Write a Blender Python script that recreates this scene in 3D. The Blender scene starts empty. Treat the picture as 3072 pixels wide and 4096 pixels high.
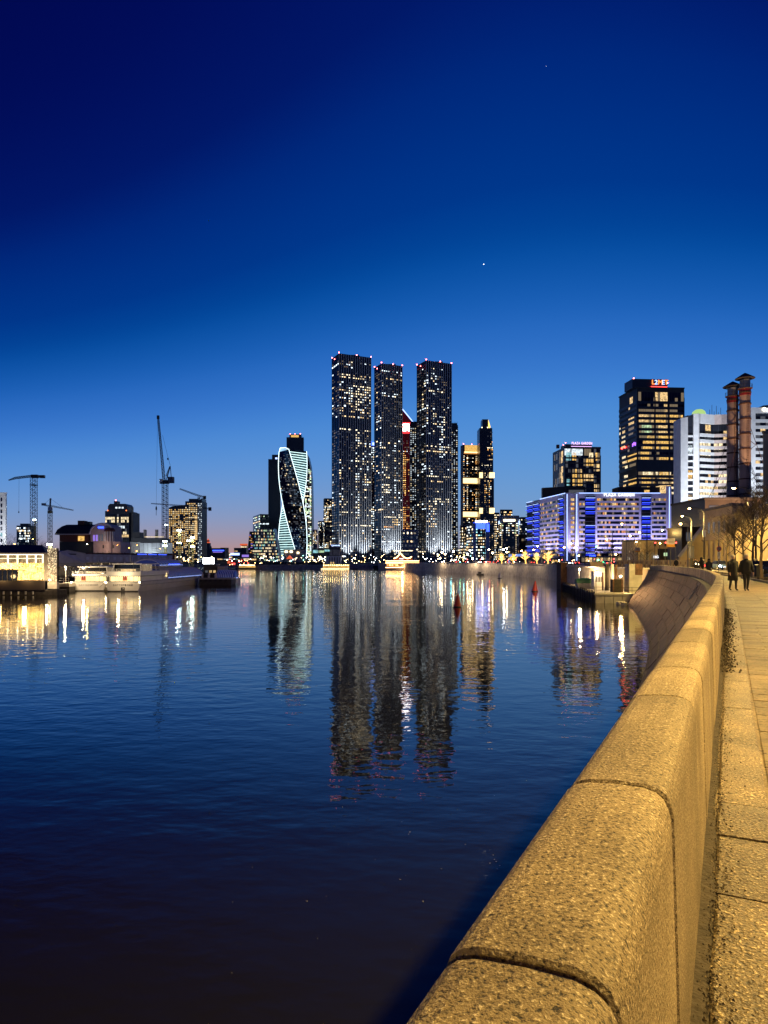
import bpy, bmesh, math, random
from mathutils import Vector, Matrix
from math import radians as R, sin, cos, pi, hypot, atan2, sqrt
rnd = random.Random(11)
sc = bpy.context.scene
COL = sc.collection
# ---- survey of the place: eye at (0,0,6.8), water level z=0, promenade z=5.32, metres
F, CX, HY, CZ = 2731.0, 1536.0, 2243.0, 6.8
GZ = 5.32
def PX(px, Y): return (px - CX) / F * Y
def PZ(py, Y): return CZ - (py - HY) / F * Y

# ---------------------------------------------------------------- camera
cd = bpy.data.cameras.new('camera'); cam = bpy.data.objects.new('camera', cd); COL.objects.link(cam)
cam.location = (0, 0, CZ); cam.rotation_euler = (R(90), 0, 0)
cd.sensor_fit = 'VERTICAL'; cd.sensor_height = 36; cd.lens = 24.0
cd.shift_y = (HY - 2048) / 4096.0
cd.clip_start = 0.05; cd.clip_end = 30000
sc.camera = cam
# ---------------------------------------------------------------- dusk sky
def lin(r, g, b):
    f = lambda c: (c / 255 / 12.92) if c / 255 <= .04045 else ((c / 255 + .055) / 1.055) ** 2.4
    return (f(r), f(g), f(b))
W = bpy.data.worlds.new('World'); sc.world = W; W.use_nodes = True
nt = W.node_tree; nt.nodes.clear()
def N(t, **k):
    n = nt.nodes.new(t)
    for a, v in k.items(): setattr(n, a, v)
    return n
def mth(op, a, b=None, clamp=False):
    n = N('ShaderNodeMath', operation=op, use_clamp=clamp)
    for i, v in enumerate((a, b)):
        if v is None: continue
        if isinstance(v, (int, float)): n.inputs[i].default_value = v
        else: nt.links.new(v, n.inputs[i])
    return n.outputs[0]
tc = N('ShaderNodeTexCoord'); sx = N('ShaderNodeSeparateXYZ'); nt.links.new(tc.outputs['Generated'], sx.inputs[0])
az = mth('ARCTAN2', sx.outputs[0], sx.outputs[1])
# the dome is brightest towards the sunset side and deepens smoothly to the opposite side
turn = mth('SUBTRACT', 1.0, mth('COSINE', mth('SUBTRACT', az, .22)))
rp = N('ShaderNodeValToRGB'); nt.links.new(mth('MULTIPLY', sx.outputs[2], mth('ADD', mth('MULTIPLY', turn, 2.4), .97)), rp.inputs[0])
SKY = [(0.0, (134, 146, 170)), (.03, (128, 154, 190)), (.075, (112, 158, 208)), (.14, (93, 151, 216)), (.207, (72, 138, 214)), (.255, (56, 120, 205)),
       (.31, (36, 103, 190)), (.347, (22, 92, 178)), (.388, (6, 78, 162)), (.42, (1, 66, 149)), (.46, (0, 56, 141)), (.566, (0, 38, 122)), (.64, (1, 22, 102)), (.8, (1, 11, 86)), (1.0, (1, 8, 76))]
rp.color_ramp.interpolation = 'B_SPLINE'; el = rp.color_ramp.elements
while len(el) < len(SKY): el.new(.5)
for e, (p, c) in zip(el, SKY): e.position = p; e.color = (*lin(*c), 1)
# afterglow low over the western horizon, where the sun went down (azimuth of the open gap in the skyline)
da = mth('MULTIPLY', mth('ADD', az, .22), 2.9)
ga = mth('POWER', 2.718, mth('MULTIPLY', mth('MULTIPLY', da, da), -1.0))
ge = mth('POWER', 2.718, mth('MULTIPLY', mth('ABSOLUTE', sx.outputs[2]), -24.0))
mx = N('ShaderNodeMix', data_type='RGBA'); nt.links.new(mth('MULTIPLY', mth('MULTIPLY', ga, ge), .95, True), mx.inputs[0])
nt.links.new(rp.outputs[0], mx.inputs[6]); mx.inputs[7].default_value = (*lin(196, 140, 122), 1)
bg = N('ShaderNodeBackground'); nt.links.new(mx.outputs[2], bg.inputs[0]); bg.inputs[1].default_value = 1.0
wo = N('ShaderNodeOutputWorld'); nt.links.new(bg.outputs[0], wo.inputs[0])
sc.view_settings.view_transform = 'Standard'; sc.view_settings.look = 'None'
sc.view_settings.exposure = 0; sc.view_settings.gamma = 1; sc.view_settings.use_curve_mapping = False
sc.cycles.use_denoising = True; sc.cycles.max_bounces = 6; sc.cycles.diffuse_bounces = 2; sc.cycles.glossy_bounces = 4
sc.cycles.transmission_bounces = 4; sc.cycles.sample_clamp_indirect = 20; sc.cycles.caustics_reflective = False

# ---------------------------------------------------------------- helpers
class MB:
    """collects faces and links them as one mesh object"""
    def __init__(s): s.v = []; s.f = []; s.m = []
    def add(s, vs, fs, mi=0):
        o = len(s.v); s.v += [tuple(v) for v in vs]
        for f in fs: s.f.append(tuple(i + o for i in f)); s.m.append(mi)
        return s
    def box(s, x0, x1, y0, y1, z0, z1, mi=0):
        return s.add([(x0,y0,z0),(x1,y0,z0),(x1,y1,z0),(x0,y1,z0),(x0,y0,z1),(x1,y0,z1),(x1,y1,z1),(x0,y1,z1)],
              [(0,3,2,1),(4,5,6,7),(0,1,5,4),(1,2,6,5),(2,3,7,6),(3,0,4,7)], mi)
    def prism(s, pts, z0, z1, mi=0):
        n = len(pts)
        vs = [(p[0], p[1], z0) for p in pts] + [(p[0], p[1], z1) for p in pts]
        return s.add(vs, [tuple(range(n))[::-1], tuple(range(n, 2*n))] + [(i, (i+1) % n, n+(i+1) % n, n+i) for i in range(n)], mi)
    def xz(s, pts, y0, y1, mi=0):
        """outline in x,z (counter-clockwise seen from -y) extruded along y"""
        n = len(pts)
        vs = [(p[0], y0, p[1]) for p in pts] + [(p[0], y1, p[1]) for p in pts]
        return s.add(vs, [tuple(range(n)), tuple(range(n, 2*n))[::-1]] + [(i, n+i, n+(i+1) % n, (i+1) % n) for i in range(n)], mi)
    def bar(s, p, q, w, h=None, mi=0):
        p = Vector(p); q = Vector(q); h = h or w; d = (q - p)
        if d.length < 1e-6: return s
        d.normalize(); up = Vector((0,0,1)) if abs(d.z) < .95 else Vector((0,1,0))
        a = d.cross(up).normalized() * w/2; b = a.cross(d).normalized() * h/2
        vs = [p-a-b, p+a-b, p+a+b, p-a+b, q-a-b, q+a-b, q+a+b, q-a+b]
        return s.add(vs, [(0,1,2,3),(7,6,5,4),(4,5,1,0),(5,6,2,1),(6,7,3,2),(7,4,0,3)], mi)
    def tube(s, pts, rs, n=6, mi=0):
        pts = [Vector(p) for p in pts]; m = len(pts); vs = []; fs = []
        if isinstance(rs, (int, float)): rs = [rs]*m
        for i, p in enumerate(pts):
            d = (pts[min(i+1, m-1)] - pts[max(i-1, 0)]).normalized()
            up = Vector((0,0,1)) if abs(d.z) < .9 else Vector((1,0,0))
            a = d.cross(up).normalized(); b = d.cross(a)
            for k in range(n):
                t = 2*pi*k/n; vs.append(p + (a*cos(t) + b*sin(t))*rs[i])
        for i in range(m-1):
            for k in range(n):
                k2 = (k+1) % n; fs.append((i*n+k, (i+1)*n+k, (i+1)*n+k2, i*n+k2))
        fs.append(tuple(range(n))); fs.append(tuple(range((m-1)*n, m*n))[::-1])
        return s.add(vs, fs, mi)
    def lathe(s, prof, n=12, mi=0, cx=0, cy=0):
        m = len(prof); vs = []; fs = []
        for r, z in prof:
            for k in range(n): t = 2*pi*k/n; vs.append((cx+r*cos(t), cy+r*sin(t), z))
        for i in range(m-1):
            for k in range(n):
                k2 = (k+1) % n; fs.append((i*n+k, i*n+k2, (i+1)*n+k2, (i+1)*n+k))
        fs.append(tuple(range(n))[::-1]); fs.append(tuple(range((m-1)*n, m*n)))
        return s.add(vs, fs, mi)
    def ball(s, c, r, n=8, m=5, mi=0, sz=1.0):
        prof = [(max(1e-3, r*sin(pi*i/m)), c[2] - r*sz*cos(pi*i/m)) for i in range(m+1)]
        return s.lathe(prof, n, mi, c[0], c[1])
    def build(s, name, mats, parent=None, smooth=False, loc=None, kind=None):
        me = bpy.data.meshes.new(name); me.from_pydata(s.v, [], s.f)
        for m in (mats if isinstance(mats, (list, tuple)) else [mats]): me.materials.append(m)
        if s.m and max(s.m) > 0: me.polygons.foreach_set('material_index', s.m)
        if smooth: me.polygons.foreach_set('use_smooth', [True]*len(me.polygons))
        me.update()
        return put(name, me, parent, loc, kind=kind)
def put(name, me, parent=None, loc=None, rot=None, scale=None, kind=None):
    o = bpy.data.objects.new(name, me); COL.objects.link(o)
    if parent: o.parent = parent
    if loc is not None: o.location = loc
    if rot is not None: o.rotation_euler = rot if not isinstance(rot, (int, float)) else (0, 0, rot)
    if scale is not None: o.scale = scale
    if kind: o['kind'] = kind
    return o
def tag(o, label, cat, group=None):
    o['label'] = label; o['category'] = cat
    if group: o['group'] = group
    return o
def thing(name, label, cat, loc=(0,0,0), rz=0, group=None):
    o = bpy.data.objects.new(name, None); COL.objects.link(o); o.empty_display_size = .2
    o.location = loc; o.rotation_euler = (0, 0, rz)
    return tag(o, label, cat, group)
KIDS = {}
def copy_tree(o, label=None, loc=None, rz=None, scale=None):
    """copy of a thing with copies of its parts and sub-parts"""
    def rec(s, par):
        c = s.copy(); COL.objects.link(c)
        if par: c.parent = par
        for ch in s.children: rec(ch, c)
        return c
    c = rec(o, None)
    if label: c['label'] = label
    if loc is not None: c.location = loc
    if rz is not None: c.rotation_euler = (0, 0, rz)
    if scale is not None: c.scale = (scale,)*3 if isinstance(scale, (int, float)) else scale
    return c

# ---------------------------------------------------------------- materials
M = {}
def mat(name, col, rough=.6, metal=0., emit=None, es=0., var=.0, vs=3., bump=0., bs=20., spec=.5, samp=False):
    m = bpy.data.materials.new(name); m.use_nodes = True; t = m.node_tree; p = t.nodes['Principled BSDF']
    p.inputs['Base Color'].default_value = (*col, 1); p.inputs['Roughness'].default_value = rough; p.inputs['Metallic'].default_value = metal
    p.inputs['Specular IOR Level'].default_value = spec
    if emit:
        p.inputs['Emission Color'].default_value = (*emit, 1); p.inputs['Emission Strength'].default_value = es
        if not samp: m.cycles.emission_sampling = 'NONE'
    if var or bump: c = t.nodes.new('ShaderNodeTexCoord')
    if var:
        n = t.nodes.new('ShaderNodeTexNoise'); n.inputs['Scale'].default_value = vs; n.inputs['Detail'].default_value = 6
        t.links.new(c.outputs['Object'], n.inputs['Vector'])
        r = t.nodes.new('ShaderNodeValToRGB'); r.color_ramp.elements[0].position = .3; r.color_ramp.elements[1].position = .7
        r.color_ramp.elements[0].color = (*[x*(1-var) for x in col], 1); r.color_ramp.elements[1].color = (*[min(1, x*(1+var*.7)) for x in col], 1)
        t.links.new(n.outputs['Fac'], r.inputs[0]); t.links.new(r.outputs[0], p.inputs['Base Color'])
    if bump:
        n2 = t.nodes.new('ShaderNodeTexNoise'); n2.inputs['Scale'].default_value = bs; n2.inputs['Detail'].default_value = 5
        t.links.new(c.outputs['Object'], n2.inputs['Vector'])
        b = t.nodes.new('ShaderNodeBump'); b.inputs['Strength'].default_value = bump; b.inputs['Distance'].default_value = .02
        t.links.new(n2.outputs['Fac'], b.inputs['Height']); t.links.new(b.outputs[0], p.inputs['Normal'])
    M[name] = m
    return m
def glow(name, rgb, es, samp=False, var=0, vs=1.0, base=(.02, .02, .02)):
    """something that gives off light; var mottles it the way a lit room behind glass is mottled"""
    m = mat(name, base, .3, 0, rgb, es, samp=samp)
    if var:
        t = m.node_tree; p = t.nodes['Principled BSDF']; c = t.nodes.new('ShaderNodeTexCoord'); g = t.nodes.new('ShaderNodeNewGeometry')
        n = t.nodes.new('ShaderNodeTexNoise'); n.inputs['Scale'].default_value = vs; n.inputs['Detail'].default_value = 3
        t.links.new(g.outputs['Position'], n.inputs['Vector'])
        r = t.nodes.new('ShaderNodeMapRange'); r.inputs[1].default_value = .35; r.inputs[2].default_value = .7
        r.inputs[3].default_value = es*(1-var); r.inputs[4].default_value = es*(1+var)
        t.links.new(n.outputs['Fac'], r.inputs[0]); t.links.new(r.outputs[0], p.inputs['Emission Strength'])
    return m
mat('dark_glass', (.012, .014, .022), .12, .0, var=.3, vs=.2)
mat('night_pane', (.02, .022, .03), .08)
mat('dim_pane', (.03, .03, .035), .15, emit=(.8, .85, 1), es=.085)
mat('dim_warm', (.03, .03, .035), .15, emit=(1, .75, .45), es=.2)
glow('warm', (1, .66, .28), .95, var=.55, vs=.9)
glow('gold', (1, .58, .15), .95, var=.5, vs=1.1)
glow('cream', (1, .80, .48), 1.15, var=.5, vs=.7)
glow('cool', (.8, .92, 1), 1.1, var=.5, vs=.7)
glow('green', (.72, 1, .58), .7, var=.6, vs=.6)
glow('teal', (.4, .9, 1), .55, var=.5, vs=.6)
glow('amber', (1, .42, .1), .8, var=.5, vs=.6)
glow('violet', (.4, .25, 1), .8)
for k_, c_, e_ in (('warm', (1, .70, .36), 2.5), ('cream', (1, .84, .56), 2.8), ('cool', (.8, .93, 1), 2.6), ('gold', (1, .62, .2), 2.2), ('amber', (1, .46, .12), 1.8), ('green', (.72, 1, .6), 2.2), ('teal', (.42, .92, 1), 1.8)): glow('f_'+k_, c_, e_*.85, var=.95, vs=.35)
glow('led_blue', (.035, .085, 1), 3.8)
glow('belt', (1, .68, .3), 2.6)
glow('led_ice', (.36, .5, 1), 2.6)
glow('led_white', (.72, .95, 1), 2.6)
glow('led_gold', (1, .6, .14), 2.2)
glow('led_cream', (1, .82, .5), 5)
glow('led_red', (1, .05, .04), 5)
glow('led_orange', (1, .22, .05), 2.6)
glow('bulb_white', (.86, .95, 1), 160)
glow('bulb_sodium', (1, .55, .18), 90)
glow('bulb_warm', (1, .74, .42), 70)
glow('bulb_red', (1, .04, .03), 16)
glow('bulb_green', (.05, 1, .35), 45)
glow('bulb_cyan', (.2, .95, 1), 45)
glow('sign_violet', (.85, .5, 1), 2.2)
glow('sign_white', (.9, .92, 1), 2.2)
mat('facade_dark', (.022, .025, .034), .32, var=.3, vs=.3)
mat('facade_slate', (.045, .045, .05), .5, var=.3, vs=.3)
mat('facade_brown', (.035, .025, .02), .5, var=.3, vs=.3)
mat('fin_silver', (.72, .72, .74), .5, 0)
mat('white_panel', (.62, .62, .64), .55, var=.12, vs=.4)
mat('white_paint', (.78, .76, .72), .4, var=.08, vs=.6)
mat('cream_wall', (.55, .5, .42), .7, var=.15, vs=.5)
mat('grey_concrete', (.46, .42, .38), .85, var=.35, vs=.7, bump=.3, bs=4)
mat('pale_concrete', (.42, .40, .36), .85, var=.3, vs=.6, bump=.3, bs=4)
mat('yellow_plaster', (.52, .40, .24), .85, var=.2, vs=.35, bump=.2, bs=3)
mat('steel', (.10, .10, .105), .5, .6)
mat('dark_steel', (.03, .03, .033), .5, .4)
mat('rust', (.12, .06, .035), .85, var=.5, vs=2)
mat('crane_yellow', (.5, .36, .12), .6)
mat('crane_grey', (.16, .16, .17), .6)
mat('roof_dark', (.03, .022, .02), .7, var=.3, vs=1)
mat('bark', (.055, .04, .03), .9, var=.35, vs=8)
mat('bark_pale', (.16, .11, .06), .9, var=.35, vs=8)
mat('black_cloth', (.012, .012, .014), .9, var=.3, vs=20)
mat('navy_cloth', (.014, .016, .024), .9, var=.3, vs=20)
mat('skin', (.45, .27, .19), .55)
mat('hair_grey', (.32, .28, .24), .8)
mat('hair_brown', (.05, .03, .02), .8)
mat('asphalt', (.05, .05, .052), .85, var=.3, vs=2, bump=.3, bs=60)
mat('soil', (.035, .026, .018), .95, var=.5, vs=9, bump=.8, bs=30)
mat('kerb_stone', (.2, .18, .15), .85, var=.3, vs=6, bump=.3, bs=40)
mat('tarp_green', (.015, .12, .05), .55, var=.4, vs=2)
mat('tarp_grey', (.52, .49, .48), .7, var=.2, vs=.6)
mat('red_paint', (.30, .02, .015), .5)
mat('brick_pink', (.5, .40, .38), .8, var=.15, vs=.7)
mat('brick_red', (.16, .05, .035), .85, var=.3, vs=2)
mat('hull_white', (.70, .66, .60), .4, var=.12, vs=.5)
mat('hull_grey', (.34, .32, .31), .5, var=.2, vs=.5)
mat('hull_dark', (.05, .045, .045), .6, var=.3, vs=1)
mat('timber_dark', (.04, .033, .028), .9, var=.5, vs=2)
mat('sign_plate', (.72, .68, .66), .5)
mat('sign_orange', (.8, .38, .05), .5)
mat('earth', (.04, .04, .035), .95, var=.4, vs=.05)
glow('screen_white', (.92, .97, 1), 9)
glow('logo_red', (1, .05, .06), 1.6)
glow('beacon_red', (1, .16, .16), 14)
# ---------------------------------------------------------------- stone, paving and water materials
def stone(name, dark, mid, light, sc_, bump, rough=.75, stain=.25, tone=.3):
    m = bpy.data.materials.new(name); m.use_nodes = True; t = m.node_tree; p = t.nodes['Principled BSDF']
    p.inputs['Roughness'].default_value = rough; p.inputs['Specular IOR Level'].default_value = .35
    g = t.nodes.new('ShaderNodeNewGeometry'); L = t.links
    def noise(s, d, r=.5):
        n = t.nodes.new('ShaderNodeTexNoise'); n.inputs['Scale'].default_value = s; n.inputs['Detail'].default_value = d
        n.inputs['Roughness'].default_value = r; L.new(g.outputs['Position'], n.inputs['Vector']); return n.outputs['Fac']
    def ramp(f, stops):
        r = t.nodes.new('ShaderNodeValToRGB'); e = r.color_ramp.elements
        while len(e) < len(stops): e.new(.5)
        for x, (a, c) in zip(e, stops): x.position = a; x.color = (*c, 1)
        L.new(f, r.inputs[0]); return r.outputs[0]
    def mix(f, a, b, mode='MIX'):
        n = t.nodes.new('ShaderNodeMix'); n.data_type = 'RGBA'; n.blend_type = mode
        if isinstance(f, float): n.inputs[0].default_value = f
        else: L.new(f, n.inputs[0])
        L.new(a, n.inputs[6]); L.new(b, n.inputs[7]); return n.outputs[2]
    f1 = noise(sc_, 2, .65); f2 = noise(1.7, 6); f3 = noise(sc_*.62, 2)
    base = ramp(f1, [(.33, dark), (.45, mid), (.58, mid), (.70, light)])
    fl = ramp(f3, [(.34, dark), (.40, (1, 1, 1)), (1, (1, 1, 1))])
    base = mix(.55, base, fl, 'MULTIPLY')
    k = 1 - stain
    oi = t.nodes.new('ShaderNodeObjectInfo'); base = mix(1.0, base, ramp(oi.outputs['Random'], [(0, (1-tone,)*3), (1, (1, 1, 1))]), 'MULTIPLY')
    base = mix(1.0, base, ramp(f2, [(.3, (k, k*.98, k*.93)), (.62, (1, 1, 1))]), 'MULTIPLY')
    L.new(base, p.inputs['Base Color'])
    b = t.nodes.new('ShaderNodeBump'); b.inputs['Strength'].default_value = bump; b.inputs['Distance'].default_value = .006
    L.new(f1, b.inputs['Height']); L.new(b.outputs[0], p.inputs['Normal'])
    M[name] = m
stone('granite', (.022, .015, .008), (.33, .25, .14), (.86, .74, .52), 125, .9, stain=.5, tone=.38)
stone('granite_face', (.05, .036, .024), (.34, .255, .155), (.58, .47, .31), 115, .8, stain=.5, tone=.38)
stone('granite_brown', (.03, .017, .011), (.10, .046, .026), (.155, .08, .048), 7, .9, stain=.6, tone=.4)
stone('slab', (.03, .023, .014), (.17, .125, .065), (.72, .57, .34), 60, 2.8, .5, stain=.65)
stone('paver', (.06, .04, .02), (.18, .132, .072), (.27, .20, .115), 26, .9, .65, stain=.6, tone=.4)
mat('mortar', (.22, .18, .12), .95, var=.35, vs=14, bump=.9, bs=60)
mat('joint_dark', (.03, .024, .018), .95, var=.4, vs=6, bump=.5, bs=30)

def water_material():
    m = bpy.data.materials.new('river_water'); m.use_nodes = True; t = m.node_tree; p = t.nodes['Principled BSDF']; L = t.links
    p.inputs['Base Color'].default_value = (.0098, .0096, .0001, 1); p.inputs['Roughness'].default_value = .02; p.inputs['IOR'].default_value = 1.45
    g = t.nodes.new('ShaderNodeNewGeometry'); mp = t.nodes.new('ShaderNodeMapping')
    mp.inputs['Scale'].default_value = (.8, 1.25, 1); mp.inputs['Rotation'].default_value = (0, 0, .25); L.new(g.outputs['Position'], mp.inputs[0])
    def noise(s, d, r):
        n = t.nodes.new('ShaderNodeTexNoise'); n.inputs['Scale'].default_value = s; n.inputs['Detail'].default_value = d
        n.inputs['Roughness'].default_value = r; L.new(mp.outputs[0], n.inputs['Vector']); return n.outputs['Fac']
    def mm(op, a, b):
        n = t.nodes.new('ShaderNodeMath'); n.operation = op
        for i, v in enumerate((a, b)):
            if isinstance(v, (int, float)): n.inputs[i].default_value = v
            else: L.new(v, n.inputs[i])
        return n.outputs[0]
    a = noise(.75, 2, .5); b_ = noise(2.6, 2, .5); c = noise(.06, 2, .5)
    patch = t.nodes.new('ShaderNodeMapRange'); L.new(c, patch.inputs[0])
    patch.inputs[1].default_value = .38; patch.inputs[2].default_value = .62; patch.inputs[3].default_value = .55; patch.inputs[4].default_value = 1.15
    h = mm('MULTIPLY', mm('ADD', a, mm('MULTIPLY', b_, .22)), patch.outputs[0])
    bp = t.nodes.new('ShaderNodeBump'); bp.inputs['Strength'].default_value = 1; bp.inputs['Distance'].default_value = .032
    L.new(h, bp.inputs['Height']); L.new(bp.outputs[0], p.inputs['Normal'])
    M['water'] = m
water_material()

def structure(o): o['kind'] = 'structure'; return o
w = MB(); w.add([(-900, -60, 0), (500, -60, 0), (500, 1200, 0), (-900, 1200, 0)], [(0, 1, 2, 3)])
structure(w.build('water', M['water']))
w = MB(); w.add([(-9000, -200, -4), (9000, -200, -4), (9000, 12000, -4), (-9000, 12000, -4)], [(0, 1, 2, 3)])
structure(w.build('riverbed', M['earth']))

# ---------------------------------------------------------------- line of the embankment (inner foot of the parapet)
CP = [(-10.22, -20), (-4.164, -8), (.886, 2), (4.926, 10), (9.976, 20), (14.4, 29), (18.3, 37.6), (25.8, 56), (32.9, 77), (38.0, 93), (41.6, 106)]
def spline(P, per=24):
    out = []
    for i in range(len(P)-1):
        p0 = P[max(i-1, 0)]; p1 = P[i]; p2 = P[i+1]; p3 = P[min(i+2, len(P)-1)]
        d = hypot(p2[0]-p1[0], p2[1]-p1[1]); d0 = hypot(p1[0]-p0[0], p1[1]-p0[1]) or d; d2 = hypot(p3[0]-p2[0], p3[1]-p2[1]) or d
        m1 = [((p2[k]-p1[k])/d*d0 + (p1[k]-p0[k])/d0*d)/(d+d0)*d for k in (0, 1)] if i else [p2[k]-p1[k] for k in (0, 1)]
        m2 = [((p3[k]-p2[k])/d2*d + (p2[k]-p1[k])/d*d2)/(d+d2)*d for k in (0, 1)] if i < len(P)-2 else [p2[k]-p1[k] for k in (0, 1)]
        for j in range(per):
            t = j/per; a = 2*t**3-3*t*t+1; b = t**3-2*t*t+t; c = -2*t**3+3*t*t; e = t**3-t*t
            out.append(tuple(a*p1[k]+b*m1[k]+c*p2[k]+e*m2[k] for k in (0, 1)))
    out.append(P[-1]); return out
LINE = spline(CP); S = [0.]
for a, b in zip(LINE, LINE[1:]): S.append(S[-1] + hypot(b[0]-a[0], b[1]-a[1]))
STOT = S[-1]
def along(s):
    """point, unit tangent and unit normal (towards the river) at arc length s"""
    s = max(0, min(STOT-1e-4, s)); lo = 0; hi = len(S)-1
    while hi-lo > 1:
        m = (lo+hi)//2
        if S[m] <= s: lo = m
        else: hi = m
    a, b = LINE[lo], LINE[lo+1]; u = (s-S[lo])/(S[lo+1]-S[lo])
    tx, ty = (b[0]-a[0])/(S[lo+1]-S[lo]), (b[1]-a[1])/(S[lo+1]-S[lo])
    if lo+2 < len(LINE):   # smoothed direction
        c = LINE[lo+2]; L2 = hypot(c[0]-b[0], c[1]-b[1]); tx = tx*(1-u) + (c[0]-b[0])/L2*u; ty = ty*(1-u) + (c[1]-b[1])/L2*u
        l = hypot(tx, ty); tx /= l; ty /= l
    return (a[0]+(b[0]-a[0])*u, a[1]+(b[1]-a[1])*u), (tx, ty), (-ty, tx)
def wpt(s, o, z):
    p, t, n = along(s); return (p[0]+n[0]*o, p[1]+n[1]*o, GZ+z)
def s_of_y(Y):
    for i in range(len(LINE)-1):
        if LINE[i][1] <= Y <= LINE[i+1][1]: return S[i] + (Y-LINE[i][1])/(LINE[i+1][1]-LINE[i][1])*(S[i+1]-S[i])
    return STOT
def sweep(mb, prof, s0, s1, n, inset=0., jit=0., mi=0):
    """sweep a closed o,z outline along the embankment line; the end rings are drawn in by inset to round the arris"""
    co = sum(p[0] for p in prof)/len(prof); cz = sum(p[1] for p in prof)/len(prof); k = len(prof); vs = []; fs = []
    ss = [s0+(s1-s0)*i/n for i in range(n+1)]; sc_ = [1.0]*(n+1)
    if inset: ss = [s0, s0+inset*1.3] + ss[1:-1] + [s1-inset*1.3, s1]; sc_ = [1-inset*3] + [1.0]*(len(ss)-2) + [1-inset*3]
    for s, q in zip(ss, sc_):
        for (o, z) in prof:
            d = inset if q < 1 else 0
            o2 = o - math.copysign(min(d, abs(o-co)), o-co); z2 = z - (math.copysign(min(d, abs(z-cz)), z-cz))
            vs.append(wpt(s, o2 + jit, z2))
    for i in range(len(ss)-1):
        for j in range(k):
            j2 = (j+1) % k; fs.append((i*k+j, i*k+j2, (i+1)*k+j2, (i+1)*k+j))
    fs.append(tuple(range(k))[::-1]); fs.append(tuple(range((len(ss)-1)*k, len(ss)*k)))
    mb.add(vs, fs, mi)
# the parapet: full height stones with a flat top and eased edges, set end to end
par = thing('parapet', 'speckled golden granite parapet sweeping along the promenade above the water', 'wall')
CAP = [(.0192, .68), (.0228, .79), (.030, .822), (.042, .845), (.062, .860), (.092, .868), (.17, .868), (.245, .860), (.274, .85), (.294, .832), (.306, .80), (.310, .75), (.312, .0), (.16, -.01), (.001, .0), (.0100, .35)]
CAP = CAP[::-1]
def bat(z): return .0005+.0275*z
def ring(o0, o1, z0, z1, r=.0035): return [(bat(z0)+r, z0), (bat(z0), z0+r), (bat(z1), z1-r), (bat(z1)+r, z1), (o1-r, z1), (o1, z1-r), (o1, z0+r), (o1-r, z0)][::-1]
s00 = s_of_y(0.0)
joints = [s_of_y(y) for y in (.05, .975, 1.82, 3.04, 3.87, 5.1, 6.1, 7.03, 8.05, 9.1, 10.08)]
js = [joints[0]-1.1*k for k in range(8, 0, -1)] + joints
while js[-1] < STOT-1.2: js.append(js[-1] + rnd.uniform(.95, 1.3))
js[-1] = STOT
core = MB()
sweep(core, [(.295, .70), (.285, .80), (.24, .846), (.15, .853), (.095, .853), (.065, .843), (.045, .82), (.036, .76), (.032, .70), (.022, .0), (.295, .0)][::1], 1, STOT-.01, 150)
core.build('mortar_core', M['mortar'], par)
for a, b in zip(js, js[1:]):
    g = rnd.uniform(.002, .004) if not (joints[1]-.1 < b < joints[2]+.1) else .016
    c = MB(); sweep(c, CAP, a+.004, b-g, 3, inset=.006, jit=rnd.uniform(-.003, .003))
    c.build('parapet_stone', M['granite'], par, smooth=False)
# the battered river wall beneath it, coursed stone from the ledge to below the water
def slope(t): return (.46+3.75*t**1.3, .11-5.95*t)
riv = thing('river_wall', 'brown battered stone river wall curving below the parapet into the water', 'wall')
b = MB(); n = 160; K = 14; vs = []; fs = []
for i in range(n+1):
    s = STOT*i/n
    vs.append(wpt(s, .30, .155)); vs.append(wpt(s, .46, .14))
    for k in range(K+1): o, z = slope(k/K); vs.append(wpt(s, o, z))
    vs.append(wpt(s, 4.0, -8.0)); vs.append(wpt(s, .3, -8.0))
k = K+5
for i in range(n):
    for j in range(k):
        j2 = (j+1) % k; fs.append((i*k+j, i*k+j2, (i+1)*k+j2, (i+1)*k+j))
fs.append(tuple(range(n*k, n*k+k))); b.add(vs, fs); b.build('wall_core', M['granite_brown'], riv)
c = MB(); sweep(c, [(.33, .05), (.33, .165), (.62, .15), (.66, .10), (.60, .05)][::-1], s_of_y(8), STOT, 110); c.build('ledge', M['granite_brown'], riv)
rows = 8; tt = [.02+.98*(i/rows) for i in range(rows+1)]
for r in range(rows):
    s = s_of_y(29) + rnd.random()*2
    while s < STOT-.3:
        e = min(STOT, s+rnd.uniform(1.9, 3.1)); c = MB(); pr = rnd.uniform(.03, .06)
        vs = []
        for q in (s+.02, (s+e)/2, e-.02):
            for t_, off in ((tt[r]+.004, 0), (tt[r]+.006, pr), ((tt[r]+tt[r+1])/2, pr), (tt[r+1]-.006, pr), (tt[r+1]-.004, 0)):
                o, z = slope(t_); vs.append(wpt(q, o+off*.8, z+off*.6))
        fs = []
        for i in range(2):
            for j in range(4): fs.append((i*5+j, i*5+j+1, i*5+j+6, i*5+j+5))
        fs += [(4, 3, 2, 1, 0), (10, 11, 12, 13, 14)]
        c.add(vs, fs); c.build('wall_stone', M['granite_brown'], riv); s = e
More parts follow.
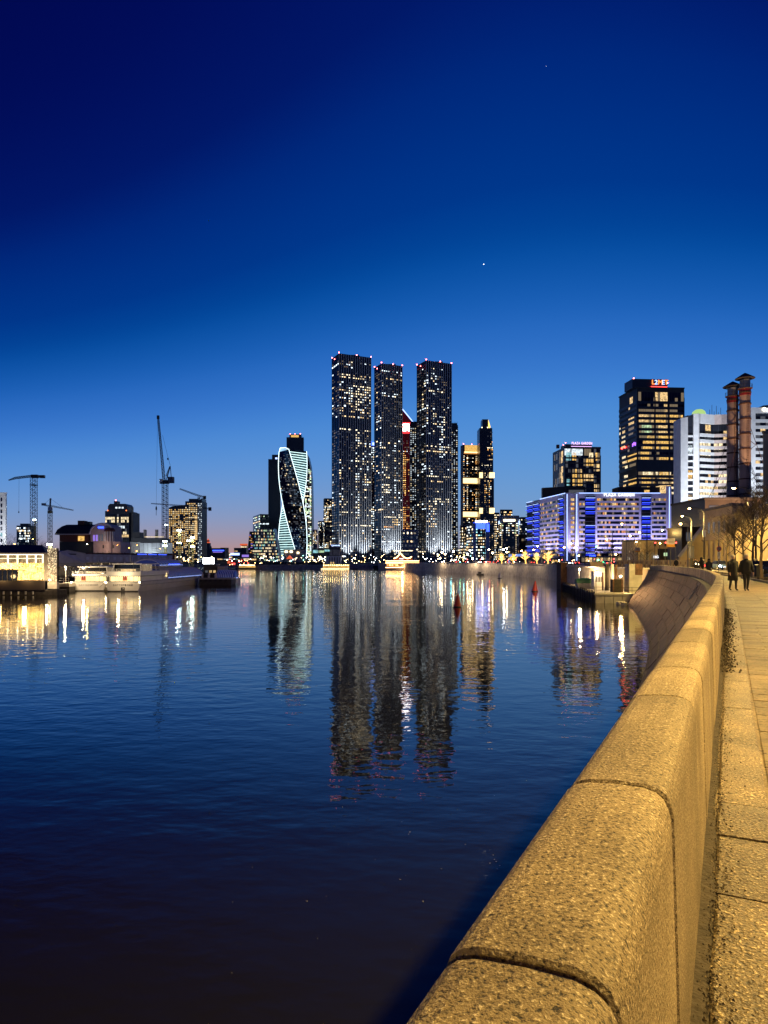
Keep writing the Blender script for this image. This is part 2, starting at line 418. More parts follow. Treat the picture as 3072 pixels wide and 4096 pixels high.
# a pale pipe running down the wall and the rubble at its foot
c = MB(); sp = s_of_y(46.2)
c.tube([wpt(sp, slope(.06)[0]+.09, slope(.06)[1]+.07), wpt(sp+1.0, slope(.16)[0]+.09, slope(.16)[1]+.07), wpt(sp+1.6, slope(.24)[0]+.09, slope(.24)[1]+.07)], .035, 6); c.build('drain_pipe', M['pale_concrete'], riv)
c = MB()
for i in range(9):
    p = wpt(STOT-.8-rnd.random()*2.6, 3.9+rnd.random()*1.0, -5.4); r_ = rnd.uniform(.35, .7)
    vs = [(p[0]+r_*rnd.uniform(.6, 1.1)*cos(a_)*(1 if z_ else 1.2), p[1]+r_*rnd.uniform(.6, 1.1)*sin(a_), p[2]+z_*r_*.9) for z_ in (0, 1) for a_ in [2*pi*q/6 for q in range(6)]]
    c.add(vs, [(0,1,7,6),(1,2,8,7),(2,3,9,8),(3,4,10,9),(4,5,11,10),(5,0,6,11),(6,7,8,9,10,11)])
c.build('rubble_heap', M['pale_concrete'], riv)

# ---------------------------------------------------------------- promenade
def side(s, off): p, t, n = along(s); return (p[0]-n[0]*off, p[1]-n[1]*off)
g = MB(); inner = [side(STOT*i/60, -.30) for i in range(61)]
poly = inner + [(41.9, 108), (44.6, 108), (42.9, 160), (57, 218), (60.5, 260), (58.5, 300), (48.7, 352), (40, 400), (26.7, 440), (10, 520), (-5, 575), (30, 620), (900, 620), (900, -20)]
g.prism(poly, -3.9, GZ-.012); structure(g.build('ground', M['grey_concrete']))
pv = MB(); N_ = 70
vs = []; fs = []
for i in range(N_+1):
    s = STOT*i/N_
    for o in (.02, 6.2): q = side(s, o); vs.append((q[0], q[1], GZ-.006))
for i in range(N_): fs.append((2*i, 2*i+1, 2*i+3, 2*i+2))
pv.add(vs, fs); pav = structure(pv.build('pavement', M['paver']))
# rough stone slabs along the foot of the parapet
s = s_of_y(.2); first = True
strip = [s_of_y(y) for y in (.6, 1.9, 3.06, 3.7, 4.2, 5.6, 6.92)]; strip = [strip[0]-1.4] + strip
while strip[-1] < s_of_y(46): strip.append(strip[-1]+rnd.uniform(.9, 1.9))
def slabmesh(s0, s1, o0, o1, z, jig=.006, m='slab', par=pav, name='kerb_slab', n=4):
    c = MB(); vs = []; fs = []; L = []
    for i in range(n+1):
        q = s0+(s1-s0)*i/n; e = .012 if i in (0, n) else 0
        a = o0+rnd.uniform(-jig, jig); b = o1+rnd.uniform(-jig, jig)
        P0 = side(q, a); P1 = side(q, a+.012); P2 = side(q, b-.012); P3 = side(q, b)
        zz = GZ+z-(.006 if e else 0)
        L += [(*P0, GZ-.03), (*P0, zz-.008), (*P1, zz), (*P2, zz), (*P3, zz-.008), (*P3, GZ-.03)]
    for i in range(n):
        for j in range(5): fs.append((i*6+j, (i+1)*6+j, (i+1)*6+j+1, i*6+j+1))
    fs += [(0, 1, 2, 3, 4, 5), tuple(range(n*6, n*6+6))[::-1]]
    c.add(L, fs); return c.build(name, M[m], par)
for a, b in zip(strip, strip[1:]): slabmesh(a+.008, b-.008, .055, .322, .012+rnd.uniform(-.003, .004))
# paving slabs in rows across the walk, as far as they can be told apart
s = s_of_y(1.5); row = 0
while s < s_of_y(34):
    d = rnd.uniform(.34, .40) if s < s_of_y(16) else .72
    far = s > s_of_y(16); offs = [.335, .93, 1.53] if not far else [.335, 1.24, 2.14]
    if row % 2 and not far: offs = [.335, .66, 1.26]
    for a, b in zip(offs, offs[1:]): slabmesh(s+.006, s+d-.006, a+.005, b-.005, .006+rnd.uniform(-.003, .003), .002, 'paver', pav, 'paver', 1)
    s += d; row += 1
# dirt and grit gathered in the corner at the foot of the wall
gm = MB(); gq_ = random.Random(77)
for i in range(5200):
    s = s_of_y(1.2) + (rnd.random()**1.6)*22; o = abs(rnd.gauss(0, .055))+.008; p = side(s, o); r_ = rnd.uniform(.0025, .008); top = GZ+(.012 if o > .055 else .002)
    a = rnd.random()*6; z = top+rnd.random()*.008
    gm.add([(p[0]+r_*cos(a), p[1]+r_*sin(a), z), (p[0]+r_*cos(a+2.1), p[1]+r_*sin(a+2.1), z), (p[0]+r_*cos(a+4.2), p[1]+r_*sin(a+4.2), z), (p[0], p[1], z+r_*.9)], [(0,1,3), (1,2,3), (2,0,3)], 1 if gq_.random() < .55 else 0)
o = gm.build('gravel', [M['soil'], M['slab']]); o['kind'] = 'stuff'
gd = MB(); vs = []; fs = []
for i in range(121):
    s = s_of_y(.3)+i*.32; wd = .035+.03*rnd.random()
    vs += [(*side(s, -.004), GZ+.012), (*side(s, wd*.6), GZ+.010), (*side(s, wd), GZ-.004)]
for i in range(120):
    for j in (0, 1): fs.append((3*i+j, 3*i+j+1, 3*i+j+4, 3*i+j+3))
gd.add(vs, fs); gd.build('gutter_dirt', M['soil'])['kind'] = 'stuff'
# weeds and dead leaves further along the foot of the wall
lv = MB()
for i in range(1500):
    s = s_of_y(9)+rnd.random()*13; o = abs(rnd.gauss(0, .09))+.01; p = side(s, o); z = GZ+rnd.random()*.05*(1-min(1, o/.3)); r_ = rnd.uniform(.012, .03); a = rnd.random()*6
    lv.add([(p[0], p[1], z), (p[0]+r_*cos(a), p[1]+r_*sin(a), z+rnd.random()*.03), (p[0]+r_*1.5*cos(a+.7), p[1]+r_*1.5*sin(a+.7), z+rnd.random()*.04), (p[0]+r_*cos(a+1.5), p[1]+r_*sin(a+1.5), z+.004)], [(0,1,2,3)])
lv.build('leaf_litter', M['soil'])['kind'] = 'stuff'
# roadway with kerb beyond the tree beds
rd = MB(); vs = []; fs = []
for i in range(N_+1):
    s = STOT*i/N_
    for o in (8.6, 21.): q = side(s, o); vs.append((q[0], q[1], GZ-.004))
for i in range(N_): fs.append((2*i, 2*i+1, 2*i+3, 2*i+2))
e = len(vs)-2; vs += [(60, 180, GZ-.004), (80, 172, GZ-.004), (66, 250, GZ-.004), (90, 250, GZ-.004), (62, 330, GZ-.004), (90, 330, GZ-.004)]
fs += [(e, e+1, e+3, e+2), (e+2, e+3, e+5, e+4), (e+4, e+5, e+7, e+6)]
rd.add(vs, fs); structure(rd.build('road', M['asphalt']))
c = MB()
for i in range(N_):
    a = STOT*i/N_; b2 = STOT*(i+1)/N_
    c.add([(*side(a, 8.3), GZ-.01), (*side(b2, 8.3), GZ-.01), (*side(b2, 8.6), GZ-.01), (*side(a, 8.6), GZ-.01), (*side(a, 8.3), GZ+.12), (*side(b2, 8.3), GZ+.12), (*side(b2, 8.6), GZ+.12), (*side(a, 8.6), GZ+.12)],
          [(4,7,6,5), (0,4,5,1), (3,2,6,7)])
structure(c.build('kerb', M['kerb_stone']))
mk = MB()
for i in range(46):
    a = 2+i*2.75; 
    mk.add([(*side(a, 14.6), GZ), (*side(a+1.4, 14.6), GZ), (*side(a+1.4, 14.75), GZ), (*side(a, 14.75), GZ)], [(0,1,2,3)])
structure(mk.build('road_marking', M['white_paint']))

# ---------------------------------------------------------------- far embankment, recess and pier
emb = thing('embankment_wall', 'long grey concrete embankment wall curving away across the bay', 'wall')
EL = [(57, 218), (60.4, 250), (59.6, 282), (56.0, 315), (49.5, 348), (41, 386), (33, 414), (26.7, 440)]
EL = spline(EL, 6)
cp_ = MB()
for i, (a, b) in enumerate(zip(EL, EL[1:])):
    d = Vector((b[0]-a[0], b[1]-a[1], 0)); L = d.length; d /= L; nn = Vector((-d.y, d.x, 0)); m = MB()
    A = Vector((a[0], a[1], 0)) + d*.04; B = Vector((b[0], b[1], 0)) - d*.04
    m.add([A-nn*.4+Vector((0,0,-2)), B-nn*.4+Vector((0,0,-2)), B+nn*.9+Vector((0,0,-2)), A+nn*.9+Vector((0,0,-2)), A-nn*.4+Vector((0,0,5.2)), B-nn*.4+Vector((0,0,5.2)), B+nn*.35+Vector((0,0,5.2)), A+nn*.35+Vector((0,0,5.2))],
          [(0,3,2,1),(4,5,6,7),(0,1,5,4),(1,2,6,5),(2,3,7,6),(3,0,4,7)])
    m.build('wall_panel', M['grey_concrete'], emb)
    cp_.add([A-nn*.5+Vector((0,0,5.2)), B-nn*.5+Vector((0,0,5.2)), B+nn*.5+Vector((0,0,5.2)), A+nn*.5+Vector((0,0,5.2)), A-nn*.5+Vector((0,0,5.5)), B-nn*.5+Vector((0,0,5.5)), B+nn*.5+Vector((0,0,5.5)), A+nn*.5+Vector((0,0,5.5))],
          [(0,3,2,1),(4,5,6,7),(0,1,5,4),(1,2,6,5),(2,3,7,6),(3,0,4,7)])
cp_.build('coping', M['grey_concrete'], emb)
f_ = MB()
for i, (a, b) in enumerate(zip(EL, EL[1:])):
    f_.bar((a[0], a[1], 6.45), (b[0], b[1], 6.45), .09, mi=0); f_.bar((a[0], a[1], 5.95), (b[0], b[1], 5.95), .06)
    for u in (0, .25, .5, .75): f_.bar((a[0]+(b[0]-a[0])*u, a[1]+(b[1]-a[1])*u, 5.5), (a[0]+(b[0]-a[0])*u, a[1]+(b[1]-a[1])*u, 6.45), .08)
f_.build('railing', M['dark_steel'], emb)
pl_ = MB(); pl_.box(41.6, 43.0, 160.5, 164.5, -2, 6.1); pl_.box(41.4, 43.2, 160.3, 164.7, 6.1, 6.4)
tag(pl_.build('corner_pillar', M['rust']), 'brown stained pillar standing at the corner of the recessed quay', 'pillar')
rw = thing('quay_wall', 'yellow lit concrete wall at the back of the recessed quay', 'wall')
for (x0, y0, x1, y1, z1) in ((43.2, 160.4, 43.5, 140, 5.35), (43.5, 139.9, 43.9, 124, 5.35), (43.9, 123.9, 44.5, 109.4, 5.35), (44.5, 109.3, 42.2, 107.4, 5.35)):
    m = MB(); dx, dy = x1-x0, y1-y0; L = hypot(dx, dy); nx, ny = -dy/L*.6, dx/L*.6
    m.prism([(x0, y0), (x1, y1), (x1-nx*-1, y1+ny), (x0+nx, y0+ny)], -2, z1); m.build('wall_panel', M['yellow_plaster'], rw)
m = MB(); m.box(42.6, 44.4, 112, 160, 5.36, 5.6); m.build('coping', M['grey_concrete'], rw)
ped = thing('pier', 'low concrete pier with dark sheet piling at the recess of the bank', 'pier')
A = (34.0, 110.0); B = (42.0, 159.5); C_ = (42.6, 106.9)
m = MB(); m.prism([A, (43.7, 107.2), (43.3, 159.5), B], -2, 1.28); m.build('deck_base', M['pale_concrete'], ped)
m = MB(); m.prism([(33.8, 109.7), (43.9, 106.9), (43.45, 159.8), (41.8, 159.8)], 1.28, 1.56); m.build('deck_slab', M['pale_concrete'], ped)
for i in range(40):                                   # sheet piles along the river side
    u = i/40; x = A[0]+(B[0]-A[0])*u; y = A[1]+(B[1]-A[1])*u; m = MB(); top = 1.75+.25*rnd.random()
    e = .16 if i % 2 else 0
    m.prism([(x-.16-e, y), (x+.06-e, y+1.14), (x+.2-e, y+1.14), (x-.02-e, y)], -1.5, top); m.build('sheet_pile', M['timber_dark'], ped)
for i in range(7):                                    # concrete facing panels at the head
    u0, u1 = i/7, (i+1)/7; x0 = 34+9.2*u0; x1 = 34+9.2*u1; y0 = 109.9-2.6*u0; y1 = 109.9-2.6*u1; m = MB()
    m.prism([(x0+.04, y0-.16), (x1-.04, y1-.16), (x1-.04, y1+.1), (x0+.04, y0+.1)], -1, 1.22); m.build('facing_panel', M['pale_concrete' if i % 3 else 'grey_concrete'], ped)
def rail(pts, h=1.0, step=1.2, name='railing', par=ped, m='dark_steel', w=.05):
    f = MB()
    for (a, b) in zip(pts, pts[1:]):
        a = Vector(a); b = Vector(b); n = max(1, int((b-a).length/step))
        for z in (h, h*.5): f.bar(a+Vector((0,0,z)), b+Vector((0,0,z)), w)
        for i in range(n+1): p = a+(b-a)*i/n; f.bar(p, p+Vector((0,0,h)), w)
    return f.build(name, M[m], par)
rail([(34.6, 112, 1.56), (34.2, 110.1, 1.56), (43.4, 107.5, 1.56)]); rail([(34.8, 113, 1.56), (37.4, 130, 1.56)])
# things standing on the pier
def at(px, Y): return PX(px, Y)
m = MB(); Yb = 112
t = thing('concrete_block', 'tall pale concrete block with a dark square opening on the pier', 'block', (at(2543, Yb), Yb, 1.56))
hw = (at(2570, Yb)-at(2517, Yb))/2
for k in range(3): m = MB(); m.box(-hw+.02*k, hw-.02*k, 0, 2.2, k*1.75+.01, (k+1)*1.75-.02 if k < 2 else 4.7); m.build('concrete_course', M['pale_concrete'], t)
m = MB(); m.box(-.1, hw+.02, -.06, .3, 2.9, 4.75); m.build('dark_opening', M['rust'], t)
for i, (px, wpx, ytop, mt) in enumerate(((2428, 16, 2257, 'timber_dark'), (2448, 14, 2257, 'fin_silver'), (2464, 10, 2258, 'rust'), (2411, 7, 2300, 'rust'))):
    Y = 120; m = MB(); r_ = wpx*Y/F/2
    m.lathe([(r_, 0), (r_*1.02, 1.5), (r_, 3.2), (r_*.98, PZ(ytop, Y)-1.56)], 10)
    o = m.build('mooring_pile', M[mt], None, True, (at(px, Y), Y, 1.56))
    tag(o, ('thick dark weathered mooring pile, leftmost of the tall ones on the pier', 'grey streaked mooring pile between the dark and the rusty one', 'thin rusty mooring pile nearest the brown crate', 'short rusty post beside the white cabin')[i], 'pile')
Y = 113; t = thing('wooden_crate', 'dark brown plank crate standing on the pier behind the railing', 'crate', (at(2472, Y), Y, 1.56))
hw = 21*Y/F
for k in range(6): m = MB(); x = -hw+2*hw*k/6; m.box(x+.02, x+2*hw/6-.02, 0, .06, .05, 2.2); m.build('plank', M['rust' if k in (0, 5) else 'timber_dark'], t)
m = MB(); m.box(-hw, hw, .08, 1.2, .02, 2.15); m.build('crate_body', M['timber_dark'], t)
Y = 124; t = thing('pier_cabin', 'small white cabin with a lamp on its roof on the pier', 'cabin', (at(2397, Y), Y, 1.56))
hw = 20*Y/F; m = MB(); m.box(-hw, hw, 0, 1.8, 0, 3.2); m.build('cabin_wall', M['white_panel'], t)
m = MB(); m.box(-hw-.1, hw+.1, -.1, 1.9, 3.2, 3.35); m.build('roof', M['grey_concrete'], t)
for k in range(3): m = MB(); m.box(-hw+.2+.5*k, -hw+.6+.5*k, -.04, .02, 1.4, 2.4); m.build('window_pane', M['dim_warm'], t)
Y = 128; t = thing('covered_boat', 'boat laid up on the pier under a green tarpaulin', 'boat', (at(2342, Y), Y, 1.56))
hw = 34*Y/F; vs = []; fs = []; nx = 12; ny = 6
for i in range(nx+1):
    for j in range(ny+1):
        u = i/nx*2-1; a = pi*j/ny; vs.append((u*hw, .9-1.0*cos(a)*(1-.2*u*u), 1.0+1.0*sin(a)**.6*(1-.25*abs(u)**3)+rnd.uniform(-.06, .06)))
for i in range(nx):
    for j in range(ny): fs.append((i*(ny+1)+j, (i+1)*(ny+1)+j, (i+1)*(ny+1)+j+1, i*(ny+1)+j+1))
fs += [tuple(range(ny+1)), tuple(range(nx*(ny+1), (nx+1)*(ny+1)))[::-1]]
m = MB(); m.add(vs, fs); m.build('tarpaulin', M['tarp_green'], t)
m = MB(); m.xz([(-hw*1.0, 1.02), (-hw*.8, 0), (hw*.8, 0), (hw*1.05, 1.02)], -.1, 1.9); m.build('hull', M['hull_grey'], t)
# dark stair rail and lattice on the quay top, concrete kerb block
m = MB(); m.box(at(2360, 150), at(2412, 150), 149.7, 150.9, GZ+.25, GZ+1.15); tag(m.build('barrier_block', M['yellow_plaster']), 'single plain concrete barrier block on the quay edge behind the cabin', 'barrier')
# ---------------------------------------------------------------- street lamps
def lamp_or_fill_light(parent, loc, energy, col=(1, .66, .18), r=.18):  # serves real lamps and added fill lights alike
    l = bpy.data.lights.new('lamp_or_fill_light', 'POINT'); l.energy = energy; l.color = col; l.shadow_soft_size = r
    o = bpy.data.objects.new('lamp_or_fill_light', l); COL.objects.link(o); o.parent = parent; o.location = loc
    return o
def street_lamp(label, x, y, z, h, arm, rz, bulb='bulb_sodium', r=.12, group='street lamps along the promenade road', base=True, watts=0, head=.42, n=8):
    t = thing('street_lamp', label, 'street lamp', (x, y, z), rz, group)
    m = MB(); m.tube([(0,0,0), (0,0,h*.5), (0,0,h-.9)], [r, r*.75, r*.5], n); m.build('pole', M['dark_steel'], t, True)
    pts = [(-arm*.0, 0, h-.95)] + [(-arm*(1-cos(a)), 0, h-.95+.95*sin(a)) for a in [pi/2*k/6 for k in range(1, 7)]]
    m = MB(); m.tube(pts, r*.42, 6); m.build('arm', M['dark_steel'], t, True)
    m = MB(); m.lathe([(.05, .06), (head*.45, .02), (head*.5, -.06), (head*.44, -.10)], 8); hd = m.build('lamp_head', M['steel'], t, loc=(-arm-.1, 0, h))
    m = MB(); m.lathe([(head*.42, -.10), (head*.36, -.17), (head*.15, -.21)], 8); m.build('lamp_lens', M[bulb], hd, True)
    if base:
        m = MB(); m.lathe([(.36, 0), (.36, .25), (.28, .32), (.28, .95), (.33, 1.0), (.33, 1.12), (.2, 1.2), (.17, 1.6), (.12, 1.7)], 8); m.build('pedestal', M['kerb_stone'], t)
    if watts:
        o = lamp_or_fill_light(t, (-arm-.1, 0, h-.3), watts); l = o.data; l.type = 'SPOT'; l = o.data; l.spot_size = R(178); l.spot_blend = .06
    return t
def row_lamp(label, Y, watts, off=6.9, h=8.6, **k):
    s = s_of_y(min(max(Y, -19), 105)); p, tg, n = along(s); q = side(s, off)
    if Y < -19: q = (q[0], Y)
    return street_lamp(label, q[0], q[1], GZ, h, 1.9, atan2(-n[1], -n[0]), watts=watts, **k)
L1 = row_lamp('tall street lamp with curved arm and stone pedestal among the bare trees', 71, 8000, h=9.0)
L2 = row_lamp('curved street lamp before the yellow facade beyond the walking couple', 103, 20000, h=9.4)
row_lamp('street lamp of the promenade row beside the nearest paving', 36, 14000)
row_lamp('street lamp of the promenade row close to the near end of the parapet', 6.5, 14500)
row_lamp('street lamp of the promenade row behind the viewpoint', -19, 12500)
def boxes(t, name, m, lst):
    for b in lst: c = MB(); c.box(*b); c.build(name, M[m], t)
boxes(L1, 'control_box', 'white_panel', [(-.2, .2, -.35, -.12, 5.6, 6.6)]); boxes(L1, 'camera_housing', 'white_panel', [(-.75, -.12, -.2, .1, 7.3, 7.45), (-.7, -.4, -.25, .15, 6.85, 7.3), (.1, .6, -.2, .15, 6.8, 7.0)])
boxes(L2, 'control_box', 'white_panel', [(-.2, .2, -.35, -.12, 5.0, 6.0)])
# traffic column further on, with a round lamp and boxes
t = street_lamp('thick dark lamp column in front of the sloping stair wall', PX(2766, 112), 112, GZ, 8.9, 1.5, R(8), r=.22, base=False, watts=14000)
boxes(t, 'control_box', 'steel', [(-.28, .28, -.28, .28, 1.9, 3.9)]); c = MB(); c.lathe([(.05, 0), (.42, .04), (.42, .14), (.05, .2)], 12); o = c.build('mirror', M['steel'], t, loc=(-.5, -.3, 4.2)); o.rotation_euler = (R(90), 0, 0)

# ---------------------------------------------------------------- bare trees
def branches(seed, h, trunk, r0, depth=4, spread=.75, nch=(3, 4), up=.25):
    q = random.Random(seed); out = []
    def grow(p, d, L, r, lv):
        pts = [p]; dd = Vector(d); n = 3
        for i in range(n):
            dd = (dd + Vector((q.gauss(0, .13), q.gauss(0, .13), up*.25))).normalized(); pts.append(pts[-1] + dd*L/n)
        out.append((pts, [r, r*.85, r*.7, r*.5], lv))
        if lv >= depth: return
        for k in range(q.randint(*nch)):
            u = q.uniform(.35, 1); i = min(n-1, int(u*n)); b = pts[i].lerp(pts[i+1], u*n-i); a = q.random()*2*pi
            ax = Vector((cos(a), sin(a), 0)); nd = (dd*(1-spread*.55) + ax*spread*q.uniform(.6, 1.1) + Vector((0,0,up))).normalized()
            grow(b, nd, L*q.uniform(.5, .72), max(.008, r*q.uniform(.4, .55)), lv+1)
    p = Vector((0,0,0)); tp = [p]
    for i in range(4): tp.append(tp[-1] + Vector((q.gauss(0, .03), q.gauss(0, .03), trunk/4)))
    top = tp[-1]; tr = [r0*1.3, r0, r0*.92, r0*.85, r0*.8]
    lead = [top]; nl = 5
    for i in range(nl): lead.append(lead[-1] + Vector((q.gauss(0, .06), q.gauss(0, .06), (h-trunk)/nl)))
    out.append((lead, [r0*.8*(1-.8*i/nl) for i in range(nl+1)], 0))
    for i in range(nl*3):
        u = i/(nl*3); k = min(nl-1, int(u*nl)); b = lead[k].lerp(lead[k+1], u*nl-k); a = i*2.4+q.random()
        L = (h-trunk)*(.62-.42*u)*q.uniform(.8, 1.15)
        grow(b, (cos(a)*spread, sin(a)*spread, .55+u*.5), L, r0*(.42-.25*u), 1)
    return tp, tr, out
def tree_mesh(seed, h, trunk, r0, bark='bark', twig='bark', depth=3, **k):
    tp, tr, br = branches(seed, h, trunk, r0, depth, **k); a = MB(); a.tube(tp, tr, 8); b = MB()
    for pts, rs, lv in br: b.tube(pts, rs, 5 if lv < 2 else 3)
    def me(m, name, mm):
        d = bpy.data.meshes.new(name); d.from_pydata(m.v, [], m.f); d.materials.append(M[mm]); return d
    return me(a, 'trunk', bark), me(b, 'crown', twig)
def tree(label, meshes, loc, rz=0, s=1, group=None, name='bare_tree'):
    t = thing(name, label, 'tree', loc, rz, group); t.scale = (s, s, s); put('trunk', meshes[0], t); put('crown', meshes[1], t)['kind'] = 'stuff'
    return t
TM = [tree_mesh(3+i, 6.8, 2.2, .13, 'bark' if i else 'bark_pale', depth=4, spread=.8, nch=(3, 5)) for i in range(3)]
for i, (px, Y, lb, k, s) in enumerate(((3047, 52, 'nearest bare street tree with a pale lit trunk at the right edge', 0, .95), (3013, 62, 'bare dark street tree beside the stone lamp pedestal', 1, 1.02),
        (2974, 75, 'bare dark street tree directly behind the short-jacketed man', 2, .98), (2940, 88, 'bare street tree rising behind the man in the long coat', 1, 1.0), (2909, 104, 'smallest bare street tree, twigs lit gold, left end of the row', 2, 1.05))):
    tree(lb, TM[k], (PX(px, Y), Y, GZ), i*1.3, s, 'row of bare street trees')
# tree bed with a low kerb
def bed(label, s0, s1, o0, o1):
    t = thing('tree_bed', label, 'planting bed', (0,0,0), 0, 'tree beds by the road')
    m = MB(); n = 8
    for i in range(n):
        a, b = s0+(s1-s0)*i/n, s0+(s1-s0)*(i+1)/n; m.add([(*side(a, o0), GZ+.05), (*side(a, o1), GZ+.05), (*side(b, o1), GZ+.05), (*side(b, o0), GZ+.05)], [(0,1,2,3)])
    m.build('soil', M['soil'], t)
    def stone_(a, b, c0, c1):
        m = MB(); m.add([(*side(a, c0), GZ), (*side(a, c1), GZ), (*side(b, c1), GZ), (*side(b, c0), GZ), (*side(a, c0), GZ+.15), (*side(a, c1), GZ+.15), (*side(b, c1), GZ+.15), (*side(b, c0), GZ+.15)],
              [(0,3,2,1),(4,5,6,7),(0,1,5,4),(1,2,6,5),(2,3,7,6),(3,0,4,7)]); m.build('kerb_stone', M['kerb_stone'], t)
    s = s0
    while s < s1-.1: e = min(s1, s+1.5); stone_(s+.01, e-.01, o0, o0+.2); stone_(s+.01, e-.01, o1-.2, o1); s = e
    stone_(s0-.2, s0, o0, o1); stone_(s1, s1+.2, o0, o1)
    m = MB()
    for i in range(260):
        s = s0+(s1-s0)*rnd.random(); p = side(s, rnd.uniform(o0+.3, o1-.3)); r_ = rnd.uniform(.05, .12)
        m.add([(p[0]-r_, p[1]-r_, GZ+.05), (p[0]+r_, p[1]-r_*.6, GZ+.05), (p[0]+r_*.2, p[1]+r_, GZ+.05), (p[0]+rnd.uniform(-.05, .05), p[1], GZ+.05+r_*rnd.uniform(.5, 1.6))], [(0,1,3), (1,2,3), (2,0,3)])
    m.build('clods', M['soil'], t)['kind'] = 'stuff'
bed('kerbed bed of dark soil around the nearest street trees', s_of_y(42.5), s_of_y(58), 3.4, 5.6)
bed('kerbed bed of dark soil behind the walking couple', s_of_y(64), s_of_y(90), 3.6, 5.6)
bed('far kerbed bed of dark soil at the left end of the tree row', s_of_y(95), STOT-.4, 3.6, 5.6)
t = thing('litter_bin', 'squat dark litter bin between the lamp pedestal and the nearest tree', 'bin', (PX(3034, 57), 57, GZ)); m = MB(); m.lathe([(.3, 0), (.33, .1), (.33, 1.0), (.28, 1.05)], 10); m.build('bin_body', M['dark_steel'], t); m = MB(); m.lathe([(.36, 1.05), (.36, 1.12), (.1, 1.2)], 10); m.build('lid', M['dark_steel'], t)
for i, (px, Y, lb) in enumerate(((3050, 63, 'low rounded pale planter beside the dark bin'), (3020, 60, 'low rounded pale planter behind the short-jacketed man'))):
    t = thing('planter', lb, 'planter', (PX(px, Y), Y, GZ)); m = MB(); m.lathe([(.5, 0), (.75, .25), (.78, .7), (.7, .78), (.62, .72)], 12); m.build('bowl', M['pale_concrete'], t, True); m = MB(); m.lathe([(.62, .72), (.3, .8), (.02, .83)], 12); m.build('soil', M['soil'], t)

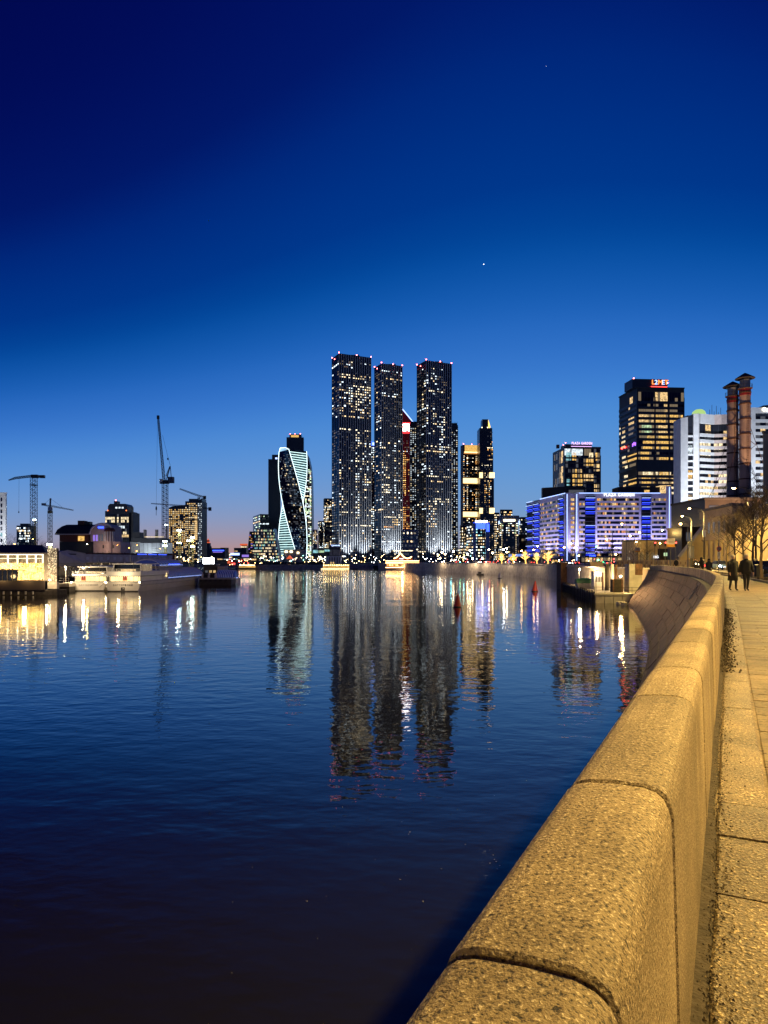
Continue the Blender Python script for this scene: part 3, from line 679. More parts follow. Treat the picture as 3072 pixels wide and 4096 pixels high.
# ---------------------------------------------------------------- people
def person(label, loc, rz, h=1.78, step=.0, arms=.03, coat='long', cloth='black_cloth', hood=False, hair='hair_grey', hold=None, group=None):
    t = thing('person', label, 'person', loc, rz, group); k = h/1.78; V = []; E_ = []; Rr = []
    def v(x, y, z, r, par=None, ry=None):
        V.append((x*k, y*k, z*k)); Rr.append((r*k, (ry or r)*k))
        if par is not None: E_.append((par, len(V)-1))
        return len(V)-1
    pe = v(0, 0, .96, .155, None, .11); sp = v(0, 0, 1.16, .145, pe, .105); ch = v(0, 0, 1.36, .165, sp, .115); nb = v(0, .0, 1.49, .075, ch); nk = v(0, -.01, 1.54, .058, nb)
    h1 = v(0, -.02, 1.615, .078, nk, .088); h2 = v(0, -.015, 1.70, .080, h1, .09); v(0, -.01, 1.765, .05, h2, .06)
    v(0, -.115, 1.64, .014, h1)
    for s in (-1, 1):
        st = step*s
        sh = v(.185*s, 0, 1.44, .075, ch); 
        if hold: el_ = v(.24*s, -.03, 1.19, .055, sh); wr = v(.13*s, -.28, 1.18, .04, el_); v(.09*s, -.36, 1.2, .034, wr)
        else: el_ = v(.255*s, .02+st*.35, 1.17, .055, sh); wr = v(.265*s, -.05+st*.7, .92, .04, el_); v(.262*s, -.07+st*.75, .84, .033, wr, .02)
        hp = v(.095*s, 0, .90, .105, pe); kn = v(.10*s, -.03-st*.6, .50, .07, hp); an = v(.10*s, .02-st, .09, .048, kn); v(.115*s, -.13-st, .045, .045, an)
    me = bpy.data.meshes.new('body'); me.from_pydata(V, E_, []); ob = bpy.data.objects.new('body_tmp', me); COL.objects.link(ob)
    ob.modifiers.new('skin', 'SKIN'); me = ob.data
    if not me.skin_vertices: pass
    for i, sv in enumerate(me.skin_vertices[0].data): sv.radius = Rr[i]; sv.use_root = (i == 0)
    ob.modifiers.new('sub', 'SUBSURF').levels = 1
    dg = bpy.context.evaluated_depsgraph_get(); ev = ob.evaluated_get(dg); bm_ = bpy.data.meshes.new_from_object(ev)
    bpy.data.objects.remove(ob)
    # five fingers on each hand
    if not hold:
        b2 = bmesh.new(); b2.from_mesh(bm_)
        for s in (-1, 1):
            for f, (dy, L) in enumerate(((-.03, .075), (-.01, .085), (.012, .08), (.032, .06), (-.05, .045))):
                st = step*s; c = Vector((.262*s*k, (-.07+st*.75+dy)*k, (.85 if f < 4 else .88)*k)); e = c+Vector((-.012*s, -.012, -L if f < 4 else -L*.7))*k
                cs = [[b2.verts.new(p+Vector((cos(a)*r_, sin(a)*r_, 0))) for a in (0, 1.57, 3.14, 4.71)] for p, r_ in ((c, .010*k), (e, .007*k))]
                for q in range(4): b2.faces.new((cs[0][q], cs[0][(q+1) % 4], cs[1][(q+1) % 4], cs[1][q]))
                b2.faces.new(cs[1][::-1])
        b2.to_mesh(bm_); b2.free()
    bm_.name = 'body'; bm_.materials.clear()
    for q in ('skin', cloth, 'dark_steel'): bm_.materials.append(M[q])
    for p in bm_.polygons:
        z = p.center.z/k; ax = abs(p.center.x)/k
        p.material_index = 0 if z > 1.53 or (not hold and ax > .2 and z < .915) or (hold and p.center.y/k < -.27) else (2 if z < .10 else 1); p.use_smooth = True
    put('body', bm_, t)
    if hood:
        m = MB(); m.lathe([(a*k, z*k) for a, z in ((.17, 1.42), (.15, 1.5), (.135, 1.6), (.14, 1.70), (.115, 1.79), (.04, 1.84), (.005, 1.85))], 12); o = m.build('hood', M[cloth], t, True, loc=(0, .035*k, 0))
    else:
        m = MB(); m.lathe([(a*k, z*k) for a, z in ((.098, 1.66), (.104, 1.70), (.094, 1.755), (.06, 1.79), (.005, 1.80))], 12); m.build('hair', M[hair], t, True, loc=(0, .012*k, 0))
        for s in (-1, 1):
            m = MB(); m.ball((.032*s*k, -.108*k, 1.665*k), .012*k, 6, 4); m.build('eye', M['hair_brown'], t)
    def shell(name, prof, mm, n=16):
        m = MB(); vs = []; fs = []
        for (rx, ry, z, oy) in prof:
            for q in range(n): a = 2*pi*q/n; vs.append((rx*cos(a)*k, (ry*sin(a)+oy)*k, z*k))
        for i in range(len(prof)-1):
            for q in range(n): fs.append((i*n+q, (i+1)*n+q, (i+1)*n+(q+1) % n, i*n+(q+1) % n))
        m.add(vs, fs); m.build(name, M[mm], t, True)
    sh = [(.10, .09, 1.53, 0), (.20, .125, 1.475, 0), (.235, .15, 1.38, 0), (.215, .15, 1.15, 0)]
    if coat == 'long': shell('coat', sh + [(.215, .155, 1.0, 0), (.235, .17, .8, .0), (.255, .20, .52, .01), (.24, .19, .51, .01)], cloth)
    elif coat == 'short': shell('jacket', sh + [(.225, .16, 1.0, 0), (.235, .17, .84, 0), (.22, .16, .83, 0)], cloth)
    for s in (-1, 1):   # sleeves
        if not hold:
            st = step*s; m = MB(); m.tube([Vector(p)*k for p in ((.19*s, 0, 1.45), (.262*s, .02+st*.35, 1.17), (.272*s, -.04+st*.66, .93))], [.085*k, .068*k, .055*k], 8); m.build('sleeve', M[cloth], t, True)
        else:
            m = MB(); m.tube([Vector(p)*k for p in ((.19*s, 0, 1.45), (.25*s, -.03, 1.19), (.14*s, -.26, 1.18))], [.085*k, .068*k, .05*k], 8); m.build('sleeve', M[cloth], t, True)
    m = MB(); m.lathe([(.085*k, 1.50*k), (.098*k, 1.54*k), (.092*k, 1.575*k), (.07*k, 1.57*k)], 10); m.build('collar', M[cloth], t, True)
    return t
person('bareheaded man in a knee-length dark coat walking along the promenade', (PX(2932, 33.7), 33.7, GZ), R(8), 1.76, .10, coat='long', hair='hair_grey')
person('older man with grey hair in a short black jacket walking on the right', (PX(2985, 33.4), 33.4, GZ), R(-6), 1.79, -.11, coat='short')
person('hooded person in a black parka standing beside the parapet bend', (PX(2807, 67), 67, GZ), R(20), 1.78, .05, coat='short', hood=True)
person('shorter hooded person in a dark long coat, right of the black parka', (PX(2836, 61), 61, GZ), R(-20), 1.62, -.05, coat='long', hood=True, cloth='navy_cloth')
person('bareheaded person holding a small candle lantern behind the parapet', (PX(2781, 76), 76, GZ), R(10), 1.74, 0, coat='short', hair='hair_brown', hold=True)
person('partly hidden person with a lantern between two dark figures', (PX(2794, 78), 78, GZ), R(-10), 1.58, 0, coat='short', hair='hair_brown', hold=True)
person('lone dark jacketed person leaning at the far bend of the parapet', (PX(2705, 99), 99, GZ), R(170), 1.80, 0, coat='short', hair='hair_brown', cloth='navy_cloth')
for px, Y, dz, bl, lb in ((2781.5, 75.5, 1.17, 'led_cream', 'small candle lantern held by the bareheaded person'), (2794, 77.5, 1.1, 'led_cream', 'small candle lantern held by the half hidden person'), (2818, 64.2, 1.05, 'led_red', 'small red lantern between the two hooded people')):
    t = thing('lantern', lb, 'lantern', (PX(px, Y), Y-.1, GZ+dz-.1), 0); m = MB(); m.lathe([(.05, 0), (.06, .02), (.06, .16), (.02, .2)], 8); m.build('glass', M[bl], t); m = MB(); m.lathe([(.065, .16), (.04, .22), (.01, .24)], 8); m.build('lid', M['dark_steel'], t)

# ---------------------------------------------------------------- cars
def car(label, loc, rz, paint, lights='front', group='cars on the embankment roads', s=1.0):
    t = thing('parked_car' if lights == 'off' else 'car', label, 'car', loc, rz, group); t.scale = (s, s, s)
    # local: nose towards -y
    prof = [(-2.2, .35), (-2.25, .62), (-2.1, .78), (-1.25, .95), (1.55, 1.0), (2.15, .92), (2.25, .6), (2.2, .32)]
    m = MB(); vs = []
    for x in (-.86, .86):
        for (y, z) in prof: vs.append((x*(1 if z < .9 else .96), y, z))
    n = len(prof); m.add(vs, [tuple(range(n)), tuple(range(n, 2*n))[::-1]] + [(i, n+i, n+(i+1) % n, (i+1) % n) for i in range(n)]); m.build('body', M[paint], t)
    m = MB(); cab = [(-1.2, .95), (-.45, 1.42), (.95, 1.45), (1.75, 1.0)]; vs = []
    for x0 in (-1, 1):
        for (y, z) in cab: vs.append((x0*(.82 if z < 1.2 else .64), y, z))
    m.add(vs, [(0,1,2,3), (7,6,5,4), (0,4,5,1), (1,5,6,2), (2,6,7,3), (3,7,4,0)]); m.build('cabin_glass', M['dark_glass'], t)
    m = MB(); m.box(-.63, .63, -.43, .93, 1.44, 1.48); m.build('roof', M[paint], t)
    for x in (-.78, .78):
        for y in (-1.4, 1.35):
            m = MB(); m.lathe([(.2, -.1), (.32, -.1), (.33, 0), (.32, .1), (.2, .1)], 12); w_ = m.build('wheel', M['dark_steel'], t, loc=(x, y, .33)); w_.rotation_euler = (0, R(90), 0)
            m = MB(); m.lathe([(.02, -.11), (.19, -.105), (.19, .105), (.02, .11)], 8); m.build('rim', M['fin_silver'], w_)
        m = MB(); m.box(x-.22 if x > 0 else x-.05, x+.05 if x > 0 else x+.22, -2.29, -2.2, .58, .74); m.build('headlight', M['bulb_white'] if lights == 'front' else M['white_panel'], t)
        m = MB(); m.box(x-.2 if x > 0 else x-.05, x+.05 if x > 0 else x+.2, 2.2, 2.29, .62, .8); m.build('tail_light', M['bulb_red'] if lights == 'rear' else M['red_paint'], t)
    m = MB(); m.box(-.26, .26, -2.3, -2.22, .42, .53); m.build('number_plate', M['white_panel'], t)
    return t
mat('car_blue', (.09, .13, .17), .25, .3); mat('car_black', (.015, .015, .018), .2); mat('car_white', (.7, .7, .7), .3); mat('car_red', (.35, .02, .02), .3)
cA = car('grey blue car with dazzling white headlights coming along the road', (PX(2880, 110), 110, GZ), R(-8), 'car_blue')
lamp_or_fill_light(cA, (0, -3.0, .7), 60, (.75, .85, 1), .1)
car('dark car half cut off by the right edge behind the nearest tree', (PX(3068, 60), 60, GZ), R(20), 'car_black', 'front')
cB = car('red tail-lit car driving away beyond the parapet bend', (PX(2641, 150), 150, GZ+.35), R(5), 'car_red', 'rear')

# ---------------------------------------------------------------- signs and low barrier near the bend
def flat_text(body, size, m, parent, loc, rot, ext=.02, align='CENTER', name='lettering', sx=1.0):
    cu = bpy.data.curves.new(name, 'FONT'); cu.body = body; cu.size = size; cu.extrude = ext; cu.align_x = align; cu.align_y = 'CENTER'; cu.resolution_u = 2; cu.space_character = 1.22 if len(body) > 9 else 1.0
    ob = bpy.data.objects.new('t', cu); COL.objects.link(ob); dg = bpy.context.evaluated_depsgraph_get()
    me = bpy.data.meshes.new_from_object(ob.evaluated_get(dg)); bpy.data.objects.remove(ob)
    me.name = name; me.materials.clear(); me.materials.append(M[m])
    return put(name, me, parent, loc, rot, (sx, 1, 1))
FR = (R(90), 0, 0)
def board(label, px, py0, py1, wpx, Y, post=True, z0=GZ, orange=True, name='road_sign'):
    t = thing(name, label, 'road sign', (PX(px, Y), Y, z0)); w_ = wpx*Y/F/2; a, b = PZ(py1, Y)-z0, PZ(py0, Y)-z0; c = a+(b-a)*.32
    m = MB(); m.box(-w_, w_, 0, .1, c if orange else a, b); m.build('plate', M['sign_plate'], t)
    if orange: m = MB(); m.box(-w_*1.02, w_*1.02, -.01, .1, a, c-.02); m.build('lower_plate', M['sign_orange'], t)
    for k in range(3): m = MB(); z = c+(b-c)*(.25+.25*k); m.box(-w_*.6, w_*.7, -.015, -.002, z-.05, z+.05); m.build('text_line', M['steel'], t)
    if post: m = MB(); m.tube([(0, .16, 0), (0, .16, b)], .07, 6); m.build('post', M['steel'], t)
    return t
board('pale road sign with an orange lower plate before the niche building', 2684, 2154, 2188, 33, 135)
board('smaller pink and orange road sign on a post left of the niche building', 2551, 2190, 2208, 20, 190)
for i, (px, py, Y, lb) in enumerate(((2620, 2171, 135, 'red light standing alone on the road beside the big sign'), (2662, 2171, 134.8, 'red light just left of the big road sign'), (2703, 2171, 134.8, 'red light just right of the big road sign'))):
    t = thing('traffic_light', lb, 'traffic light', (PX(px, Y), Y, GZ)); z = PZ(py, Y)-GZ; m = MB(); m.tube([(0, .1, 0), (0, .1, z+.4)], .06, 6); m.build('post', M['steel'], t)
    m = MB(); m.box(-.16, .16, -.1, .1, z-.7, z+.25); m.build('housing', M['dark_steel'], t); m = MB(); m.ball((0, -.12, z), .13, 8, 5); m.build('red_lamp', M['bulb_red'], t)
t = thing('no_stopping_sign', 'round no stopping sign with a small plate below on a thin post', 'road sign', (PX(2876, 92), 92, GZ)); z = PZ(2195, 92)-GZ
m = MB(); m.tube([(0, .06, 0), (0, .06, 6.6)], .045, 6); m.build('post', M['steel'], t)
m = MB(); m.lathe([(.02, 0), (.34, 0), (.34, .04), (.02, .04)], 16); o = m.build('disc', M['red_paint'], t, loc=(0, 0, z)); o.rotation_euler = FR
m = MB(); m.lathe([(.02, 0), (.24, 0), (.24, .02), (.02, .02)], 16); o = m.build('blue_disc', M['car_blue'], t, loc=(0, -.03, z)); o.rotation_euler = FR
m = MB(); m.bar((-.2, -.06, z-.2), (.2, -.06, z+.2), .07, .02); m.build('slash', M['red_paint'], t)
boxes(t, 'plate', 'white_panel', [(-.2, .2, -.03, .01, z-1.0, z-.45), (-.16, .16, -.03, .01, z-1.35, z-1.05)])
for k in range(3): m = MB(); m.box(-.1, .1, -.045, -.032, z-.9+.14*k, z-.84+.14*k); m.build('symbol', M['steel'], t)
# patterned concrete barrier along the road
bar_ = thing('road_barrier', 'long low patterned concrete barrier wall along the far road', 'barrier')
mat('barrier_dark', (.22, .15, .08), .9); x = 2468; k = 0
while x < 2775:
    Y = 168-(x-2468)*.12; m = MB(); a = PX(x, Y); b = PX(x+9.5, Y); z0, z1 = PZ(2264, Y), PZ(2240, Y); m.box(a, b-.03, Y, Y+.6, GZ-.05, max(GZ+.6, z1)); o = m.build('barrier_block', M['yellow_plaster' if k % 2 else 'barrier_dark'] if 0 else M['yellow_plaster'], bar_)
    for r_ in range(2):
        for c_ in range(2):
            if (r_+c_+k) % 2: m = MB(); zz = GZ+.12+r_*.62; m.box(a+.03+c_*(b-a)/2, a-.03+(c_+1)*(b-a)/2, Y-.07, Y-.002, zz, zz+.55); m.build('relief_block', M['barrier_dark'], bar_)
    x += 9.7; k += 1

# ---------------------------------------------------------------- power station, stair walls, chimneys
ps = thing('power_station', 'yellow plastered power station hall with pilasters and small upper windows', 'building')
Pc = (PX(2935, 125), 125.); Pl = (PX(2806, 142), 142.); Pr = (Pc[0]+16, 131.)
d = Vector((Pc[0]-Pl[0], Pc[1]-Pl[1])); Lf = d.length; d /= Lf; zt = PZ(2012, 125)
def fp(u, o=0): return (Pl[0]+d.x*u + d.y*o*1.0, Pl[1]+d.y*u - d.x*o*1.0)   # o>0 towards viewer-left of facade
nrm = Vector((d.y, -d.x));  sgn = 1 if nrm.dot(Vector((-1, -.3))) > 0 else -1
def fq(u, o=0): return (Pl[0]+d.x*u + nrm.x*sgn*o, Pl[1]+d.y*u + nrm.y*sgn*o)
def fbox(par, name, m, u0, u1, o0, o1, z0, z1): c = MB(); c.prism([fq(u0, o1), fq(u1, o1), fq(u1, o0), fq(u0, o0)], z0, z1); return c.build(name, M[m], par)
c = MB(); c.prism([Pl, Pc, Pr, (Pr[0]+3, Pr[1]+22), (Pl[0]+16, Pl[1]+16)], GZ-.3, zt-.5); c.build('wall', M['yellow_plaster'], ps)
c = MB(); c.prism([fq(-.5, .6), fq(Lf+.6, .6), (Pr[0]+.5, Pr[1]-.6), (Pr[0]+3.5, Pr[1]+22), (Pl[0]+16, Pl[1]+16.5)], zt-.5, zt); c.build('roof_cornice', M['kerb_stone'], ps)
fbox(ps, 'band_cornice', 'yellow_plaster', -.2, Lf+.2, 0, .35, zt-.5-1.5, zt-.52)
nw = 6; mid = GZ + (zt-GZ)*.46
for i in range(nw):
    u = Lf*(i+.62)/(nw+.3)
    w_ = fbox(ps, 'window', 'dim_pane', u-.5, u+.5, 0, .03, zt-5.0, zt-2.9); fbox(w_, 'frame', 'kerb_stone', u-.62, u+.62, .0, .08, zt-5.2, zt-5.02)
    w_ = fbox(ps, 'window', 'dark_glass', u-.5, u+.5, 0, .03, mid-3.0, mid-.6); fbox(w_, 'frame', 'kerb_stone', u-.62, u+.62, .0, .08, mid-3.2, mid-3.02)
    fbox(ps, 'pilaster', 'yellow_plaster', u+.95, u+2.0, .002, .45, GZ-.2, mid-.02)
fbox(ps, 'string_course', 'yellow_plaster', -.1, Lf+.1, .003, .5, mid, mid+.35)
def wall_poly(label, pts, th, m, cat='wall', cop=True, name='stair_wall'):
    """upright wall given by foot line points (x,y,ztop)"""
    t = thing(name, label, cat); (x0, y0, z0), (x1, y1, z1) = pts; L = hypot(x1-x0, y1-y0); nx, ny = -(y1-y0)/L*th, (x1-x0)/L*th
    c = MB(); c.add([(x0, y0, GZ-.3), (x1, y1, GZ-.3), (x1, y1, z1), (x0, y0, z0), (x0+nx, y0+ny, GZ-.3), (x1+nx, y1+ny, GZ-.3), (x1+nx, y1+ny, z1), (x0+nx, y0+ny, z0)], [(0,1,2,3), (7,6,5,4), (3,2,6,7), (0,4,5,1), (1,5,6,2), (0,3,7,4)])
    c.build('wall_face', M[m], t)
    if cop: c = MB(); c.bar((x0+nx/2, y0+ny/2, z0+.1), (x1+nx/2, y1+ny/2, z1+.1), th+.5, .3); c.build('coping', M['pale_concrete'], t)
    return t
w1 = wall_poly('tall blank ochre wall with a rising sloped coping behind the street trees', ((PX(2936, 116), 116, PZ(2126, 116)), (PX(3040, 109), 109, PZ(2022, 109))), .6, 'yellow_plaster')
wall_poly('tall blank ochre wall continuing to the right edge of the view', ((PX(3040, 109)+.05, 109, PZ(2022, 109)), (PX(3200, 98), 98, PZ(1986, 98))), .6, 'yellow_plaster')
wall_poly('ochre wall with a sloped coping descending to the road, left of the hall', ((PX(2722, 140), 140, PZ(2228, 140)), (PX(2822, 141), 141, PZ(2101, 141))), .6, 'yellow_plaster')
t = thing('hall_annex', 'ochre tall plain block at the right edge above the blank wall', 'building', (PX(3052, 125), 125, GZ)); m = MB(); m.prism([(0, 0), (20, 0), (26, 10), (5.9, 10)], 0, PZ(1735, 125)-GZ); m.build('wall', M['yellow_plaster'], t); m = MB(); m.box(-.2, 20.3, -.3, .0, PZ(1735, 125)-GZ, PZ(1735, 125)-GZ+.5); m.build('cornice', M['kerb_stone'], t)
t = thing('boiler_house', 'dark flat roofed boiler house carrying the two chimneys', 'building', (PX(2820, 172), 172, GZ)); zb = PZ(1998, 172)-GZ
m = MB(); m.box(0, 24, 0, 20, 0, zb); m.build('wall', M['facade_brown'], t); m = MB(); m.box(-.3, 24.3, -.3, 20, zb, zb+.5); m.build('roof_edge', M['roof_dark'], t)
for k in range(5): m = MB(); m.box(1+k*4.3, 3.4+k*4.3, -.06, .02, zb-4, zb-1.5); m.build('window', M['dim_pane'], t)
t = thing('dark_annex', 'low dark house behind the sloping wall beneath the white tower', 'building', (PX(2727, 158), 158, GZ)); zb = PZ(2112, 158)-GZ
m = MB(); m.box(0, 6.3, 0, 8, 0, zb); m.build('wall', M['facade_brown'], t); m = MB(); m.box(-.2, 6.5, -.2, 8.2, zb, zb+.3); m.build('roof', M['roof_dark'], t)
for k in range(2): m = MB(); m.box(1+k*2.6, 2.4+k*2.6, -.05, .02, zb-3, zb-1); m.build('window', M['dim_pane'], t)
mat('chimney_skin', (.44, .33, .26), .7, var=.2, vs=.25)
def chimney(label, px, wpx, yhat, ybody, Y, zb):
    t = thing('chimney', label, 'chimney', (PX(px, Y), Y, zb), 0, 'twin power station chimneys'); r_ = wpx*Y/F/2; H = PZ(ybody, Y)-zb; n = 8
    for k in range(n): m = MB(); a, b = H*.93*k/n, H*.93*(k+1)/n; m.lathe([(r_*(1.06-.08*k/n), a+.03), (r_*(1.06-.08*(k+1)/n), b-.03)], 20); m.build('shaft_section', M['chimney_skin'], t, False)
    for k in range(n): m = MB(); m.lathe([(r_*1.1, -.18), (r_*1.1, .18)], 20); m.build('ring', M['rust'], t, loc=(0, 0, H*.93*(k+1)/n if k < n-1 else H*.9))
    m = MB(); m.lathe([(r_*.985, H*.88), (r_*.985, H*.925)], 20); m.lathe([(r_*1.04, H*.878), (r_*1.04, H*.925)], 20); m.build('red_band', M['red_paint'], t)
    m = MB(); m.lathe([(r_*1.3, H*.93), (r_*1.3, H*.93+.15), (r_*.9, H*.93+.15)], 20); m.build('gallery_deck', M['rust'], t)
    m = MB()
    for k in range(14): a = 2*pi*k/14; m.bar((r_*1.27*cos(a), r_*1.27*sin(a), H*.93), (r_*1.27*cos(a), r_*1.27*sin(a), H*.93+1.1), .05)
    for k in range(14): a = 2*pi*k/14; b = 2*pi*(k+1)/14; m.bar((r_*1.27*cos(a), r_*1.27*sin(a), H*.93+1.1), (r_*1.27*cos(b), r_*1.27*sin(b), H*.93+1.1), .05)
    m.build('gallery_rail', M['steel'], t)
    m = MB(); m.lathe([(r_*.92, H*.93+.15), (r_*.92, H)], 16); m.build('crown', M['pale_concrete'], t)
    for k in range(4): a = pi/4+pi/2*k; m = MB(); m.bar((r_*.85*cos(a), r_*.85*sin(a), H), (r_*.85*cos(a), r_*.85*sin(a), H+.35), .12); m.build('hat_strut', M['dark_steel'], t)
    hh = PZ(yhat, Y)-zb; m = MB(); m.lathe([(r_*1.75, H+.3), (r_*1.75, H+.42), (r_*.6, hh-.45), (.03, hh)], 20); m.build('hat', M['roof_dark'], t)
    for k in range(6):
        a = 2*pi*k/6+.3; m = MB(); zz = H*(.62 if k % 2 else .38); m.bar((r_*cos(a), r_*sin(a), zz), (r_*cos(a)+6.5*cos(a), r_*sin(a)+6.5*sin(a), .2), .09); m.build('guy_wire', M['rust'], t)
    m = MB()
    for k in range(int(H*.9/.6)): m.bar((-.25, -r_-.12, k*.6), (.25, -r_-.12, k*.6), .04)
    m.bar((-.25, -r_-.12, 0), (-.25, -r_-.12, H*.9), .05); m.bar((.25, -r_-.12, 0), (.25, -r_-.12, H*.9), .05); m.build('ladder', M['rust'], t)
    for k in range(5): m = MB(); s_ = 1 if k % 2 else -1; m.bar((-s_*1.9*r_, -.4, H*.12*k+.5), (s_*1.9*r_, -.4, H*.12*(k+1)+.5), .1); m.build('brace', M['rust'], t)
zb = PZ(1998, 172)
chimney('left chimney of the pair, shorter, with a red band and conical hat', 2931, 42, 1525, 1553, 181, zb-2)
chimney('right chimney of the pair, taller, with a red band and conical hat', 2980, 42, 1491, 1520, 178, zb-2)
# niche building with illuminated letters
t = thing('niche_building', 'low ochre building with arched niches, green lit window and small letters', 'building', (PX(2552, 205), 205, GZ)); zb = PZ(2163, 205)-GZ; Wd = PX(2737, 205)-PX(2552, 205)
m = MB(); m.box(0, Wd, 0, 14, 0, zb); m.build('wall', M['yellow_plaster'], t); m = MB(); m.box(-.2, Wd+.2, -.25, 14, zb, zb+.4); m.build('cornice', M['kerb_stone'], t)
for k in range(4): m = MB(); x = .6+k*1.65; m.xz([(x, .5), (x+1.1, .5), (x+1.1, 3.4), (x+.85, 3.95), (x+.55, 4.1), (x+.25, 3.95), (x, 3.4)], -.06, .0); m.build('niche', M['pale_concrete'], t)
m = MB(); m.box(5.9, Wd-.3, -.1, .02, 0, 5.1); m.build('dark_recess', M['facade_brown'], t)
for k in range(3): m = MB(); m.box(7.7+k*.75, 8.4+k*.75, -.14, -.09, 2.9, 3.9); m.build('window', M['green'], t)
flat_text('IBG', 1.0, 'sign_white', t, (5.4, -.18, 2.6), FR)
m = MB(); m.box(9.0, 12.6, -3, -.4, 0, 2.6); m.build('porch', M['yellow_plaster'], t)
lamp_or_fill_light(thing('wall_lamp', 'lamp lighting the porch and ochre front of the niche building', 'lamp', (PX(2640, 195), 195, GZ+6.5)), (0, 0, 0), 6000)
bpy.data.objects['wall_lamp'].scale = (1, 1, 1); m = MB(); m.lathe([(.1, .1), (.25, 0), (.2, -.12)], 8); m.build('lamp_lens', M['bulb_sodium'], bpy.data.objects['wall_lamp'])
m = MB(); m.tube([(0, .2, -6.5), (0, .2, .2), (0, 0, .25)], .08, 6); m.build('pole', M['steel'], bpy.data.objects['wall_lamp'])
# lamps on the pier
for px, py, Y, lb, wt in ((2386, 2287, 123.5, 'warm lamp on the roof of the white pier cabin', 500), (2482, 2303, 118, 'bright work lamp between the piles and the concrete block', 800), (2318, 2276, 140, 'lamp washing the yellow quay wall behind the tarpaulin', 5500)):
    z = PZ(py, Y); t = thing('pier_lamp', lb, 'lamp', (PX(px, Y), Y, 1.56)); m = MB(); m.tube([(0, .25, 0), (0, .25, z-1.5), (0, 0, z-1.35)], .06, 6); m.build('post', M['steel'], t)
    m = MB(); m.lathe([(.05, .22), (.26, .1), (.28, 0), (.2, -.1)], 8); m.build('lamp_head', M['steel'], t, loc=(0, -.05, z-1.5)); m = MB(); m.ball((0, 0, 0), .2, 8, 5); m.build('bulb', M['bulb_warm'], t, loc=(0, -.08, z-1.62))
    lamp_or_fill_light(t, (0, -.45, z-1.75), wt, (1, .68, .34), .2)

t = [o for o in bpy.data.objects if o.get('label', '').startswith('bright work lamp')][0]
l = bpy.data.lights.new('work_beam', 'SPOT'); l.energy = 15000; l.color = (1, .5, .18); l.spot_size = R(62); l.spot_blend = .9; l.shadow_soft_size = .25
o = bpy.data.objects.new('work_beam', l); COL.objects.link(o); o.parent = t; o.location = (-.1, -.5, PZ(2303, 118)-1.6); o.rotation_euler = (Vector((29, 72, 2.0))-(t.location+o.location)).to_track_quat('-Z', 'Y').to_euler()

for px, Y in ((2912, 176), (3010, 172)):  # added floodlights that brighten the chimneys
    t = thing('added_roof_flood', 'added amber floodlight on the boiler house roof left of the chimneys' if px < 2950 else 'added amber floodlight on the boiler house roof right of the chimneys', 'floodlight', (PX(px, Y), Y-1.5, zb-.0+.5)); m = MB(); m.box(-.3, .3, -.2, .2, .8, 1.3); m.build('lamp_body', M['steel'], t); m = MB(); m.bar((0, 0, 0), (0, 0, .8), .12); m.build('post', M['steel'], t)
    l = bpy.data.lights.new('flood_beam', 'SPOT'); l.energy = 70000; l.color = (1, .58, .3); l.spot_size = R(140); l.spot_blend = .4; l.shadow_soft_size = .3
    o = bpy.data.objects.new('flood_beam', l); COL.objects.link(o); o.parent = t; o.location = (0, -6, 1.6); o.rotation_euler = (Vector((PX(2955, 180)-PX(px, Y), 11, 12))).to_track_quat('-Z', 'Y').to_euler()
# ---------------------------------------------------------------- facades
UNIT = {}
def pane_mesh(mk):
    if mk not in UNIT:
        m = bpy.data.meshes.new('window'); m.from_pydata([(0,-1,0),(1,-1,0),(1,0,0),(0,0,0),(0,-1,1),(1,-1,1),(1,0,1),(0,0,1)], [], [(0,3,2,1),(4,5,6,7),(0,1,5,4),(1,2,6,5),(2,3,7,6),(3,0,4,7)])
        m.materials.append(M[mk]); UNIT[mk] = m
    return UNIT[mk]
class Wins:
    """window panes of one building: the largest lit ones become parts of their own, the others one joined part"""
    def __init__(s, root, limit=280): s.root = root; s.lim = limit; s.L = []
    def add(s, face, u, z, w, h, mk, off=.0, th=.12): s.L.append((face, u, z, w, h, mk, off, th))
    def finish(s):
        dark = ('night_pane', 'dark_glass', 'dim_pane', 'dim_warm')
        s.L.sort(key=lambda e: (e[5] in dark, -e[3]*e[4])); many = {}
        for i, (f, u, z, w, h, mk, off, th) in enumerate(s.L):
            p = f.pt(u, off)
            if i < s.lim: put('window', pane_mesh(mk), s.root, (p[0], p[1], z), f.rz, (w, th, h))
            else: many.setdefault('x', []).append((f, u, z, w, h, mk, off, th))
        for v in many.values():
            m = MB(); mats = []; 
            for (f, u, z, w, h, mk, off, th) in v:
                if mk not in mats: mats.append(mk)
                a = f.pt(u, off); b = f.pt(u+w, off); c = f.pt(u+w, off+th); d = f.pt(u, off+th)
                m.prism([d, c, b, a], z, z+h, mats.index(mk))
            m.build('window_panes', [M[k] for k in mats], s.root)['kind'] = 'stuff'
class Face:
    def __init__(s, P, Q):
        s.P = Vector(P[:2]); s.d = Vector(Q[:2])-s.P; s.L = s.d.length; s.d /= s.L; s.n = Vector((s.d.y, -s.d.x)); s.rz = atan2(s.d.y, s.d.x)
    def pt(s, u, o=0): q = s.P + s.d*u + s.n*o; return (q.x, q.y)
    def box(s, par, name, mk, u0, u1, o0, o1, z0, z1, mb=None):
        m = mb or MB(); m.prism([s.pt(u0, o1), s.pt(u1, o1), s.pt(u1, o0), s.pt(u0, o0)], z0, z1)
        return None if mb else m.build(name, M[mk], par)
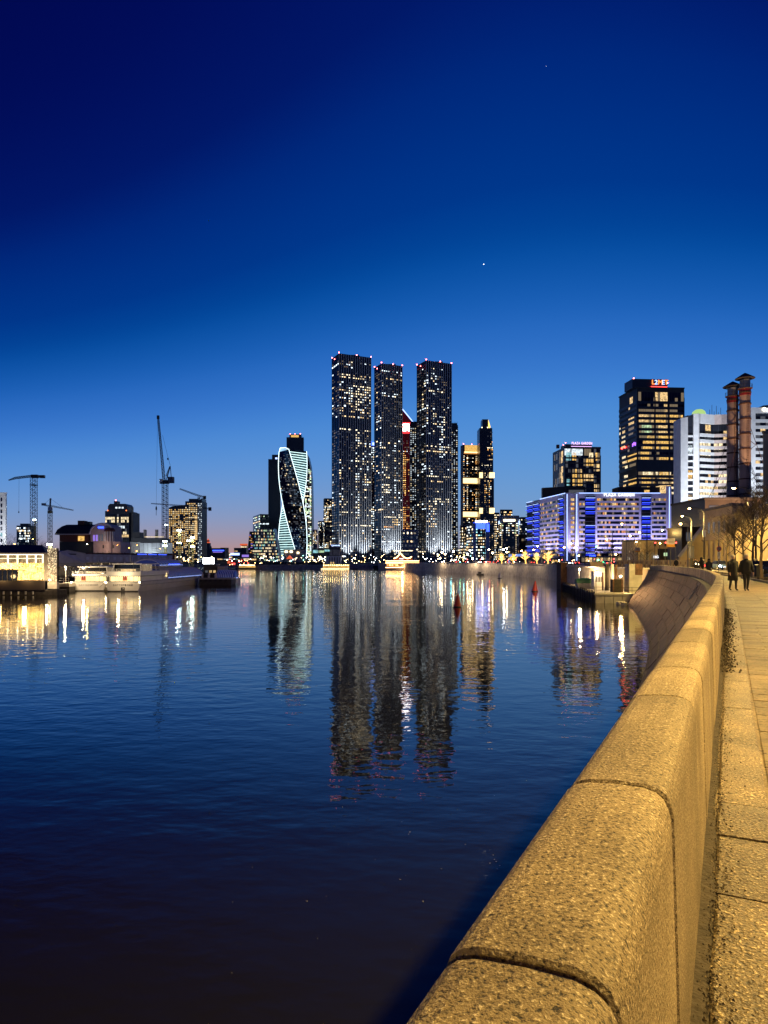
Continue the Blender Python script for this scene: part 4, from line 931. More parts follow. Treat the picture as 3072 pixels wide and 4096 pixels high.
def block(name, label, foot, z0, z1, mk, group=None, part='wall'):
    """thing at foot[0]; local frame is world aligned; returns thing, list of faces (local), height"""
    x0, y0 = foot[0]; t = thing(name, label, 'building', (x0, y0, z0), 0, group); L = [(x-x0, y-y0) for x, y in foot]
    m = MB(); m.prism(L, 0, z1-z0); m.build(part, M[mk], t)
    return t, [Face(L[i], L[(i+1) % len(L)]) for i in range(len(L))], z1-z0
def px_block(name, label, pxl, pxc, pxr, ytop, Y, mk, ang=25, depth=None, base=GZ, **k):
    """block with its near corner at pxc, its front running right to pxr and its side running back to pxl"""
    a = R(ang); U = (cos(a), sin(a)); B = (-sin(a), cos(a)); cx = PX(pxc, Y); s = (pxr-CX)/F
    w = (s*Y-cx)/(U[0]-s*U[1]); s2 = (pxl-CX)/F; d = depth or ((s2*Y-cx)/(B[0]-s2*B[1]) if pxl < pxc else 25)
    foot = [(cx, Y), (cx+U[0]*w, Y+U[1]*w), (cx+U[0]*w+B[0]*d, Y+U[1]*w+B[1]*d), (cx+B[0]*d, Y+B[1]*d)]
    return block(name, label, foot, base, PZ(ytop, Y), mk, **k)
jit = random.Random(5)
def grid(W_, f, z0, z1, nb, nf, pick, wf=.72, hf=.6, off=.0, th=.12, u0=0., u1=None):
    u1 = f.L if u1 is None else u1; bw = (u1-u0)/nb; fh = (z1-z0)/nf
    for i in range(nf):
        for j in range(nb):
            k = pick(i, j)
            if k and 'f_'+k in M: k = 'f_'+k
            if k: g_ = jit.choice((.7, .85, 1, 1, 1.35, 1.7)); w2 = min(.94, wf*g_); h2 = min(.8, hf*jit.uniform(.8, 1.35)); W_.add(f, u0+bw*(j+.5-w2/2), z0+fh*(i+.5-h2/2), bw*w2, fh*h2, k, off, th)
def cluster(seed, nf, nb, lvl, warm=.6, cool=('cool',), wm=('warm', 'cream'), rowp=.06, dark='night_pane', scale=(5., 7.), dim=.25):
    """rooms lit in clumps and along whole storeys"""
    q = random.Random(seed); G = [[q.random() for _ in range(60)] for _ in range(60)]
    def vn(x, y):
        i, j = int(x), int(y); u, v = x-i, y-j; u = u*u*(3-2*u); v = v*v*(3-2*v)
        return (G[i][j]*(1-u)+G[i+1][j]*u)*(1-v)+(G[i][j+1]*(1-u)+G[i+1][j+1]*u)*v
    colw = [q.choice((.15, .3, .6, 1.2, 2.2)) for _ in range(nb)]; rows = {i: q.choice(('cool',)+wm) for i in range(nf) if q.random() < rowp}; tab = {}
    for i in range(nf):
        for j in range(nb):
            x = vn(j/scale[0], i/scale[1])
            if i in rows and q.random() < .7: tab[i, j] = rows[i]
            elif q.random() < colw[j]*lvl*max(0, (x-.25)*2.6): tab[i, j] = q.choice(wm) if q.random() < warm else q.choice(cool)
            elif q.random() < dim: tab[i, j] = 'dim_pane' if q.random() < .6 else 'dim_warm'
            else: tab[i, j] = dark
    return lambda i, j: tab[i, j]
def beacon(par, pts, r=.9):
    for p in pts: m = MB(); m.ball(p, r, 6, 4); m.build('beacon_lamp', M['beacon_red'], par)

# ---------------------------------------------------------------- the three dark towers
def dark_tower(label, pxl, pxc, pxr, ytop, Y, seed, lvl, nb, warm, bands, glare):
    t, fs, H = px_block('skyscraper', label, pxl, pxc, pxr, ytop, Y, 'facade_dark', group='three dark skyscrapers')
    fr, lf = fs[0], fs[3]; nf = 76; W_ = Wins(t, 290); zt = H-9
    pk = cluster(seed, nf, nb, lvl, warm, rowp=.04, dim=.35); dk = set(bands)
    for (i, j0, j1, mk) in glare: pass
    ov = {(i, j): mk for (i, j0, j1, mk) in glare for j in range(j0, j1)}
    grid(W_, fr, 6, zt, nb, nf, lambda i, j: ov.get((i, j)) or (None if i in dk else pk(i, j)), .42, .36)
    nl = max(4, nb//3); pl = cluster(seed+50, nf, nl, lvl*.8, warm, rowp=.03, dim=.5)
    grid(W_, lf, 6, zt, nl, nf, lambda i, j: None if i in dk else pl(i, j), .5, .4)
    W_.finish()
    for j in range(nb+1): fr.box(t, 'fin', 'fin_silver', fr.L*j/nb-.22, fr.L*j/nb+.22, .01, .75, 1.0, H-.5)
    m = MB()
    for i in range(nf+1): z = 6+(zt-6)*i/nf; fr.box(t, '', '', 0, fr.L, .005, .16, z-.35, z+.35, m); lf.box(t, '', '', 0, lf.L, .005, .16, z-.35, z+.35, m)
    m.build('floor_edges', M['facade_dark'], t)['kind'] = 'stuff'
    for j in range(nl+1): lf.box(t, 'fin', 'facade_slate', lf.L*j/nl-.25, lf.L*j/nl+.25, .01, .4, 1.0, H-.5)
    c = fr.pt(fr.L*.5, -10); m = MB(); m.box(c[0]-10, c[0]+10, c[1]-5, c[1]+5, H, H+2.2); m.build('roof_plant', M['facade_dark'], t)
    P = [fs[k].pt(0, 0) for k in range(4)]
    beacon(t, [(p[0], p[1], H+1.2) for p in P] + [(*fr.pt(fr.L*.55), H+1), (*lf.pt(lf.L*.4), H-4)])
    # uplights at the foot of the fins
    for u in (.25, .75):
        p = fr.pt(fr.L*u, 13); m = MB(); m.box(p[0]-1, p[0]+1, p[1]-.6, p[1]+.6, .3, 1.6); o = m.build('uplight', M['steel'], t)
        l = bpy.data.lights.new('uplight_beam', 'SPOT'); l.energy = 240000; l.color = (.86, .95, 1); l.spot_size = R(75); l.spot_blend = .8; l.shadow_soft_size = 1
        q = bpy.data.objects.new('uplight_beam', l); COL.objects.link(q); q.parent = t; q.location = (p[0], p[1], 2); aim = Vector((*fr.pt(fr.L*u, 0), 45))-Vector((p[0], p[1], 2)); q.rotation_euler = aim.to_track_quat('-Z', 'Y').to_euler()
    return t, fr, lf, H
def rng(i0, i1, j0, j1, p, mks, seed):
    q = random.Random(seed); return [(i, j, j+1, q.choice(mks)) for i in range(i0, i1) for j in range(j0, j1) if q.random() < p]
dark_tower('tallest dark skyscraper, leftmost of the three, with a warm lit upper third', 1328, 1356, 1484, 1413, 1000, 5, .13, 14, .55, [50, 51, 52, 53, 72, 73],
    rng(56, 66, 0, 14, .36, ['cream', 'warm', 'cool'], 1) + rng(57, 66, 7, 9, .7, ['cream', 'cream'], 8) + rng(73, 75, 0, 6, .7, ['dim_warm', 'cool'], 2) + rng(69, 71, 1, 12, .6, ['cream', 'warm'], 3) + rng(54, 55, 2, 14, .6, ['warm'], 4) + rng(14, 50, 7, 9, .5, ['cool', 'cream'], 6) + rng(17, 18, 0, 6, .9, ['cream'], 7))
dark_tower('narrow dark skyscraper in the middle of the three, amber windows low down', 1498, 1526, 1609, 1453, 1030, 16, .13, 10, .55, [49, 50, 51, 30],
    rng(13, 16, 5, 8, .95, ['gold'], 1) + rng(12, 13, 0, 6, .95, ['amber'], 2) + rng(65, 67, 0, 9, .5, ['cool', 'cream'], 3) + rng(70, 72, 4, 7, .7, ['cool'], 5) + rng(11, 12, 0, 4, .9, ['cool'], 6) + rng(26, 30, 0, 4, .6, ['cream', 'cool'], 7))
dark_tower('right dark skyscraper of the three, cool white windows along one shaft', 1668, 1705, 1806, 1441, 1010, 27, .12, 12, .35, [46, 47, 28, 29],
    rng(40, 57, 6, 9, .62, ['cool', 'cool', 'cream'], 1) + rng(71, 74, 2, 5, .7, ['cool'], 2) + rng(12, 24, 1, 5, .6, ['cool', 'cream', 'warm'], 3) + rng(22, 24, 1, 11, .5, ['cream'], 4) + rng(30, 31, 2, 9, .8, ['warm'], 5) + rng(66, 67, 0, 8, .4, ['cream'], 9))

# ---------------------------------------------------------------- towers showing between and beside them
def plain(name, label, pxl, pxc, pxr, ytop, Y, mk, nb, nf, lvl, seed, warm=.6, ang=25, limit=60, wm=('warm', 'cream'), cool=('cool',), wf=.5, hf=.4, nl=3, group=None, depth=None, rowp=.06, dark='night_pane', base=GZ, bandm=None):
    t, fs, H = px_block(name, label, pxl, pxc, pxr, ytop, Y, mk, ang, depth, base, group=group); W_ = Wins(t, limit)
    grid(W_, fs[0], 2, H-2, nb, nf, cluster(seed, nf, nb, lvl, warm, cool, wm, rowp, dark), wf, hf)
    if nl: grid(W_, fs[3], 2, H-2, nl, nf, cluster(seed+9, nf, nl, lvl, warm, cool, wm, rowp, dark), wf, hf)
    W_.finish()
    m = MB(); fh = (H-4)/nf
    for i in range(nf+1): 
        for f in (fs[0], fs[3]): f.box(t, '', '', 0, f.L, .003, .25, 2+fh*i-.15*fh, 2+fh*i+.15*fh, m)
    m.build('floor_edges', M[bandm or mk], t)['kind'] = 'stuff'
    return t, fs, H
t, fs, H = plain('office_tower', 'slim tower with a bright blue sign between the left and middle dark skyscrapers', 1474, 1478, 1516, 1782, 1350, 'facade_dark', 6, 50, .6, 31, .3)
fs[0].box(t, 'sign_panel', 'led_ice', fs[0].L*.3, fs[0].L*.75, .3, .9, H+1, H+6.5); fs[0].box(t, 'sign_frame', 'led_blue', fs[0].L*.12, fs[0].L*.95, .0, .25, H, H+7.5)
m = MB(); c = fs[0].pt(5, -6); m.box(c[0]-4, c[0]+6, c[1]-3, c[1]+3, H, H+5); m.build('roof_plant', M['facade_dark'], t)
# red tower with the slanted top and square emblem
Y = 1260; xl, xr = PX(1598, Y), PX(1652, Y); zl, zr = PZ(1622, Y), PZ(1688, Y)
mat('red_glass', (.10, .012, .014), .2, emit=(.5, .03, .03), es=.06)
t = thing('skyscraper', 'dark red tower with a slanted top and a glowing square emblem', 'building', (xl, Y, GZ)); W0 = xr-xl
m = MB(); m.xz([(0, 0), (W0, 0), (W0, zr-GZ), (0, zl-GZ)], 0, 35); m.build('wall', M['red_glass'], t)
m = MB(); m.bar((0, -.3, zl-GZ), (W0, -.3, zr-GZ), 1.6); m.build('roof_edge', M['led_ice'], t)
f = Face((0, 0), (W0, 0)); W_ = Wins(t, 120); hz = PZ(1760, Y)-GZ
grid(W_, f, 2, hz, 8, 58, cluster(77, 58, 8, .5, 1, (), ('gold', 'amber'), .2, 'red_glass'), .6, .35); W_.finish()
for k in range(3): m = MB(); m.box(W0*(.12+.36*k)-.4, W0*(.12+.36*k)+.4, -.5, -.02, 0, zr-GZ); m.build('mullion', M['brick_red'], t)
a = PX(1608, Y)-xl; b = PX(1643, Y)-xl; z0, z1 = PZ(1734, Y)-GZ, PZ(1690, Y)-GZ; m = MB(); m.box(a, b, -1.0, -.1, z0, z1); e = m.build('emblem_plate', M['logo_red'], t)
a2 = PX(1612, Y)-xl; s_ = PX(1637, Y)-xl-a2; zb = PZ(1726, Y)-GZ; hh = PZ(1696, Y)-GZ-zb
def emb_(pts): m = MB(); m.xz([(a2+x*s_, zb+y*hh) for x, y in pts], -1.4, -1.02); m.build('emblem_stroke', M['screen_white'], e)
emb_([(0, .70), (.0, 1), (1, 1), (1, .78), (.3, .78), (.3, .70)]); emb_([(.05, .62), (.28, .52), (.9, .52), (.9, .72), (.3, .72)]); emb_([(.3, .44), (.42, .28), (.75, .3), (.8, .46)]); emb_([(0, .02), (.5, .0), (.06, .55), (0, .5)]); emb_([(.58, .18), (1, 0), (1, .7), (.86, .4), (.82, .3)])
def beaded(label, px0, px1, ytop, Y, ncol, seed, name='residential_tower'):
    xl, xr = PX(px0, Y), PX(px1, Y); H = PZ(ytop, Y)-GZ; t = thing(name, label, 'building', (xl, Y, GZ)); W0 = xr-xl
    m = MB(); m.box(0, W0, 0, 22, 0, H); m.build('wall', M['facade_slate'], t); n = int(H/3.4); q = random.Random(seed)
    m = MB()
    for i in range(n): m.box(-.4, W0+.4, -1.0, -.02, i*3.4+.2, i*3.4+1.1)
    m.build('balconies', M['facade_slate'], t)['kind'] = 'stuff'
    f = Face((0, 0), (W0, 0)); W_ = Wins(t, 200)
    for i in range(1, n-2):
        for j in range(ncol):
            if q.random() < .8: W_.add(f, W0*(j+.5)/ncol-.7, i*3.4+1.4, 1.4, 1.3, q.choice(['cool', 'cream', 'cool', 'dim_pane']), .0, 1.1)
    W_.finish(); m = MB(); m.box(1, W0-1, 3, 18, H, H+4); m.build('roof_plant', M['facade_dark'], t)
    for k in range(5): m = MB(); x = W0*(k+.5)/5; m.bar((x, 2, H), (x, 2, H+6), .4); m.build('mast', M['dark_steel'], t)
beaded('tower studded with rows of small pale balcony lights, left of the right dark skyscraper', 1640, 1674, 1694, 1180, 4, 3)
beaded('tower with two strings of bright dotted lights right of the right dark skyscraper', 1803, 1832, 1700, 1180, 3, 4)
t, fs, H = plain('podium_block', 'plain grey podium between the middle and right dark skyscrapers', 1606, 1612, 1672, 2118, 960, 'grey_concrete', 8, 7, .1, 8, .8, 12, 10)
# ---------------------------------------------------------------- gold crowned pair
Y = 1230
t, fs, H = px_block('skyscraper', 'dark tower with a golden crown and golden lit belts', 1842, 1852, 1922, 1779, Y, 'facade_brown', 12); fr, lf = fs[0], fs[3]; W_ = Wins(t, 220)
bands = [(PZ(1932, Y)-GZ, PZ(1912, Y)-GZ), (PZ(2066, Y)-GZ, PZ(2047, Y)-GZ)]; zc = PZ(1806, Y)-GZ; nf = 62; pk = cluster(91, nf, 10, .5, .85, ('cool',), ('warm', 'cream', 'amber'), .02)
def inb(z): return any(a-3 < z < b+3 for a, b in bands) or z > zc-5
grid(W_, fr, 3, H-2, 10, nf, lambda i, j: None if inb(3+(H-5)*(i+.5)/nf) else ((lambda k: k if i > 16 or k not in ('night_pane',) or (i*7+j*3) % 3 else 'cream')(pk(i, j))), .5, .36); W_.finish()
for a, b in bands:
    for j in range(9): fr.box(t, 'lit_belt_panel', 'belt', fr.L*j/9+.25, fr.L*(j+1)/9-.25, .02, .8, a, b)
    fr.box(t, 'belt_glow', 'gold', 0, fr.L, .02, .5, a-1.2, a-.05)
for j in range(6): fr.box(t, 'crown_panel', 'gold', fr.L*(.1+.9*j/6)+.1, fr.L*(.1+.9*(j+1)/6)-.1, .02, .9, zc, H-.3)
fr.box(t, 'crown_ledge', 'belt', fr.L*.08, fr.L, .02, 1.3, zc-2, zc-.1); fr.box(t, 'crown_soffit', 'amber', fr.L*.05, fr.L, .02, 1.0, zc-4, zc-2.1)
beacon(t, [(*fr.pt(1), H+1.5), (*fr.pt(fr.L*.5), H+1.5), (*fr.pt(fr.L-2), H+1.5)])
Y = 1200; t = thing('skyscraper', 'tall stepped black tower with a yellow triangular light at its peak', 'building', (PX(1920, Y), Y, GZ)); x0 = PX(1920, Y)
def X_(px): return PX(px, Y)-x0
def Zz(py): return PZ(py, Y)-GZ
for nm, a, b, zz0, zz1, dpt in (('lower_shaft', 1920, 1976, 0, Zz(1914), 34), ('middle_shaft', 1919, 1973, Zz(1914), Zz(1787), 32), ('upper_shaft', 1918, 1969, Zz(1787), Zz(1712), 30), ('peak', 1929, 1953, Zz(1712), Zz(1677), 20)):
    m = MB(); m.box(X_(a), X_(b), 0, dpt, zz0, zz1); m.build(nm, M['facade_dark'], t)
m = MB(); m.xz([(X_(1953), Zz(1709)), (X_(1962), Zz(1709)), (X_(1953.5), Zz(1679))], -.6, 6); m.build('peak_light', M['led_gold'], t)
f = Face((X_(1920), 0), (X_(1972), 0)); W_ = Wins(t, 200); pk = cluster(44, 66, 9, .62, .9, ('cool',), ('warm', 'amber', 'gold', 'cream'), .05)
grid(W_, f, 3, Zz(1725), 9, 66, lambda i, j: pk(i, j) if i < 50 or j > 4 else 'night_pane', .5, .36); W_.finish()
for a, b in ((1890, 1912), (2032, 2054)):
    for (p0, p1) in ((1917, 1931), (1957, 1978)):
        for k in range(3): m = MB(); w_ = (X_(p1)-X_(p0))/3; m.box(X_(p0)+w_*k+.15, X_(p0)+w_*(k+1)-.15, -1.3, -.13, Zz(b), Zz(a)); m.build('lit_belt_panel', M['belt'], t)
for k in range(2): m = MB(); m.box(X_(1927+k*22), X_(1929+k*22), -.8, -.02, Zz(1712), Zz(1708)); m.build('ledge_lamp', M['led_cream'], t)
# ---------------------------------------------------------------- smaller city blocks right of centre
t, fs, H = plain('office_block', 'low block drenched in blue light with a glowing white roof sign', 1866, 1893, 1957, 2092, 720, 'facade_slate', 7, 12, .8, 51, .4, 10, 100, wm=('cream', 'warm'), cool=('cool', 'teal'), nl=4, rowp=.25)
fr = fs[0]; fr.box(t, 'pier', 'fin_silver', -.3, 2.6, .02, 1.4, 0, H); fr.box(t, 'pier', 'fin_silver', fr.L-4.2, fr.L, .02, 1.4, 0, H)
fr.box(t, 'lit_crown', 'led_blue', 2.7, fr.L-4.3, .3, .5, H-6, H-.3)

for k_ in range(9): fr.box(t, 'sign_letter', 'screen_white', fr.L*(.12+.085*k_), fr.L*(.12+.085*k_)+1.25, .5, .9, H+.5+.15*(k_ % 2), H+2.9-.25*((k_*2) % 3))
fr.box(t, 'sign_rail', 'led_blue', 0, fr.L, -.4, .2, H+.05, H+.35)
fr.box(t, 'blue_panel', 'led_blue', fr.L-3.6, fr.L-.4, 1.41, 1.6, H-9, H-1)
t, fs, H = plain('apartment_tower', 'slender dark apartment tower just right of the stepped black tower', 1976, 1978, 1998, 2050, 900, 'facade_slate', 4, 20, .9, 61, .8, 8, 40)
t, fs, H = plain('office_block', 'cream crowned office block with a lit band and two side lamps', 1996, 1998, 2073, 2062, 800, 'facade_slate', 9, 18, .75, 62, .5, 4, 90, cool=('green', 'cool'), nl=0)
fr = fs[0]; fr.box(t, 'crown', 'cream_wall', -1, fr.L+1, .02, 1.0, H-9, H); fr.box(t, 'lit_band', 'led_cream', fr.L*.2, fr.L*.82, 1.02, 1.3, H-6.8, H-4.6); fr.box(t, 'side_lamp', 'led_ice', -1.6, -.2, 1.02, 1.6, H-10, H-6.5); fr.box(t, 'side_lamp', 'led_ice', fr.L+.2, fr.L+1.6, 1.02, 1.6, H-10, H-6.5)
for u in (.12, .88):
    m = MB()
    for k in range(22): fr.box(t, '', '', fr.L*u-.3, fr.L*u+.3, .14, .5, 2+k*2.2, 3+k*2.2, m)
    m.build('edge_lights', M['cream'], t)['kind'] = 'stuff'
t, fs, H = plain('apartment_tower', 'brown flat roofed apartment tower peeping over the cream crowned block', 2000, 2002, 2050, 2038, 950, 'facade_brown', 8, 20, .7, 63, .9, 4, 60, wm=('warm', 'amber'))
t, fs, H = plain('apartment_tower', 'dim grey apartment block with many small lights left of the blue lit hotel', 2077, 2084, 2124, 2068, 850, 'facade_slate', 7, 18, .8, 64, .5, 10, 70)
t, fs, H = plain('brick_house', 'plain brown house with one lit window below the hotel left wing', 2073, 2076, 2124, 2138, 560, 'facade_brown', 5, 4, .12, 65, 1, 6, 20, wm=('amber',))
t, fs, H = plain('office_block', 'low lit wing at the left of the blue drenched block', 1840, 1843, 1870, 2100, 760, 'facade_slate', 6, 11, 1.2, 66, .8, 5, 66, rowp=.4)

# ---------------------------------------------------------------- hotel with blue light strips
YH = 440; C0 = (PX(2265, YH), YH); C1 = (PX(2685, YH), YH); CL = (PX(2108, 510), 510)
zt = PZ(1973, YH)
nx_, ny_ = (C0[1]-CL[1]), -(C0[0]-CL[0])
foot = [C0, C1, (C1[0], C1[1]+16), (C0[0]+9, C0[1]+16), (CL[0]+16, CL[1]+4), CL]
t, fs, H = block('hotel', 'long violet lit hotel with white storey bands and blue light strips', foot, GZ, zt, 'facade_brown'); HOT = t
fr = fs[0]; lw = fs[5]; W_ = Wins(t, 299); nf = 13; fh = 2.96; ztop = H-2.6
def uf(px): return PX(px, YH)-C0[0]
def A6(x): return 2050+.4039*x
q = random.Random(4)
def bandrow(f, u0, u1, n=nf, name='storey_band'):
    for i in range(n+1): z = ztop-fh*i; f.box(t, name, 'white_panel', u0, u1, .02, .55, z-.62, z+.62)
def winrow(f, u0, u1, nb, n=nf, lit=.16):
    for i in range(n):
        z = ztop-fh*(i+1)+.66
        for j in range(nb):
            w0 = (u1-u0)/nb; k = q.random(); mk = 'warm' if k < lit*.5 else 'amber' if k < lit else 'dim_warm' if k < lit+.3 else 'night_pane'
            W_.add(f, u0+w0*j+.06, z, w0-.12, fh-1.36, mk, 0, .15)
def bluecol(f, u0, u1, n=nf, miss=()):
    for i in range(n):
        z = ztop-fh*i-.5
        f.box(t, 'balcony_slab', 'facade_slate', u0, u1, .02, 1.2, z-.35, z-.1)
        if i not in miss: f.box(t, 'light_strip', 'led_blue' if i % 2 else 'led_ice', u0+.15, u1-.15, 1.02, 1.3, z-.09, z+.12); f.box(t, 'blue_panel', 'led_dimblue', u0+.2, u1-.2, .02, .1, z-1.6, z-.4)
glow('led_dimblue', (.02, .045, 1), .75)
def pillar(f, u0, u1, o=.9, led=None, zt_=None, z0=0):
    f.box(t, 'pillar', 'white_panel', u0, u1, .02, o, z0, zt_ or H+.2)
    if led: f.box(t, 'light_strip', 'led_ice', led-.18, led+.18, o+.01, o+.2, z0+1, (zt_ or H)-.6)
U = lambda x: uf(A6(x))
pillar(fr, U(530), U(572), led=U(537)); winrow(fr, U(576), U(612), 2, lit=.75); bandrow(fr, U(576), U(612)); pillar(fr, U(616), U(655), led=U(632))
winrow(fr, U(660), U(716), 3, lit=.2); bandrow(fr, U(660), U(716)); bluecol(fr, U(718), U(816), miss=(4, 5)); pillar(fr, U(818), U(836), .6)
winrow(fr, U(838), U(1250), 22, lit=.2); bandrow(fr, U(838), U(1250)); pillar(fr, U(1252), U(1272), .6); bluecol(fr, U(1275), U(1366), miss=(3,)); pillar(fr, U(1367), U(1378), .6)
winrow(fr, U(1380), U(1518), 8, lit=.08); bandrow(fr, U(1380), U(1518)); pillar(fr, U(1520), U(1570), 1.0, U(1548), PZ(1945, YH)-GZ)
L_ = lw.L
def ul(px):   # position along the left wing (from its far end) seen at picture column px
    s = (px-CX)/F; a = CL; dx, dy = (C0[0]-CL[0])/L_, (C0[1]-CL[1])/L_; return (s*a[1]-a[0])/(dx-s*dy)
V = lambda x: ul(A6(x))
bluecol(lw, max(.2, V(146)), V(205), miss=(2, 5, 7, 9)); bandrow(lw, V(206), V(214), 12); bluecol(lw, V(215), V(272)); winrow(lw, V(276), V(464), 18, lit=.15); bandrow(lw, V(276), V(464)); bluecol(lw, V(468), V(514), miss=(4,)); pillar(lw, V(516), L_, .5)
W_.finish()
fr.box(t, 'roof_light_strip', 'led_ice', U(632), U(1460), .6, .8, H-.1, H+.25); lw.box(t, 'roof_light_strip', 'led_ice', V(280), L_-.3, .6, .8, H-.1, H+.25); lw.box(t, 'roof_light_strip', 'led_ice', .5, V(205), .6, .8, H-.3, H)
fr.box(t, 'roof_parapet', 'white_panel', 0, fr.L, .02, .56, H-1.95, H-.12); lw.box(t, 'roof_parapet', 'white_panel', 0, L_, .02, .56, H-1.95, H-.12)
flat_text('PLAZA GARDEN', 2.7, 'sign_white', t, (*fr.pt(U(1052), .9), H-1.2), FR, .1, sx=.86)
lb_ = MB(); p0 = fr.pt(U(640), 1.5); p1 = fr.pt(U(1500), 1.5); lb_.box(p0[0], p1[0], p0[1]-4, p0[1]-.2, 0, 4.2); lb_.build('lobby', M['facade_brown'], t)
fr.box(t, 'lobby_sign', 'led_blue', U(735), U(805), 5.6, 5.8, 4.3, 5.2); 
for j in range(14): fr.box(t, 'lobby_window', 'warm' if j % 3 else 'dim_warm', U(660)+j*2.3, U(660)+j*2.3+1.9, 5.55, 5.7, .8, 3.5)
# added spots wash the facade violet; the hotel's own strips are blue
for f, us in ((fr, (.08, .3, .5, .7, .9)), (lw, (.3, .6, .85))):
    for u in us:
        p = f.pt(f.L*u, 9); m = MB(); m.box(p[0]-.5, p[0]+.5, p[1]-.3, p[1]+.3, .2, 1); m.build('added_washer', M['steel'], t)
        for zz, tz, e in ((4.4, 22, 52000),):
            l = bpy.data.lights.new('added_washer_beam', 'SPOT'); l.energy = e*.5; l.color = (.52, .45, 1); l.spot_size = R(125); l.spot_blend = 1; l.shadow_soft_size = .4
            o = bpy.data.objects.new('added_washer_beam', l); COL.objects.link(o); o.parent = t; o.location = (p[0], p[1], zz+1); o.rotation_euler = (Vector((*f.pt(f.L*u), tz))-Vector((p[0], p[1], zz))).to_track_quat('-Z', 'Y').to_euler()
# ---------------------------------------------------------------- dark office towers behind the hotel
def lit_spec(f, W_, z_of, u_of, spec, pw, h, off=.0):
    for row, x0, x1, mk in spec:
        a, b = u_of(x0), u_of(x1); n = max(1, round((b-a)/pw))
        for k in range(n):
            W_.add(f, a+(b-a)*k/n+.08, z_of(row), (b-a)/n-.16, h, mk if (k*7+int(x0)) % 5 else ('dim_warm' if mk != 'cool' else 'cool'), off, .14)
Y = 500; t, fs, H = px_block('office_tower', 'dark cube tower with a violet roof sign rising behind the hotel left half', 2211, 2258, 2402, 1788, Y, 'facade_dark', 4, None); fr, lf = fs[0], fs[3]
W_ = Wins(t, 299); uo = lambda x: (PX(2050+.4039*x, Y+2)-PX(2258, Y)); zo = lambda y: PZ(1650+.4039*(y+19), Y)-GZ
spec = [(405, 508, 570, 'cool'), (405, 578, 692, 'cool'), (405, 706, 776, 'dim_warm'), (455, 522, 576, 'teal'), (455, 584, 626, 'gold'), (455, 756, 798, 'cream'), (455, 818, 864, 'gold'), (508, 700, 750, 'gold'), (508, 756, 801, 'gold'), (560, 800, 862, 'warm'),
    (607, 585, 633, 'gold'), (607, 640, 684, 'warm'), (657, 587, 633, 'gold'), (657, 640, 685, 'gold'), (657, 702, 751, 'warm'), (657, 757, 801, 'warm'), (705, 588, 633, 'gold'), (705, 641, 690, 'gold'), (705, 528, 566, 'teal'), (765, 808, 860, 'warm')]
lit_spec(fr, W_, zo, uo, spec, 1.9, 5.8)
for r_ in (405, 455, 508, 560, 607, 657, 705, 765):
    for j in range(13):
        x = 520+j*26
        if not any(s_[0] == r_ and s_[1]-16 < x+8 < s_[2]+6 for s_ in spec): W_.add(fr, uo(x), zo(r_), uo(x+22)-uo(x), 5.8, 'dim_pane' if (j*5+int(r_)) % 4 == 0 else 'night_pane', 0, .1)
for r_, v in ((415, .75), (468, .72), (568, .75), (620, .7), (668, .75), (520, .3), (725, .3), (415, .3), (668, .4)): W_.add(lf, lf.L*v, zo(r_), 3.4, 4.6, 'warm' if v > .5 else 'dim_pane', 0, .14); W_.add(lf, lf.L*(v-.14), zo(r_), 1.2, 4.6, 'dim_warm', 0, .14)
W_.finish()
for r_ in (430, 481, 533, 583, 632, 681, 732): fr.box(t, 'storey_band', 'facade_slate', 0, fr.L, .02, .3, zo(r_)-.6, zo(r_)+.6)
for j in range(8): fr.box(t, 'mullion', 'facade_dark', fr.L*j/7-.2, fr.L*j/7+.2, .02, .36, 0, H-6)
fr.box(t, 'parapet', 'facade_slate', -.2, fr.L+.2, -.2, .5, H-1.2, H+.3); c = fr.pt(fr.L*.5, -6)
fr.box(t, 'roof_box', 'facade_dark', fr.L*.05, fr.L*.78, -12, -1.5, H, H+2.4); m = MB(); p = fr.pt(-3, -6); m.box(p[0]-1, p[0]+1, p[1]-1, p[1]+1, H, H+2.6); m.build('antenna_unit', M['dark_steel'], t)
fr.box(t, 'sign_glow_rail', 'sign_violet', fr.L*.2, fr.L*.77, -1.3, -1.0, H+.3, H+.9)
flat_text('PLAZA GARDEN', 2.6, 'sign_violet', t, (*fr.pt(fr.L*.49, -.4), H+2.9), (R(90), 0, fr.rz), .15, sx=.70); beacon(t, [(*fr.pt(1.5, -2), H+3.4), (*fr.pt(0.2, -3), H+2)], .35)
Y2 = 490; m_ = thing('podium_block', 'dark stepped roof block between the hotel and the cube tower', 'building', (PX(2181, Y2), Y2, GZ)); x0 = PX(2181, Y2)
m = MB(); m.prism([(0, 8), (PX(2265, Y2)-x0, 0), (PX(2340, Y2)-x0, 0), (PX(2340, Y2)-x0, 9), (0, 12)], 0, PZ(1946, Y2)-GZ); m.build('wall', M['facade_brown'], m_); m = MB(); m.box(PX(2275, Y2)-x0, PX(2335, Y2)-x0, -.3, .0, PZ(1975, Y2)-GZ, PZ(1960, Y2)-GZ); m.build('window_band', M['dim_pane'], m_)
